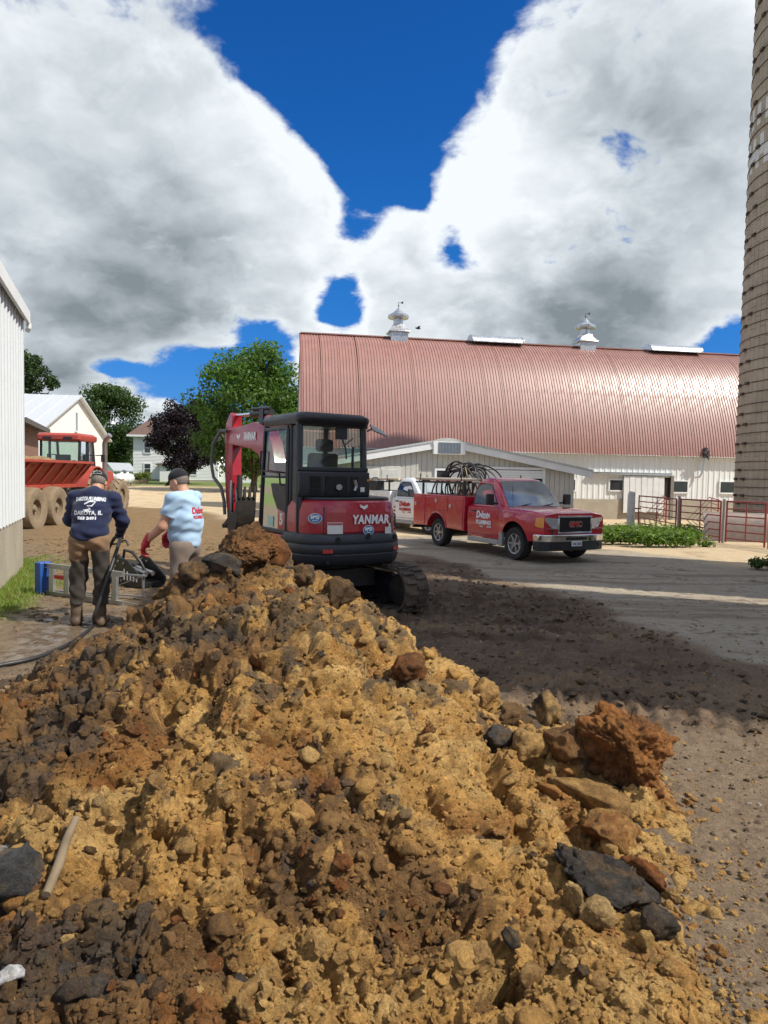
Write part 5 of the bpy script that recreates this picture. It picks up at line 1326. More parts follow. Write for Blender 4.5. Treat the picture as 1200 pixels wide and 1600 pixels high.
GREYHOSE = material('grey sleeve hose', (.12, .12, .125), .7, 0, .2, 20)
hz = MB(BR)
hz.tube([(2.18, .13, 2.70), (2.35, .18, 2.72), (2.62, .22, 2.50), (2.74, .22, 2.15), (2.66, .20, 1.90), (2.42, .14, 1.72), (2.30, .13, 1.50), (2.28, .12, 1.25)], .030, 8); hz.build('hydraulic_hose', GREYHOSE, arm, smooth=50)
rr = random.Random(3)
for k in range(5):
    a = (1.98 - .02 * k, .12 - .05 * k, 1.85 - .04 * k); o = rr.uniform(-.06, .10)
    MB(BR).tube([a, (a[0] - .06 + o, a[1] + .04, 1.70), (a[0] - .09 + o, a[1] + .05, 1.5), (a[0] + .0 + o * .3, a[1] + .02, 1.28 - .03 * k), (a[0] + .06, a[1], 1.15)], .016, 6).build('hydraulic_hose', BLACK if k % 2 else GREYHOSE, arm, smooth=50)
MB(BR).tube([(1.88, .0, 1.95), (1.86, .02, 1.45)], .05, 10).tube([(1.86, .02, 1.45), (1.85, .02, 1.2)], .02, 8).build('tilt_cylinder', DSTEEL, arm, smooth=40)

# lift the upper works to their true heights
for o in list(ex.children):
    if o.name.split('.')[0] in ('deck', 'bonnet', 'bonnet_shelf', 'bumper', 'door_sill', 'cab'):
        for q in [o] + list(o.children_recursive):
            zm = lambda z: float(np.interp(z, [.40, .505, .905, 1.29, 1.74, 2.36, 2.43, 3.0], [.52, .615, 1.045, 1.48, 1.83, 2.41, 2.50, 3.07]))
            if q.name.startswith(('lettering', 'emblem')) : q.location.z = zm(q.location.z); q.location.y = -.6 + (q.location.y + .6) * .90
            else:
                for v in q.data.vertices: v.co.z = zm(v.co.z); v.co.y = -.6 + (v.co.y + .6) * .90

# ---------------------------------------------------------------- service trucks (x forward, y left, origin under the front axle)
def truck(name, label, loc, yaw, paint, letters, plate=True):
    t = empty(name, loc, yaw, label, 'truck')
    WB = 3.39; SILL = .43
    def bottom(x):
        for xc, R_ in ((0, .50),):
            d = abs(x - xc)
            if d < R_: return max(SILL, .40 + math.sqrt(R_ * R_ - d * d) * 1.04)
        return SILL if x < .5 else .50
    def top(x):
        if x < -.55: return 1.215
        if x < .45: return 1.215 - .03 * ((x + .55) / 1.0) ** 1.5
        return 1.185 - .075 * ((x - .45) / .47) ** 2
    def halfw(x, z):
        w = .985 - .05 * max(0, (z - .95) / .30) ** 2 - .03 * max(0, (.70 - z) / .3)
        if x > .35: w -= .11 * ((x - .35) / .57) ** 2
        flare = .035 * math.exp(-((x) / .50) ** 4) * (1 if z < 1.02 else .2)
        return w + flare
    xs = sorted(set([-1.95, -1.7, -1.4, -1.1, -.8, -.62, -.56, -.501, -.499] + [round(-.48 + .06 * i, 3) for i in range(17)] + [.499, .501, .56, .64, .72, .80, .86, .90, .925]))
    rings = []
    for x in xs:
        b, tp = bottom(x), top(x); ring = []
        zs = [b + (tp - .05 - b) * i / 7 for i in range(8)]
        right = [(x, -halfw(x, z), z) for z in zs] + [(x, -halfw(x, tp) + .03, tp - .012), (x, -halfw(x, tp) + .09, tp)]
        hoodc = .035 if x > -.55 else .0
        for i in range(1, 6): y = -(halfw(x, tp) - .09) + 2 * (halfw(x, tp) - .09) * i / 6; right.append((x, y, tp + hoodc * (1 - (y / .85) ** 2) + (.018 if x > -.5 and .28 < abs(y) < .6 else 0)))
        right += [(x, halfw(x, tp) - .09, tp), (x, halfw(x, tp) - .03, tp - .012)] + [(x, halfw(x, z), z) for z in reversed(zs)]
        rings.append(right)
    body = MB().loft(rings, closed=False)
    n = len(rings[0])
    body.f.append(tuple(range(len(body.v) - n, len(body.v)))); body.f.append(tuple(reversed(range(n))))
    bo_ = body.build('body', paint, t, smooth=34)
    # cab top
    cb = []
    for z, xf, xb, w, r_ in ((1.19, -.42, -1.93, .90, .10), (1.50, -.70, -1.92, .845, .12), (1.78, -.97, -1.88, .765, .15), (1.87, -1.08, -1.82, .72, .2), (1.915, -1.22, -1.70, .60, .2), (1.925, -1.4, -1.6, .3, .1)):
        cb.append(rrect(xb, xf, -w, w, r_, z, 5))
    MB().loft(cb).build('cab_top', paint, bo_, smooth=50)
    def cw(z): return np.interp(z, [1.19, 1.50, 1.78], [.90, .845, .765])
    def cx(z): return np.interp(z, [1.19, 1.50, 1.78, 1.87], [-.42, -.70, -.97, -1.08])
    for s in (-1, 1):
        pl_ = [(-1.80, 1.255), (-.80, 1.255), (-.85, 1.34), (-1.05, 1.60), (-1.17, 1.74), (-1.30, 1.765), (-1.62, 1.765), (-1.74, 1.70), (-1.80, 1.50)]
        MB().add([(x, s * (cw(z) + .007), z) for x, z in pl_], [tuple(range(len(pl_)))]).build('side_window', WINGLASS, bo_)
        pts_ = pl_ + [pl_[0]]
        MB().tube([(x, s * (cw(z) + .004), z) for x, z in pl_], .012, 6, closed=True).build('window_seal', BLACK, bo_)
        # door outline and handle
        MB().tube([(-.66, s * (halfw(-.66, .5) + .001), .50), (-.64, s * (halfw(-.66, 1.0)), 1.0), (-.66, s * halfw(-.66, 1.19), 1.19)], .007, 4).tube([(-1.84, s * halfw(-1.8, .5), .50), (-1.86, s * halfw(-1.8, 1.0), 1.0), (-1.86, s * halfw(-1.8, 1.18), 1.18)], .007, 4).tube([(-.66, s * (halfw(-.66, .5)), .50), (-1.84, s * (halfw(-1.8, .5)), .50)], .007, 4).build('door_gap', BLACK, bo_)
        MB().b2((-1.76, s * .985, 1.06), (-1.56, s * 1.015, 1.10)).build('door_handle', BLACK, bo_, bevel=.01)
        mi = MB(); mi.bar((-.72, s * .93, 1.30), (-.70, s * 1.14, 1.32), .05, .05); mi.box((-.69, s * 1.20, 1.40), (.10, .20, .27)); mi.build('mirror', BLACK, bo_, bevel=.03)
        MB().b2((-1.92, s * .90, .30), (-.60, s * 1.0, .42)).build('running_board', material('dusty grey step', (.36, .34, .31), .7, 0, .15, 3), bo_, bevel=.02)
        MB().b2((-.60, s * .90, .28), (-.47, s * .985, .62)).build('mud_flap', material('dusty grey step', ()), bo_, bevel=.01)
        # lamps
        hl = MB(); hl.add([(.885, s * .855, .83), (.932, s * .52, .80), (.940, s * .52, 1.04), (.90, s * .84, 1.06), (.70, s * .930, 1.04), (.70, s * .945, .86)], [(0, 1, 2, 3), (0, 3, 4, 5)]) if s < 0 else hl_add(s) if False else MB().add([(.885, s * .855, .83), (.932, s * .52, .80), (.940, s * .52, 1.04), (.90, s * .84, 1.06), (.70, s * .930, 1.04), (.70, s * .945, .86)], [(3, 2, 1, 0), (5, 4, 3, 0)])
        lens = MB(); lens.loft([[(.86, s * .885, .82), (.952, s * .845, .80), (.968, s * .49, .79), (.972, s * .49, 1.03), (.954, s * .83, 1.055), (.87, s * .875, 1.05)], [(.72, s * .86, .82), (.80, s * .76, .80), (.85, s * .49, .79), (.85, s * .49, 1.03), (.80, s * .75, 1.055), (.72, s * .85, 1.05)]])
        lo = lens.build('headlight', LENS, bo_, smooth=50)
        MB().lathe([(.01, 0), (.085, .0), (.095, .03), (.06, -.03)], 16, M=Matrix.Translation((.93, s * .64, .92)) @ Matrix.Rotation(math.pi / 2, 4, 'Y')).build('reflector', CHROME, lo)
        MB().loft([[(.72, s * .968, .86), (.82, s * .938, .83), (.932, s * .888, .82), (.932, s * .872, 1.05), (.82, s * .922, 1.05), (.74, s * .948, 1.04)], [(.62, s * .88, .84), (.70, s * .86, .82), (.72, s * .82, .82), (.72, s * .82, 1.05), (.70, s * .85, 1.05), (.62, s * .87, 1.045)]]).build('turn_signal', AMBER, lo)
        for xw in (0, -WB): wheel('wheel', t, (xw, s * .86, .39), .39, .27, .24, s, RUBBER, STEEL, 0, 6)
    # windscreen, wipers, cowl
    ws = [];
    for z in (1.235, 1.5, 1.78, 1.85):
        for k in range(7): y = (-1 + k / 3) * (cw(z) - .085 if z < 1.8 else .64); ws.append((cx(z) + .012 + .02 * (1 - (k / 3 - 1) ** 2), y, z))
    wsm = MB().add(ws, [(i * 7 + k, i * 7 + k + 1, (i + 1) * 7 + k + 1, (i + 1) * 7 + k) for i in range(3) for k in range(6)]).build('windscreen', WSCREEN, bo_, smooth=60)
    MB().b2((-.52, -.78, 1.21), (-.36, .78, 1.232)).build('cowl', BLACK, bo_, bevel=.008)
    MB().tube([(-.40, -.55, 1.245), (-.50, -.1, 1.30)], .012, 6).tube([(-.40, .15, 1.245), (-.50, .6, 1.30)], .012, 6).build('wiper', BLACK, bo_)
    MB().tube([(-.30, -.80, 1.2), (-.34, -.80, 1.75)], .005, 5).build('aerial', BLACK, bo_)
    # nose: grille, bumper, valance, plate
    g = MB(); g.b2((.925, -.46, .725), (.955, .46, 1.055)); gr = g.build('grille', DARKGAP, bo_)
    for i in range(9): MB().b2((.956, -.44, .745 + i * .034), (.964, .44, .757 + i * .034)).build('slat', BLACK, gr)
    c = MB(); c.b2((.93, -.50, 1.045), (.985, .50, 1.09)).b2((.93, -.50, .69), (.98, .50, .725)).b2((.93, -.50, .725), (.98, -.46, 1.045)).b2((.93, .46, .725), (.98, .50, 1.045)); c.build('grille_surround', CHROME, gr, bevel=.012)
    text('lettering', 'GMC', .165, CHROME, gr, facing((.972, 0, .895), (0, 1, 0), (0, 0, 1)), bold=.016, depth=.004, fit=.40)
    text('lettering', 'GMC', .150, REDLET, gr, facing((.9775, 0, .895), (0, 1, 0), (0, 0, 1)), bold=.004, depth=.002, fit=.37)
    bumper = []
    for x, w_ in ((.70, .99), (.86, .97), (.97, .84), (1.02, .60), (1.03, .0)): bumper.append((x, -w_))
    bumper += [(x, -y) for x, y in reversed(bumper[:-1])]
    inner = [(x - .10, y * .93) for x, y in bumper]
    pol = bumper + inner[::-1]
    MB().prism(pol, .50, .665, 'z').build('front_bumper', CHROME, bo_, bevel=.02)
    MB().prism([(p[0] - .012, p[1] * .985) for p in pol], .30, .498, 'z').build('valance', BLACK, bo_, bevel=.015)
    MB().b2((1.0, -.30, .545), (1.038, .30, .605)).build('bumper_slot', DARKGAP, bo_)
    for s in (-1, 1): MB().lathe([(.01, 0), (.06, 0), (.07, -.03)], 14, M=Matrix.Translation((1.0, s * .66, .42)) @ Matrix.Rotation(math.pi / 2, 4, 'Y')).build('fog_lamp', BLACK, bo_)
    MB().tube([(.96, -.66, .42), (.97, -.66, .78)], .018, 6).build('tow_hook', BLACK, bo_)
    pa = MB().b2((1.028, -.155, .40), (1.040, .155, .52)).build('licence_plate', PAPER, bo_, bevel=.004)
    text('lettering', '142 202', .075, material('plate blue', (.05, .07, .16), .5), pa, facing((1.0415, 0, .455), (0, 1, 0), (0, 0, 1)), bold=.003, fit=.25)
    # door lettering, near side
    L_ = REDLET if letters == 'red' else LETTER
    text('lettering', 'Dakota', .235, L_, bo_, facing((-1.26, -.999, .985), (1, 0, 0), (0, -.06, 1)), bold=.012, shear=.35, fit=.60)
    text('lettering', 'PLUMBING!', .135, L_, bo_, facing((-1.22, -.999, .80), (1, 0, 0), (0, 0, 1)), bold=.007, fit=.62)
    text('lettering', 'HVAC', .055, L_, bo_, facing((-1.30, -.999, .70), (1, 0, 0), (0, 0, 1)), bold=.002)
    text('lettering', '563-2491', .05, L_, bo_, facing((-.98, -.999, .705), (1, 0, 0), (0, 0, 1)), bold=.002)
    # frame and service body
    MB().b2((-4.7, -.45, .42), (.7, -.30, .60)).b2((-4.7, .30, .42), (.7, .45, .60)).b2((-WB - .06, -.8, .33), (-WB + .06, .8, .45)).b2((-.06, -.8, .33), (.06, .8, .42)).b2((-2.9, .5, .35), (-2.1, .8, .75)).build('chassis', BLACK, t)
    MB().b2((-.5, -.80, .62), (.5, -.62, 1.0)).build('wheel_well', DARKGAP, t); MB().b2((-.5, .62, .62), (.5, .80, 1.0)).build('wheel_well', DARKGAP, t)
    sb = MB(); ar_ = [(-WB + .52 * math.cos(a), .42 + .52 * math.sin(a)) for a in [math.pi * (1 - i / 14) for i in range(15)]]
    for s in (-1, 1):
        sb.prism([(-4.70, .52)] + [p for p in ar_ if p[1] > .52] + [(-2.04, .52), (-2.04, 1.42), (-4.70, 1.42)], s * .60, s * 1.035)
    sb.b2((-4.66, -.60, .72), (-2.06, .60, .80)).b2((-2.10, -.60, .80), (-2.04, .60, 1.40)).b2((-4.70, -.60, .66), (-4.64, .60, 1.25))
    so = sb.build('service_body', paint, t, bevel=.015)
    for s in (-1, 1):
        for x0, x1, z0, z1 in ((-2.78, -2.10, .56, 1.36), (-3.98, -2.84, 1.00, 1.36), (-4.64, -4.04, .56, 1.36)):
            d = MB().b2((x0, s * 1.034, z0), (x1, s * 1.050, z1)).build('locker_door', paint, so, bevel=.012)
            hx = (x0 + x1) / 2 if x1 - x0 > 1 else x0 + .10
            MB().lathe([(.004, 0), (.05, 0), (.055, .012), (.02, .02)], 14, M=Matrix.Translation((hx, s * 1.050, z0 + (z1 - z0) * .72)) @ Matrix.Rotation(-s * math.pi / 2, 4, 'X')).build('latch', STEEL, d)
        MB().tube([(p[0], s * 1.04, p[1]) for p in ar_ if p[1] > .52], .022, 6).build('wheel_arch', paint, so, smooth=50)
    MB().b2((-4.82, -1.0, .42), (-4.70, 1.0, .56)).build('rear_bumper', BLACK, so, bevel=.015)
    rk = MB()
    for x in (-4.45, -2.30):
        for s in (-1, 1): rk.tube([(x, s * .86, 1.40), (x, s * .86, 1.80)], .035, 8).tube([(x, s * .97, 1.78), (x, s * .97, 2.0)], .018, 6)
        rk.tube([(x, -1.0, 1.79), (x, 1.0, 1.79)], .03, 8)
    for s in (-1, 1): rk.bar((-4.75, s * .93, 1.76), (-2.0, s * .93, 1.76), .05, .04)
    rk.build('ladder_rack', BLACK, t, smooth=40)
    for s in (-1, 1): MB().b2((-4.64, s * .56, 1.422), (-2.1, s * .61, 1.45)).build('body_rail', BLACK, so)
    return t
TR_YAW = math.radians(-62.8)
TZ = -.14
rt = truck('service_truck', 'red service truck with white door lettering and a hose coil on its rack', (3.93, 16.9, TZ), TR_YAW, TRUCKRED, 'white')
WT_YAW = math.radians(-52); wtp = Vector((2.27, 24.4, -.2))
wt = truck('service_truck', 'white service truck with red door lettering parked behind the red one', wtp, WT_YAW, TRUCKWHITE, 'red')
CREAM = material('cream plastic pipe', (.66, .55, .40), .5, 0, .1, 3); WOODB = material('brown plank', (.30, .17, .10), .8, 0, .2, 4, stretch=(1, 12, 12))
def on(tk, x, y, z):
    return Matrix.Translation(tk.location) @ Matrix.Rotation(tk.rotation_euler.z, 4, 'Z') @ Matrix.Translation((x, y, z))
for tk, lab, x0, x1 in ((rt, 'the red truck', -4.9, -1.75), (wt, 'the white truck', -5.2, -1.75)):
    o = MB().tube([(x0, 0, .0), ((x0 + x1) / 2, .01, -.012), (x1, 0, .0)], .045, 10).build('plastic_pipe', CREAM, smooth=40); o.matrix_world = on(tk, 0, -.84, 1.862); tag(o, 'long cream pipe lying on the near side of the rack of ' + lab, 'pipe')
    o = MB().b2((x0 + .1, -.06, -.02), (x1 - .02, .06, .02)).build('plank', WOODB); o.matrix_world = on(tk, 0, -.70, 1.845); tag(o, 'brown plank lying beside the cream pipe on the rack of ' + lab, 'plank')
# hose coil standing in the bed of the red truck
co = MB(); r_ = random.Random(8)
pts_ = []
for i in range(14 * 40):
    a = 2 * math.pi * i / 40; k = i / 40
    R_ = .60 + .10 * math.sin(k * 1.7) + .05 * math.sin(k * 5.1) + .04 * math.sin(a * 2 + k); off = .28 * math.sin(k * 2.3) + .20 * math.sin(k * .9)
    pts_.append((off * .9 + R_ * .35 * math.cos(a) * math.sin(k * 1.1) * .5 + R_ * math.cos(a) * .9, off * .6 + .12 * math.sin(a + k), R_ * math.sin(a)))
co.tube(pts_, .022, 6); o = co.build('hose_coil', HOSE, smooth=60); o.matrix_world = on(rt, -3.35, -.12, 1.62) @ Matrix.Rotation(math.radians(18), 4, 'Z'); tag(o, 'big loose coil of black hose standing upright in the red truck bed', 'hose coil')
m = MB(); m.tube([(-.5, .1, -.6), (-.25, .15, .1), (.05, .12, .62), (.30, .1, .1), (.25, .1, -.5)], .010, 6); o = m.build('cord', material('pale yellow cord', (.55, .48, .22), .7), smooth=60); o.matrix_world = on(rt, -3.35, -.32, 1.62); tag(o, 'thin pale yellow cord hanging over the black hose coil', 'cord')
m = MB(); m.tube([(-.2, .0, .5), (.3, .05, .1), (.75, .1, -.15)], .012, 6); o = m.build('air_hose', material('blue hose', (.04, .12, .30), .5), smooth=60); o.matrix_world = on(rt, -3.1, .1, 1.62); tag(o, 'thin blue hose slanting down beside the black coil', 'hose')
# things on the white truck's bed
o = MB().loft([rrect(-.18, .18, -.14, .14, .08, 0), rrect(-.24, .22, -.2, .18, .1, .2), rrect(-.2, .2, -.14, .2, .1, .42), rrect(-.1, .1, -.06, .08, .05, .55)]).build('bag', material('blue plastic bag', (.05, .22, .62), .45, 0, .2), smooth=60); o.matrix_world = on(wt, -4.35, -.75, 1.43); tag(o, 'bright blue bag on top of the white truck bed', 'bag')
o = MB().b2((-.28, -.2, 0), (.28, .2, .26)).b2((-.3, -.22, .26), (.3, .22, .30)).build('tool_box', PAPER, bevel=.02); o.matrix_world = on(wt, -3.95, -.86, 1.43); tag(o, 'pale grey tool box on the white truck bed', 'tool box')
o = MB().b2((-.3, -.2, 0), (.3, .2, .36)).tube([(-.2, 0, .36), (-.15, 0, .46), (.15, 0, .46), (.2, 0, .36)], .02, 6).build('tool_case', BLACK, bevel=.02); o.matrix_world = on(wt, -3.15, -.86, 1.43); tag(o, 'black tool case with a handle on the white truck bed', 'tool case')

# ---------------------------------------------------------------- tractor and spreader
TRED = material('faded tractor red', (.36, .055, .038), .5, 0, .15, 2, dirt=(.30, .17, .11), dirt_amt=.2, dscale=3)
TYREMUD = material('mud caked tyre', (.22, .165, .105), .95, 0, .25, 4, bump=.02, bscale=14, dirt=(.12, .09, .06), dirt_amt=.3, dscale=3)
SPR = material('worn spreader red', (.33, .050, .030), .55, 0, .2, 3, dirt=(.25, .13, .08), dirt_amt=.30, dscale=2.5)
tx = empty('tractor', (-11.7, 26.0, .02), math.radians(90), 'red cab tractor with mud caked tyres and a tall exhaust, hitched to the spreader', 'tractor')
for s in (-1, 1):
    wheel('rear_wheel', tx, (0, s * .88, .88), .88, .52, .48, s, TYREMUD, TYREMUD, 18, 0)
    wheel('front_wheel', tx, (2.65, s * .88, .70), .70, .40, .36, s, TYREMUD, TYREMUD, 16, 0)
    fd = MB(); arc = [(1.02 * math.cos(a), .88 + 1.02 * math.sin(a)) for a in [math.radians(25 + 14 * i) for i in range(11)]]
    fd.prism(arc + [(p[0] * .96, .88 + (p[1] - .88) * .96) for p in reversed(arc)], s * .58, s * 1.12); fo = fd.build('fender', TRED, tx, smooth=40)
    MB().b2((-.62, s * .70, 1.84), (-.50, s * 1.05, 1.98)).build('fender_box', TRED, fo, bevel=.02)
    MB().b2((-.645, s * .76, 1.87), (-.625, s * .98, 1.95)).build('tail_lamp', PAPER, fo)
MB().prism([(.7, .85), (3.5, .85), (3.55, 1.55), (3.4, 1.72), (.7, 1.85)], -.36, .36).build('hood', TRED, tx, bevel=.05)
MB().b2((-.5, -.30, .55), (3.3, .30, 1.0)).b2((-.1, -.9, .75), (.1, .9, 1.0)).b2((2.58, -.8, .6), (2.72, .8, .78)).build('chassis', DSTEEL, tx)
cbf = MB()
for a, b in (((-.62, .68, 1.35), (-.56, .70, 2.82)), ((-.62, -.68, 1.35), (-.56, -.70, 2.82)), ((.85, .68, 1.35), (.62, .66, 2.82)), ((.85, -.68, 1.35), (.62, -.66, 2.82)), ((.12, .72, 1.35), (.10, .70, 2.82)), ((.12, -.72, 1.35), (.10, -.70, 2.82))): cbf.bar(a, b, .08, .08)
cbf.b2((-.62, -.70, 1.15), (.85, .70, 1.36)).b2((-.66, -.70, 1.84), (-.60, .70, 1.94)); tcab = cbf.build('cab', CABBLK, tx, bevel=.015)
MB().loft([rrect(-.72, .75, -.76, .76, .10, 2.78), rrect(-.78, .80, -.80, .80, .12, 2.84), rrect(-.78, .80, -.80, .80, .12, 2.98), rrect(-.68, .70, -.70, .70, .15, 3.06)]).build('cab_roof', TRED, tcab, smooth=40)
for y_ in (-.52, .22): MB().b2((-.815, y_, 2.82), (-.785, y_ + .3, 2.92)).build('roof_lamp', BLACK, tcab)
MB().quad((-.60, -.66, 1.92), (-.60, .66, 1.92), (-.57, .66, 2.80), (-.57, -.66, 2.80)).build('rear_window', GLASSC, tcab)
for s in (-1, 1): MB().quad((-.56, s * .70, 1.38), (.82, s * .69, 1.38), (.60, s * .68, 2.80), (-.52, s * .70, 2.80)).build('side_window', GLASSC, tcab)
MB().quad((.84, -.64, 1.38), (.84, .64, 1.38), (.62, .62, 2.80), (.62, -.62, 2.80)).build('front_window', GLASSC, tcab)
sm = MB(); sm.b2((-.25, -.24, 1.36), (.2, .24, 1.6)); sm.prism([(-.38, 1.55), (-.25, 1.55), (-.30, 2.30), (-.42, 2.28)], -.26, .26); sm.lathe([(.17, 0), (.19, .02), (.17, .04)], 16, M=Matrix.Translation((.42, 0, 1.98)) @ Matrix.Rotation(-.6, 4, 'Y')); sm.build('seat', material('seat cloth', ()), tcab, bevel=.04)
MB().tube([(1.15, -.92, 1.2), (1.15, -.92, 2.78), (1.12, -.98, 2.95), (1.06, -1.16, 3.10)], .095, 12).build('exhaust', STEEL, tx, smooth=50)
MB().bar((1.15, -.92, 1.25), (1.15, -.3, 1.25), .08, .08).build('exhaust_bracket', BLACK, tx)
for s in (-1, 1): MB().tube([(.8, s * .7, 2.3), (.75, s * .98, 2.32)], .02, 6).box((.72, s * 1.02, 2.2), (.06, .14, .28)).build('mirror', BLACK, tx, bevel=.01)
MB().b2((-.9, -.5, 1.0), (-.6, .5, 1.5)).b2((-1.3, -.06, .5), (-.4, .06, .62)).build('rear_hitch', material('dusty hitch', (.30, .25, .18), .9, 0, .2), tx, bevel=.02)

sx = empty('spreader', (-11.05, 20.6, .02), math.radians(91.5), 'red flared sided manure spreader with four muddy tyres beside the white shed', 'spreader')
for s in (-1, 1):
    for x_ in (-.72, .72): wheel('wheel', sx, (x_, s * 1.0, .62), .62, .50, .30, s, TYREMUD, TYREMUD, 0, 0)
b = MB(); L0, L1 = -3.0, 2.7
b.loft([[(L0, -.78, 1.25), (L0, .78, 1.25), (L0, 1.28, 1.98), (L0, -1.28, 1.98)], [(L1, -.78, 1.25), (L1, .78, 1.25), (L1 + .35, 1.28, 1.98), (L1 + .35, -1.28, 1.98)]], caps=True)
b.f = [f for f in b.f if sorted(f) != [2, 3, 6, 7]]
so = b.build('hopper', SPR, sx)
for s in (-1, 1):
    for i in range(8):
        x_ = L0 + .12 + i * .78; MB().bar((x_, s * .80, 1.24), (x_ + .03, s * 1.31, 1.96), .10, .055).build('side_rib', SPR, so, bevel=.01)
    MB().bar((L0, s * 1.30, 1.99), (L1 + .4, s * 1.30, 1.99), .10, .08).build('top_rail', SPR, so, bevel=.01)
    MB().bar((L0, s * .82, 1.23), (L1 + .1, s * .82, 1.23), .08, .12).build('bottom_rail', SPR, so, bevel=.01)
MB().add([(L1 + .0, -.82, 1.22), (L1 + .0, .82, 1.22), (L1 + .40, 1.32, 2.02), (L1 + .40, -1.32, 2.02), (L1 + .10, -.82, 1.22), (L1 + .10, .82, 1.22), (L1 + .48, 1.32, 2.02), (L1 + .48, -1.32, 2.02)], [(0, 1, 2, 3), (4, 5, 6, 7), (0, 1, 5, 4), (1, 2, 6, 5), (2, 3, 7, 6), (3, 0, 4, 7)]).build('front_board', SPR, so)
MB().b2((-1.3, -.85, .50), (1.3, -.70, .80)).b2((-1.3, .70, .50), (1.3, .85, .80)).b2((-3, -.5, .95), (3.0, -.35, 1.2)).b2((-3, .35, .95), (3.0, .5, 1.2)).bar((2.8, 0, .8), (4.6, 0, .62), .18, .18).bar((-.72, -.9, .62), (-.72, .9, .62), .12).bar((.72, -.9, .62), (.72, .9, .62), .12).build('frame', DSTEEL, sx)
gx, gy = np.meshgrid(np.linspace(L0, L1 + .3, 60), np.linspace(-1.22, 1.22, 26), indexing='ij'); gx = gx.ravel(); gy = gy.ravel()
gz = 1.88 + .22 * (1 - (gy / 1.25) ** 2) + (fbm(gx * 3, gy * 3, 4, 3) - .5) * .35
i = np.arange(59 * 26).reshape(59, 26)[:, :-1].ravel()
np_mesh('load', np.stack([gx, gy, gz], 1), np.stack([i, i + 26, i + 27, i + 1], 1), material('straw manure', (.24, .155, .07), .95, 0, .4, 6, bump=.03, bscale=18), so)

# ------------------------------------------------------------------ clods and things lying on the heap
from mathutils.bvhtree import BVHTree
_me = pile.data
_pv = np.zeros(len(_me.vertices) * 3, np.float32); _me.vertices.foreach_get('co', _pv); _pv = _pv.reshape(-1, 3)
_pf = np.zeros(len(_me.polygons) * 4, np.int32); _me.polygons.foreach_get('vertices', _pf); _pf = _pf.reshape(-1, 4)
_pc = _pv[_pf].mean(1); 
PILE_BVH = BVHTree.FromPolygons(_pv[::1].tolist(), _pf.tolist())
def hit(px, py):
    """what the heap or the ground shows at a pixel of the photograph"""
    d = ray(px, py).normalized(); r = PILE_BVH.ray_cast(Vector((0, 0, CAM_H)), d, 20)
    return r[0] if r[0] is not None else gp(px, py)
def noise3(v, seed, f):
    r = np.random.RandomState(seed); s = 0
    for k in range(14):
        w = r.randn(3); s = s + np.sin(v @ w * f + r.rand() * 6.3 + 1.3 * np.sin(v @ r.randn(3) * f * .7))
    return s / 14 ** .5
def knob3(v, n, r0, r1, seed):
    r = np.random.RandomState(seed); o = np.zeros(len(v))
    for k in range(n):
        w = r.randn(3); w /= np.linalg.norm(w); ra = r0 + (r1 - r0) * r.rand(); d2 = ((v - w) ** 2).sum(1); o = np.maximum(o, np.sqrt(np.maximum(ra * ra - d2, 0)) * (.5 + .5 * r.rand()))
    return o
def clod_mesh(name, sub, seed, cols, layered=False, facets=7):
    v, f = ico(sub); r = np.random.RandomState(seed)
    b = v.copy()
    for k in range(facets):
        w = r.randn(3); w /= np.linalg.norm(w); h = .55 + .35 * r.rand(); t = b @ w; b = b - np.maximum(t - h, 0)[:, None] * w * .9
    d = .10 * noise3(v, seed, 1.8) + .05 * noise3(v, seed + 1, 5) + .7 * knob3(v, 40, .10, .30, seed + 2)
    if sub >= 4: d += .8 * knob3(v, 300, .04, .12, seed + 3) + .03 * noise3(v, seed + 4, 18)
    if sub >= 5: d += .020 * noise3(v, seed + 5, 28) + .014 * noise3(v, seed + 15, 60) + .012 * noise3(v, seed + 25, 110) + .7 * knob3(v, 900, .02, .05, seed + 6)
    b = b * (1 + d - .12)[:, None]
    if layered: b[:, 2] = np.round(b[:, 2] * 5 + .35 * noise3(v, seed + 7, 2)) / 5 * .85 + b[:, 2] * .15
    t = np.clip(.5 + .6 * noise3(v, seed + 8, 1.6) + .25 * noise3(v, seed + 9, 7), 0, 1)[:, None]
    c = np.array(cols[0]) * (1 - t) + np.array(cols[1]) * t
    c = c * (1 + .22 * noise3(v, seed + 10, 14))[:, None].clip(.4, 1.6)
    o = np_mesh(name, b, f, M_SOIL, attrs={'earth': c}); return o
def put_clod(name, label, px, py, w, dims, cols, seed, sub=4, rz=0, tilt=(0, 0), sink=.25, group=None, layered=False, cat='clod', p=None, facets=7):
    o = clod_mesh(name, sub, seed, cols, layered, facets); p = p or hit(px, py)
    o.scale = (w * dims[0], w * dims[1], w * dims[2]); o.rotation_euler = (tilt[0], tilt[1], rz)
    o.location = (p[0], p[1] + w * dims[1] * .4, p[2] + w * dims[2] * (1 - sink * 2))
    return tag(o, label, cat, group)
c_rust = ((.26, .090, .022), (.15, .062, .020)); c_och = ((.45, .27, .09), (.30, .17, .06)); c_blk = ((.045, .042, .040), (.07, .06, .05)); c_brn = ((.15, .085, .035), (.09, .055, .03))
put_clod('clod', 'biggest rusty orange clod standing alone at the right foot of the heap', 985, 1222, .27, (1.08, .95, .92), ((.33, .130, .032), (.17, .075, .026)), 131, 6, .4, (0, .1), .16, facets=3)
put_clod('clod', 'rusty orange clod crowning the heap in front of the digger', 385, 882, .20, (1.1, .8, .85), ((.24, .105, .035), (.15, .075, .03)), 102, 6, .2, (0, -.15), .2)
put_clod('clod', 'smaller rust clod right beside the orange one on the crest', 428, 880, .13, (.8, .8, 1.0), c_rust, 103, 4, 1, (0, 0), .25)
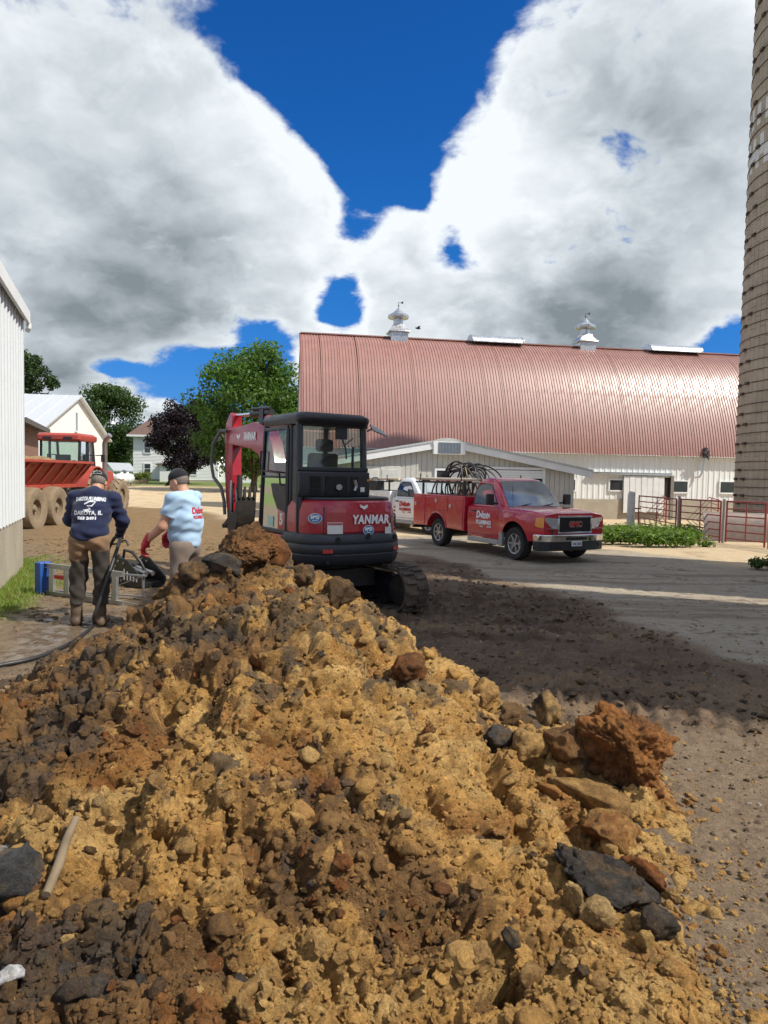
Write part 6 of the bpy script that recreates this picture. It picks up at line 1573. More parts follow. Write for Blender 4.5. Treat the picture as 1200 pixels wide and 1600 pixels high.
put_clod('clod', 'black clod on the crest below the orange one', 345, 895, .15, (1.0, .8, .8), c_blk, 104, 4, .5, (0, 0), .3)
put_clod('clod', 'black and brown clod at the left end of the crest', 303, 905, .13, (1, .8, .9), (c_blk[0], c_brn[0]), 105, 4, 2, (0, 0), .3)
put_clod('clod', 'dark clod on the crest in front of the digger bumper', 470, 910, .13, (1.1, .8, .8), (c_blk[1], c_brn[0]), 106, 4, 2.4, (0, 0), .3)
put_clod('clod', 'brown overhanging clod at the right shoulder of the crest', 530, 945, .14, (1, .9, 1.0), c_brn, 107, 4, .9, (0, 0), .3)
put_clod('clod', 'upright clod half ochre and half black behind the big rusty one', 858, 1135, .14, (.95, .8, 1.0), ((.42, .26, .09), (.05, .045, .04)), 108, 4, 1.9, (0, .2), .15)
put_clod('clod', 'brown clod left of the two coloured upright clod', 800, 1130, .12, (1.2, .9, .8), c_brn, 123, 4, .2, (0, 0), .3)
put_clod('clod', 'ochre clod in front of the two coloured upright clod', 830, 1175, .12, (1.3, .9, .8), c_och, 124, 4, 1.2, (0, 0), .3)
put_clod('clod', 'brown rust clod leaning on the left of the biggest clod', 885, 1185, .14, (1.1, .9, .9), ((.17, .09, .035), (.22, .10, .03)), 125, 4, 2.2, (0, 0), .3)
put_clod('clod', 'black clod behind the ochre clods at the slope foot', 780, 1165, .10, (1.2, .9, .8), c_blk, 126, 4, .2, (0, 0), .3)
put_clod('clod', 'rust brown clod on the right slope above the apron', 640, 1055, .10, (1.1, .9, 1.0), c_rust, 109, 4, .2, (0, 0), .3)
put_clod('clod', 'ochre clod with a flat top at the right slope foot', 755, 1105, .14, (1.1, .9, 1), c_och, 110, 4, .7, (0, 0), .3)
put_clod('clod', 'long yellow clod below the big rusty one', 925, 1265, .17, (1.5, .9, .7), c_och, 111, 4, -.3, (0, .2), .25)
put_clod('clod', 'yellow rust clod at the edge of the apron under the yellow one', 965, 1320, .14, (1.3, .9, .65), ((.42, .24, .07), (.25, .10, .03)), 112, 4, .2, (0, .15), .25)
put_clod('clod', 'small charcoal clod wedged at the foot of the big rusty one', 970, 1232, .075, (1.2, .9, .9), c_blk, 113, 4, .3, (0, 0), .2)
put_clod('slab', 'layered black slab of topsoil lying flat at the right edge of the heap', 950, 1405, .19, (1.15, .8, .52), ((.044, .039, .035), (.070, .060, .050)), 114, 5, -.35, (.25, .12), .25, layered=True, cat='slab')
put_clod('clod', 'rust red sliver leaning on the black slab', 1010, 1385, .11, (.55, 1.1, .55), c_rust, 115, 4, .5, (0, 0), .2)
put_clod('stone', 'tan stone with broken faces below the black slab', 932, 1455, .080, (1.05, .9, .9), ((.46, .31, .13), (.36, .23, .09)), 116, 4, .3, (0, 0), .15, cat='stone')
put_clod('stone', 'upright tan stone left of the larger tan stone', 897, 1425, .065, (.7, .8, 1.1), ((.45, .30, .12), (.34, .21, .08)), 117, 4, .3, (0, 0), .15, cat='stone')
put_clod('stone', 'small yellow stone right of the tan stones', 1010, 1487, .045, (1, .9, 1.0), ((.50, .32, .10), (.42, .26, .08)), 118, 3, .3, (0, 0), .1, cat='stone')
put_clod('clod', 'dark brown round clod between the slab and the yellow stone', 1028, 1468, .085, (1.05, .9, .85), ((.10, .06, .03), (.06, .05, .04)), 119, 4, .3, (0, 0), .2)
put_clod('rock', 'grey rock with a pale chalky top at the left edge of the heap', 8, 1412, .13, (1.1, .9, 1.0), ((.055, .055, .055), (.085, .082, .08)), 120, 4, .3, (0, 0), .2, cat='rock')
put_clod('rock', 'pale chalk cap on the grey rock at the left edge', 2, 1340, .065, (1.1, .9, .5), ((.40, .37, .32), (.30, .28, .25)), 121, 4, .3, (0, .2), .2, cat='rock')
put_clod('scrap', 'white scrap lying at the lower left corner', 4, 1545, .05, (1.1, .8, .6), ((.72, .72, .72), (.66, .66, .66)), 122, 3, .3, (0, 0), .1, cat='scrap')
# the stick
a = hit(72, 1412); b = hit(122, 1303); a = Vector(a) + Vector((0, 0, .03)); b = Vector(b) + Vector((0, -.02, .07))
d_ = (b - a); st = MB(); st.tube([a, a + d_ * .35 + Vector((.004, 0, .004)), a + d_ * .7 - Vector((.003, 0, 0)), b], [.015, .017, .016, .014], 12)
tag(st.build('wooden_stick', material('weathered stick', (.17, .125, .075), .85, 0, .3, 9, bump=.004, bscale=50, stretch=(1, 1, 1), dirt=(.12, .08, .04), dirt_amt=.3, dscale=12), smooth=50), 'weathered round wooden stick poking out of the heap at lower left', 'stick')
# many clods one can count: copies of a few shapes in each kind of earth
kinds = [('lump of ochre clay on the dirt heap', 'ochre clay clods on the heap', c_och), ('lump of brown soil on the dirt heap', 'brown soil clods on the heap', c_brn), ('lump of rust clay on the dirt heap', 'rust clay clods on the heap', c_rust), ('lump of black soil on the dirt heap', 'black soil clods on the heap', c_blk)]
shapes = []
for ki, (lb, gr, cc) in enumerate(kinds):
    for k in range(5):
        me = clod_mesh('clod', 3 if k else 4, 300 + ki * 10 + k, cc); shapes.append((ki, me.data)); bpy.data.objects.remove(me)
r = np.random.RandomState(77); cnt = 0; tries = 0
while cnt < 250 and tries < 4000:
    tries += 1
    u, v = r.uniform(-10, 1120), r.uniform(900, 1590)
    d = ray(u, v).normalized(); h = PILE_BVH.ray_cast(Vector((0, 0, CAM_H)), d, 20)
    if h[0] is None: continue
    p = h[0]; dist = p.length
    col = soil_colour(np.array([p.x]), np.array([p.y]), np.array([.5]), np.array([.5]))[0]
    ki = int(np.argmin([np.linalg.norm(np.array(k[2][0]) - col) for k in kinds])) if r.rand() < .8 else r.randint(4)
    me = shapes[ki * 5 + r.randint(5)][1]; s = .016 + .034 * r.rand() ** 2.0
    o = bpy.data.objects.new('clod', me); COL.objects.link(o)
    o.location = (p.x, p.y, p.z + s * .25); o.scale = (s * r.uniform(.8, 1.4), s * r.uniform(.7, 1.1), s * r.uniform(.6, 1.0)); o.rotation_euler = (r.uniform(-.5, .5), r.uniform(-.5, .5), r.uniform(0, 6.28))
    wh = 'at the left foot of' if u < 260 and v < 1300 else 'at the lower left of' if u < 400 and v >= 1300 else 'at the lower right of' if u > 700 and v >= 1300 else 'low in the middle of' if v >= 1300 else 'near the crest of' if v < 1010 else 'on the right slope of' if u > 640 else 'on the middle of'
    lb_ = ('large ' if s > .030 else 'small ') + kinds[ki][0].replace('on the dirt heap', wh + ' the dirt heap')
    tag(o, lb_, 'clod', kinds[ki][1]); cnt += 1

# ------------------------------------------------------------------ figures: smooth solids on a grid, skinned by surface nets
class Solid:
    def __init__(s, lo, hi, h):
        s.lo = np.array(lo, float); s.h = h; s.n = np.ceil((np.array(hi) - s.lo) / h).astype(int) + 1
        s.D = np.full(s.n, .25, np.float32); s.ax = [s.lo[i] + h * np.arange(s.n[i]) for i in range(3)]
    def blk(s, lo, hi, m):
        sl = []; co = []
        for i in range(3):
            a = max(0, int((lo[i] - m - s.lo[i]) / s.h)); b = min(s.n[i], int((hi[i] + m - s.lo[i]) / s.h) + 2)
            sl.append(slice(a, max(b, a))); sh = [1, 1, 1]; sh[i] = -1; co.append(s.ax[i][a:max(b, a)].reshape(sh))
        return tuple(sl), co
    def join(s, sl, d, k):
        a = s.D[sl]
        if k > 0: t = np.clip(.5 + .5 * (a - d) / k, 0, 1); s.D[sl] = a * (1 - t) + d * t - k * t * (1 - t)
        else: s.D[sl] = np.minimum(a, d)
    def limb(s, pts, rad, k=.03, flat=None):
        """tapered round limb through the points"""
        for i in range(len(pts) - 1):
            a, b = np.array(pts[i], float), np.array(pts[i + 1], float); ra, rb = rad[i], rad[i + 1]; m = max(ra, rb) + .08
            sl, (X, Y, Z) = s.blk(np.minimum(a, b), np.maximum(a, b), m); ab = b - a
            t = np.clip(((X - a[0]) * ab[0] + (Y - a[1]) * ab[1] + (Z - a[2]) * ab[2]) / (ab @ ab + 1e-9), 0, 1)
            d = np.sqrt((X - a[0] - t * ab[0]) ** 2 + (Y - a[1] - t * ab[1]) ** 2 + (Z - a[2] - t * ab[2]) ** 2) - (ra + (rb - ra) * t)
            s.join(sl, d, k)
        return s
    def ball(s, c, r, k=.03, R=None):
        c = np.array(c, float); r = np.array(r if hasattr(r, '__len__') else (r, r, r), float); m = r.max() + .08
        sl, (X, Y, Z) = s.blk(c, c, m); X, Y, Z = X - c[0], Y - c[1], Z - c[2]
        if R is not None: X, Y, Z = (R[0][0] * X + R[1][0] * Y + R[2][0] * Z, R[0][1] * X + R[1][1] * Y + R[2][1] * Z, R[0][2] * X + R[1][2] * Y + R[2][2] * Z)
        q = np.sqrt((X / r[0]) ** 2 + (Y / r[1]) ** 2 + (Z / r[2]) ** 2); g = np.sqrt((X / r[0] ** 2) ** 2 + (Y / r[1] ** 2) ** 2 + (Z / r[2] ** 2) ** 2) + 1e-6
        s.join(sl, q * (q - 1) / g, k); return s
    def cut(s, p, n, k=0.0):
        """keep what lies behind the plane"""
        X, Y, Z = [s.ax[i].reshape([-1 if j == i else 1 for j in range(3)]) for i in range(3)]
        s.D = np.maximum(s.D, ((X - p[0]) * n[0] + (Y - p[1]) * n[1] + (Z - p[2]) * n[2]).astype(np.float32)); return s
    def wrinkle(s, amp, f, seed, sq=(1, 1, 1.0)):
        X, Y, Z = [s.ax[i].reshape([-1 if j == i else 1 for j in range(3)]) for i in range(3)]
        r = np.random.RandomState(seed); w = 0
        for k in range(7):
            v = r.randn(3) * sq * f; u = r.randn(3) * f * .5
            w = w + np.sin(X * v[0] + Y * v[1] + Z * v[2] + 1.6 * np.sin(X * u[0] + Y * u[1] + Z * u[2] + k)) * (.6 + .4 * r.rand())
        s.D = s.D + (amp * w / 2.6).astype(np.float32); return s
    def mesh(s):
        D = s.D; S = D < 0; n = S.shape
        c = [S[i:n[0] - 1 + i, j:n[1] - 1 + j, k:n[2] - 1 + k] for i in (0, 1) for j in (0, 1) for k in (0, 1)]
        any_ = np.logical_or.reduce(c); all_ = np.logical_and.reduce(c); M = any_ & ~all_
        idx = np.argwhere(M); num = np.full(M.shape, -1, np.int64); num[M] = np.arange(len(idx))
        P = np.zeros((len(idx), 3)); C_ = np.zeros(len(idx))
        cor = [(i, j, k) for i in (0, 1) for j in (0, 1) for k in (0, 1)]
        val = [D[idx[:, 0] + a, idx[:, 1] + b, idx[:, 2] + c_] for a, b, c_ in cor]
        for p in range(8):
            for q in range(p + 1, 8):
                df = [abs(cor[p][z] - cor[q][z]) for z in range(3)]
                if sum(df) != 1: continue
                x = (val[p] < 0) != (val[q] < 0); t = np.where(x, val[p] / (val[p] - val[q] + 1e-12), 0)
                for z in range(3): P[:, z] += np.where(x, cor[p][z] + t * (cor[q][z] - cor[p][z]), 0)
                C_ += x
        V = (idx + P / C_[:, None]) * s.h + s.lo
        F = []
        for ax in range(3):
            a = [slice(1, -1)] * 3; a[ax] = slice(0, -1); b = list(a); b[ax] = slice(1, None)
            if ax == 0: A, B = S[:-1, 1:-1, 1:-1], S[1:, 1:-1, 1:-1]
            elif ax == 1: A, B = S[1:-1, :-1, 1:-1], S[1:-1, 1:, 1:-1]
            else: A, B = S[1:-1, 1:-1, :-1], S[1:-1, 1:-1, 1:]
            e = np.argwhere(A != B); 
            if len(e) == 0: continue
            sgn = A[e[:, 0], e[:, 1], e[:, 2]]
            o = e.copy(); u, v = [(1, 2), (2, 0), (0, 1)][ax]
            for z in range(3):
                if z != ax: o[:, z] += 1
            def cell(du, dv):
                q = o.copy(); q[:, u] -= du; q[:, v] -= dv; return num[q[:, 0], q[:, 1], q[:, 2]]
            Q = np.stack([cell(1, 1), cell(0, 1), cell(0, 0), cell(1, 0)], 1); Q[~sgn] = Q[~sgn][:, ::-1]; F.append(Q)
        return V, np.vstack(F)
    def build(s, name, mat, parent, attrs=None):
        V, F = s.mesh(); return np_mesh(name, V, F, mat, parent, attrs={k: f(V) for k, f in (attrs or {}).items()})
def rotm(ax, deg): return np.array(Matrix.Rotation(math.radians(deg), 3, ax))
def cloth(name, base, var=.10, fuzz=.4, attr=None):
    m = material(name, base, .88, 0, var, 9, bump=.0025, bscale=220, spec=.25, attr=attr); m.node_tree.nodes['Principled BSDF'].inputs['Sheen Weight'].default_value = fuzz * .3; return m
SKIN = material('skin', (.48, .25, .165), .5, 0, .10, 14, spec=.4)
SKIN.node_tree.nodes['Principled BSDF'].inputs['Subsurface Weight'].default_value = .12
SKIN.node_tree.nodes['Principled BSDF'].inputs['Subsurface Radius'].default_value = (.02, .008, .004)
HAIRG = material('greying hair', (.16, .13, .11), .7, 0, .3, 60, bump=.004, bscale=200); CAPB = cloth('black cap cloth', (.014, .015, .019), .15)
EYEW = material('eye', (.5, .48, .45), .2)

def project_print(o, target, d, M=None):
    """press flat lettering on to a garment along d"""
    V = np.zeros(len(target.data.vertices) * 3); target.data.vertices.foreach_get('co', V); V = V.reshape(-1, 3)
    bv = BVHTree.FromPolygons(V.tolist(), [list(p.vertices) for p in target.data.polygons]); d = Vector(d).normalized()
    import bmesh
    bm = bmesh.new(); bm.from_mesh(o.data)
    bmesh.ops.triangulate(bm, faces=bm.faces)
    bmesh.ops.subdivide_edges(bm, edges=[e for e in bm.edges if e.calc_length() > .02], cuts=1, use_grid_fill=False); bmesh.ops.triangulate(bm, faces=bm.faces)
    for v in bm.verts:
        p = M @ v.co; h = bv.ray_cast(p - d * .3, d, 1.0)
        v.co = (h[0] - d * .004) if h[0] is not None else p
    bm.to_mesh(o.data); bm.free(); o.matrix_local = Matrix()

def hand(S, wrist, palm, spread, thumb, s=1.0, curl=.5, k=.006):
    """palm with five separate bent fingers: palm = direction wrist to knuckles, spread = across the knuckles, thumb side first"""
    w = np.array(wrist, float); d = np.array(palm, float); d /= np.linalg.norm(d); u = np.array(spread, float); u -= d * (u @ d); u /= np.linalg.norm(u); n = np.cross(d, u)
    if thumb < 0: n = -n
    L = .085 * s
    S.limb([w, w + d * L * .5], [.027 * s, .032 * s], .02)
    for i, (off, ln) in enumerate(((.030, .074), (.010, .082), (-.010, .076), (-.029, .060))):
        k0 = w + d * L + u * off * s; S.limb([w + d * L * .35 + u * off * .6 * s, k0], [.020 * s, .0125 * s], .012)
        c1 = d * math.cos(curl) + n * math.sin(curl); c2 = d * math.cos(curl * 2.1) + n * math.sin(curl * 2.1); c3 = d * math.cos(curl * 2.9) + n * math.sin(curl * 2.9)
        p1 = k0 + c1 * ln * .45 * s; p2 = p1 + c2 * ln * .32 * s; p3 = p2 + c3 * ln * .25 * s
        S.limb([k0, p1, p2, p3], [.0115 * s, .0105 * s, .0095 * s, .008 * s], k)
    t0 = w + d * L * .25 + u * .026 * s; t1 = t0 + (u * .8 + d * .6 + n * .3) * .038 * s; t2 = t1 + (d * .8 + n * .55 + u * .15) * .030 * s
    S.limb([t0, t1, t2], [.016 * s, .0125 * s, .010 * s], k)

def head(S, c, pitch, s=1.0):
    """skull, jaw, nose, brow, ears; looks along +y before the pitch"""
    Rx = rotm('X', -pitch); q = lambda x, y, z: np.array(c) + Rx @ np.array((x, y, z)) * s
    S.ball(q(0, -.012, .025), np.array((.076, .096, .098)) * s, .02, Rx)
    S.ball(q(0, .030, -.035), np.array((.060, .066, .080)) * s, .03, Rx)
    S.ball(q(0, .064, -.092), np.array((.026, .022, .020)) * s, .03, Rx)
    S.limb([q(0, .088, .012), q(0, .112, -.030)], [.010 * s, .016 * s], .014); S.limb([q(-.014, .100, -.036), q(.014, .100, -.036)], [.009 * s, .009 * s], .008)
    S.limb([q(-.040, .080, .022), q(0, .088, .020), q(.040, .080, .022)], [.010 * s, .012 * s, .010 * s], .016)
    for e in (-1, 1):
        S.ball(q(e * .046, .062, -.018), np.array((.026, .024, .024)) * s, .02, Rx)
        S.ball(q(e * .079, -.006, -.012), np.array((.011, .022, .034)) * s, .008, Rx); S.ball(q(e * .030, .078, .004), np.array((.014, .012, .011)) * s, .006, Rx)
    S.limb([q(-.022, .088, -.064), q(.022, .088, -.064)], [.007 * s, .007 * s], .006); S.limb([q(-.020, .085, -.076), q(.020, .085, -.076)], [.008 * s, .008 * s], .006)
    return q, Rx
def cap(parent, c, pitch, back=False, s=1.0):
    Rx = rotm('X', -pitch); q = lambda x, y, z: np.array(c) + Rx @ np.array((x, y, z)) * s
    S = Solid(np.array(c) - .30, np.array(c) + .30, .007)
    S.ball(q(0, -.010, .040), np.array((.088, .110, .095)) * s, 0, Rx); S.cut(q(0, 0, .030), Rx @ np.array((0, .12, -1.0)))
    sg = -1 if back else 1
    if not back:
        for t in np.linspace(-1, 1, 9):
            S.limb([q(t * .060, .080, .034), q(t * .058, .165 - .045 * t * t, .022 - .012 * t * t)], [.006, .0045], .006)
    o = S.build('cap', CAPB, parent)
    MB().lathe([(.001, .0), (.011, .002), (.006, .008)], 8, M=Matrix.Translation(Vector(q(0, -.01, .135)))).build('button', CAPB, o)
    if back:
        m = MB(); m.tube([Vector(q(-.045 * math.cos(a) * 1.0, -.112 - .004, .045 + .030 * math.sin(a))) for a in [math.pi * i / 10 for i in range(11)]], .005, 6); m.tube([Vector(q(-.05, -.108, .040)), Vector(q(0, -.121, .038)), Vector(q(.05, -.108, .040))], .007, 6); m.build('strap', material('cap strap', (.22, .22, .23), .6), o)
    return o

# --- worker in the navy sweatshirt, seen from behind, bending over his work
g1 = gp(140, 977)
p1 = empty('person', g1, math.radians(8), 'person in a navy sweatshirt, brown trousers and boots, back turned, bending forward', 'person')
HC = (.015, .34, 1.555)
J = dict(hl=(-.105, .0, .93), hr=(.105, .0, .93), kl=(-.125, .045, .50), kr=(.125, .03, .50), al=(-.135, .0, .11), ar=(.120, -.02, .11), sl=(-.195, .185, 1.385), sr=(.20, .185, 1.385), el=(-.285, .30, 1.13), er=(.295, .255, 1.125), wl=(-.12, .50, 1.0), wr=(.215, .47, .955))
S = Solid((-.48, -.35, 0.02), (.48, .75, 1.75), .009)
for a in 'lr': S.limb([J['h' + a], J['k' + a], J['a' + a]], [.080, .055, .040], .03)
S.ball((0, .0, .97), (.15, .11, .12), .05); S.limb([(0, .02, 1.02), (0, .10, 1.22), (0, .18, 1.38)], [.125, .14, .12], .05)
S.limb([J['sl'], (0, .19, 1.41), J['sr']], [.055, .07, .055], .04)
for a in 'lr': S.limb([J['s' + a], J['e' + a], J['w' + a]], [.052, .040, .028], .02)
S.limb([(0, .20, 1.42), (.012, .30, 1.52)], [.058, .056], .03); head(S, HC, 38)
hand(S, J['wr'], (-.10, .85, -.55), (-.9, .1, 0), 1, 1.0, .75); hand(S, J['wl'], (.35, .8, -.45), (.9, -.2, 0), -1, 1.0, .75)
S.build('body', SKIN, p1)
S = Solid((-.48, -.30, .80), (.50, .75, 1.62), .010)
S.ball((0, .005, 1.00), (.188, .145, .10), .04); S.limb([(-.035, .01, 1.03), (-.03, .105, 1.22), (-.03, .17, 1.33)], [.155, .165, .140], .05); S.limb([(.035, .01, 1.03), (.03, .105, 1.22), (.03, .17, 1.33)], [.155, .165, .140], .05)
S.limb([J['sl'], (0, .175, 1.405), J['sr']], [.082, .10, .082], .05)
for a in 'lr':
    S.limb([J['s' + a], J['e' + a], J['w' + a]], [.080, .066, .050], .04)
S.limb([(0, .20, 1.42), (.008, .255, 1.47)], [.082, .066], .03)
for pp in (J['wl'], J['wr']): pass
S.wrinkle(.0095, 19, 5, (1.0, 1.0, 1.5)); S.cut((0, 0, .925), (0, -.10, -1)); S.cut((.01, .26, 1.485), (0, .62, .78))
NAVY = cloth('navy sweatshirt', (.0125, .0175, .050), .12)
sw_ = S.build('sweatshirt', NAVY, p1)
PR = cloth('white print', (.52, .54, .58), .15)
def back_text(body, size, z, y, dx=0.0, fit=None, bold=.003, arc=0):
    M_ = facing((dx, y, z), (1, 0, 0), (0, .35, 1)); t = text('lettering', body, size, PR, p1, M_, bold=bold, depth=0, fit=fit)
    if arc:
        for v in t.data.vertices: v.co.y -= arc * v.co.x ** 2
    project_print(t, sw_, (0, 1, 0), M_)
    t.parent = sw_; return t
back_text('DAKOTA PLUMBING', .056, 1.385, .0, 0, .31, arc=.5)
back_text('DAKOTA, IL', .062, 1.235, -.05, 0, .29)
back_text('563 2491', .042, 1.180, -.07, .0, .19)
m = MB(); m.tube([(-.05, 0, .02), (.0, 0, .05), (.06, 0, .045), (.03, 0, .0), (-.02, 0, .005), (.02, 0, -.03), (-.05, 0, -.045), (.01, 0, -.05)], .008, 5); lg = m.build('print_figure', PR, p1); lg.matrix_local = Matrix.Translation((.01, -.2, 1.31)); project_print(lg, sw_, (0, 1, 0), Matrix.Translation((.01, -.2, 1.31))); lg.parent = sw_
S = Solid((-.40, -.30, .16), (.40, .30, 1.08), .010)
S.ball((0, -.005, .98), (.175, .135, .10), .04)
for a, sx_ in (('l', -1), ('r', 1)):
    S.ball((sx_ * .085, -.045, .92), (.095, .095, .10), .05)
    S.limb([J['h' + a], (J['k' + a][0], J['k' + a][1], .52), (J['a' + a][0], J['a' + a][1] + .01, .22)], [.108, .088, .082], .03)
S.wrinkle(.011, 18, 9, (1.2, 1.2, 1.6)); S.cut((0, 0, .235), (0, 0, -1)); S.cut((0, 0, 1.04), (0, 0, 1))
def trouser_col(V):
    k = sstep(.70, .74, V[:, 2] - .10 * sstep(.02, -.05, V[:, 0] * -1) + .03 * (fbm(V[:, 0] * 9, V[:, 2] * 9, 3, 2) - .5) * 2)[:, None]
    return np.array((.040, .033, .028)) * (1 - k) + np.array((.205, .125, .070)) * k
S.build('trousers', cloth('work trousers', (), .15, .2, attr='dye'), p1, {'dye': trouser_col})
for a in 'lr':
    x_, y_, _ = J['a' + a]; S = Solid((x_ - .12, y_ - .16, -.02), (x_ + .12, y_ + .28, .36), .008)
    S.limb([(x_, y_ + .01, .33), (x_, y_, .16), (x_, y_ - .005, .07)], [.066, .056, .058], .02); S.limb([(x_, y_ - .03, .045), (x_ + (.02 if a == 'r' else -.02), y_ + .15, .038)], [.050, .046], .03); S.cut((0, 0, .002), (0, 0, -1)); S.cut((0, 0, .315), (0, 0, 1)); S.wrinkle(.003, 22, 3)
    S.build('boot', material('brown rubber boot', (.085, .055, .035), .6, 0, .2, 8, dirt=(.16, .11, .07), dirt_amt=.35, dscale=9), p1)
cap(p1, HC, 38, back=True)
S = Solid(np.array(HC) - .2, np.array(HC) + .2, .008); Rx = rotm('X', -38); S.ball(np.array(HC) + Rx @ np.array((0, -.018, .010)), (.082, .098, .085), 0, Rx); S.cut(np.array(HC) + Rx @ np.array((0, 0, -.040)), Rx @ np.array((0, .25, -1))); S.cut(np.array(HC) + Rx @ np.array((0, .02, 0)), Rx @ np.array((0, 1, .1))); S.build('hair', HAIRG, p1)

# --- worker in the light blue T-shirt, turned to the left, looking down
g2 = atY(290, 800, 7.45); g2.z = float(zg(g2.x, g2.y))
p2 = empty('person', g2, math.radians(72), 'person in a light blue T-shirt, black cap and red gloves looking down behind the heap', 'person')
HC = (.0, .085, 1.585)
p2.scale = (1.02, 1.02, 1.05)
J = dict(hl=(-.10, .0, .93), hr=(.10, .0, .93), kl=(-.11, .02, .50), kr=(.11, .05, .50), al=(-.12, -.01, .09), ar=(.12, .03, .09), sl=(-.185, .01, 1.415), sr=(.185, .03, 1.415), el=(-.245, .11, 1.145), er=(.24, .09, 1.14), wl=(-.225, .335, 1.03), wr=(.20, .33, 1.05))
J['wl'] = (-.235, .30, .995)
S = Solid((-.45, -.30, 0.0), (.45, .65, 1.76), .009)
for a in 'lr': S.limb([J['h' + a], J['k' + a], J['a' + a]], [.078, .054, .040], .03); S.limb([J['a' + a], (J['a' + a][0], J['a' + a][1] + .15, .04)], [.04, .03], .03)
S.ball((0, .0, .97), (.15, .11, .12), .05); S.limb([(0, .0, 1.02), (0, -.005, 1.22), (0, .0, 1.36)], [.12, .13, .115], .05)
S.limb([J['sl'], (0, .01, 1.43), J['sr']], [.055, .07, .055], .04)
for a in 'lr': S.limb([J['s' + a], J['e' + a], J['w' + a]], [.056, .047, .031], .02)
S.limb([(0, .0, 1.42), (0, .055, 1.54)], [.062, .058], .03); q, Rx = head(S, HC, 24)
S.build('body', SKIN, p2)
for e in (-1, 1): MB().lathe([(.001, -.010), (.008, -.006), (.010, 0), (.008, .006), (.001, .010)], 10, M=Matrix.Translation(Vector(q(e * .030, .083, .002)))).build('eye', EYEW, p2, smooth=60)
for a, th in (('l', 1), ('r', -1)):
    w = np.array(J['w' + a]); d = np.array((.02, .50, -.86)); S = Solid(w - .22, w + .22, .006)
    S.limb([w - d * .05, w + d * .01], [.038, .036], .01); hand(S, w, d, (.9 * th, .35, .1), th, 1.18, .55); S.build('glove', material('red rubber glove', (.42, .018, .030), .45, 0, .12, 10), p2)
S = Solid((-.42, -.30, .82), (.42, .45, 1.60), .010)
S.limb([(-.03, .0, 1.0), (-.035, -.005, 1.20), (-.035, .0, 1.33)], [.140, .148, .135], .05); S.limb([(.03, .0, 1.0), (.035, -.005, 1.20), (.035, .0, 1.33)], [.140, .148, .135], .05); S.ball((0, .06, 1.08), (.14, .12, .13), .05)
S.limb([J['sl'], (0, .005, 1.425), J['sr']], [.080, .092, .080], .05)
for a in 'lr':
    m_ = (np.array(J['s' + a]) * .30 + np.array(J['e' + a]) * .70); S.limb([J['s' + a], m_], [.083, .078], .04)
S.wrinkle(.010, 19, 21, (1, 1, 1.5)); S.cut((0, 0, .915), (0, .05, -1)); S.cut((0, .03, 1.478), (0, .35, .94))
for a in 'lr':
    s_ = np.array(J['s' + a]); e_ = np.array(J['e' + a]); dd = (e_ - s_) / np.linalg.norm(e_ - s_); pp = s_ * .38 + e_ * .62
    X, Y, Z = [S.ax[i].reshape([-1 if j == i else 1 for j in range(3)]) for i in range(3)]
    pl_ = (X - pp[0]) * dd[0] + (Y - pp[1]) * dd[1] + (Z - pp[2]) * dd[2]; far_ = np.abs(X) > .215
    S.D = np.where(far_, np.maximum(S.D, pl_.astype(np.float32)), S.D)
ts = S.build('t_shirt', cloth('light blue cotton', (.35, .50, .66), .06), p2)
PRR = cloth('red print', (.42, .04, .06), .1)
M_ = facing((.0, -.25, 1.30), (1, 0, 0), (0, 0, 1)); t = text('lettering', 'Dakota', .085, PRR, p2, M_, bold=.004, shear=.3, depth=0, fit=.21); project_print(t, ts, (0, 1, 0), M_); t.parent = ts
M_ = facing((.0, -.25, 1.235), (1, 0, 0), (0, 0, 1)); t = text('lettering', 'PLUMBING', .045, PRR, p2, M_, bold=.002, depth=0, fit=.19); project_print(t, ts, (0, 1, 0), M_); t.parent = ts
S = Solid((-.35, -.28, .06), (.35, .30, 1.06), .011); S.ball((0, .0, .96), (.165, .128, .11), .04)
for a, sx_ in (('l', -1), ('r', 1)): S.ball((sx_ * .08, -.045, .92), (.09, .085, .10), .05); S.limb([J['h' + a], J['k' + a], J['a' + a]], [.105, .082, .072], .03)
S.wrinkle(.006, 14, 33, (1.2, 1.2, 1.5)); S.cut((0, 0, 1.0), (0, 0, 1)); S.cut((0, 0, .09), (0, 0, -1)); S.build('trousers', cloth('grey tan trousers', (.20, .155, .125), .1), p2)
MB().loft([[(.168 * math.cos(a) * k, .131 * math.sin(a) * k, z) for a in [2 * math.pi * i / 28 for i in range(28)]] for k, z in ((1.02, .962), (1.045, .965), (1.045, .998), (1.02, 1.001))]).build('belt', BLACK, p2, smooth=40)
for a in 'lr':
    x_, y_, _ = J['a' + a]; S = Solid((x_ - .12, y_ - .16, -.02), (x_ + .12, y_ + .30, .25), .009); S.limb([(x_, y_, .20), (x_, y_, .07)], [.060, .056], .02); S.limb([(x_, y_ - .03, .045), (x_, y_ + .16, .038)], [.050, .046], .03); S.cut((0, 0, .002), (0, 0, -1)); S.cut((0, 0, .18), (0, 0, 1)); S.build('boot', material('brown rubber boot', ()), p2)
cap(p2, HC, 24)
S = Solid(np.array(HC) - .2, np.array(HC) + .2, .008); Rx = rotm('X', -24); S.ball(np.array(HC) + Rx @ np.array((0, -.017, .012)), (.081, .097, .088), 0, Rx); S.cut(np.array(HC) + Rx @ np.array((0, 0, -.045)), Rx @ np.array((0, .1, -1))); S.cut(np.array(HC) + Rx @ np.array((0, .0, 0)), Rx @ np.array((0, 1, .15))); S.build('hair', HAIRG, p2)

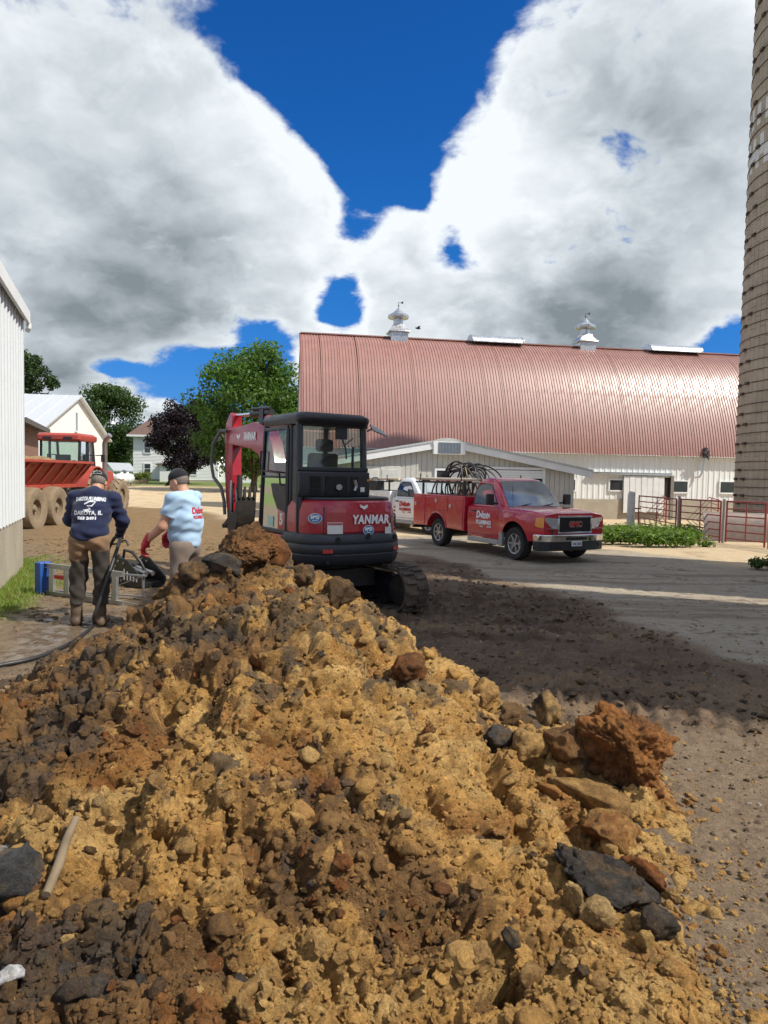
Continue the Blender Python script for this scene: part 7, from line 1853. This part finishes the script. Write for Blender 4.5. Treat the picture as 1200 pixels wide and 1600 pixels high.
# ------------------------------------------------------------------ tools on the ground by the workers
ALU = material('aluminium', (.42, .43, .43), .42, .75, .12, 5, dirt=(.25, .2, .15), dirt_amt=.25, dscale=5)
BLUEP = material('blue plastic', (.015, .075, .30), .4, 0, .1)
a = gp(66, 928); b = gp(196, 948); b.y = max(b.y, a.y - 1.3)
dirv = (b - a); L = 1.55; rz = math.atan2(dirv.y, dirv.x)
ld = empty('step_ladder', a, rz, 'aluminium step ladder with a blue top lying on its side behind the navy worker', 'ladder')
for z_ in (.03, .40):
    m = MB(); m.b2((.0, -.012, z_ - .03), (L, .012, z_ + .03)).b2((0, -.035, z_ - .032), (L, -.012, z_ - .024)).b2((0, -.035, z_ + .024), (L, -.012, z_ + .032)); m.build('side_rail', ALU, ld)
for k in range(5): MB().b2((.20 + k * .30, -.05, .06), (.215 + k * .30, .05, .37)).b2((.20 + k * .30, -.05, .06), (.28 + k * .30, -.045, .37)).build('step', ALU, ld)
MB().b2((-.04, -.09, -.01), (.09, .09, .44)).build('top_cap', BLUEP, ld, bevel=.015)
MB().b2((.30, -.045, .24), (.52, -.036, .29)).build('label', REDLET, ld)
MB().bar((.1, .05, .36), (L - .05, .42, .32), .03, .02).bar((.1, .05, .05), (L - .05, .42, .05), .03, .02).bar((L - .1, .42, .04), (L - .1, .42, .34), .03, .02).bar((L * .5, .24, .05), (L - .1, .42, .32), .02, .012).bar((L * .62, -.01, .06), (L + .12, .1, .02), .02, .012).build('rear_frame', ALU, ld)
a = gp(203, 912); at_ = empty('machine_attachment', a, math.radians(-38), 'black steel digger attachment with bolted side plates lying behind the workers', 'attachment')
PLATE = material('black attachment paint', (.016, .016, .017), .42, 0, .2, 5, dirt=(.10, .07, .05), dirt_amt=.2, dscale=6)
for y_ in (-.20, .18):
    o = MB().prism([(-.12, .02), (-.10, .34), (.0, .42), (.22, .40), (.62, .16), (.62, .04), (.4, .0)], y_, y_ + .022).build('side_plate', PLATE, at_, bevel=.006)
    for i, (u, w) in enumerate(((-.06, .08), (-.06, .18), (-.05, .28), (.02, .36), (.16, .34), (.1, .08), (.1, .2))):
        MB().lathe([(.002, 0), (.018, 0), (.018, .012), (.002, .014)], 8, M=Matrix.Translation((u, y_ - .001, w)) @ Matrix.Rotation(math.pi / 2, 4, 'X')).build('bolt', STEEL, o)
m = MB(); m.b2((-.10, -.18, .02), (.58, .18, .08)).b2((-.12, -.18, .06), (-.08, .18, .30)); m.tube([(.02, -.18, .30), (.02, .18, .30)], .035, 10); m.build('frame', PLATE, at_)
m = MB(); m.tube([(.05, -.05, .25), (.5, -.06, .20)], .04, 10).tube([(.05, .07, .25), (.5, .06, .20)], .035, 10); m.build('cylinder', STEEL, at_, smooth=40)
m = MB(); m.tube([(-.02, -.1, .36), (.05, -.12, .52), (.22, -.1, .50), (.36, -.05, .36), (.40, .0, .22)], .022, 8).tube([(-.1, .0, .3), (-.22, -.05, .42), (-.30, -.1, .25), (-.33, -.14, .03)], .02, 8); m.build('hose', HOSE, at_, smooth=50)
for i in range(5): MB().b2((.16 + i * .08, -.205, .10), (.19 + i * .08, -.201, .26 - i * .03)).build('marking', LETTER, at_)
# the black hose along the ground and up to the worker's hand
pts_ = [gp(-60, 1056), gp(0, 1043), gp(45, 1034), gp(85, 1020), gp(118, 1003), gp(146, 980)]
pts_ = [p + Vector((0, 0, .02)) for p in pts_]
M = Matrix.Translation(p1.location) @ Matrix.Rotation(p1.rotation_euler.z, 4, 'Z')
pts_ += [M @ Vector(q_) for q_ in ((.10, -.20, .14), (.17, -.16, .36), (.235, -.08, .62), (.26, .18, .86), (.215, .46, .93), (.12, .60, .90), (.0, .72, .70))]
def smooth_path(P, n=8):
    o = []
    for i in range(len(P) - 1):
        a, b, c, d = P[max(i - 1, 0)], P[i], P[i + 1], P[min(i + 2, len(P) - 1)]
        for k in range(n): t = k / n; o.append(.5 * ((2 * b) + (c - a) * t + (2 * a - 5 * b + 4 * c - d) * t * t + (3 * b - a - 3 * c + d) * t ** 3))
    return o + [P[-1]]
tag(MB().tube(smooth_path(pts_), .020, 8).build('water_hose', HOSE, smooth=60), 'black hose running from the left edge over the wet ground to the navy worker', 'hose')
a = gp(172, 852); tag(MB().tube(smooth_path([a + Vector((-.5, .1, .03)), a + Vector((-.2, 0, .04)), a + Vector((.1, .05, .03)), a + Vector((.35, -.05, .12)), a + Vector((.45, -.1, .02))]), .022, 8).build('hose_end', HOSE, smooth=60), 'short black hose end lying on the straw behind the navy worker', 'hose')
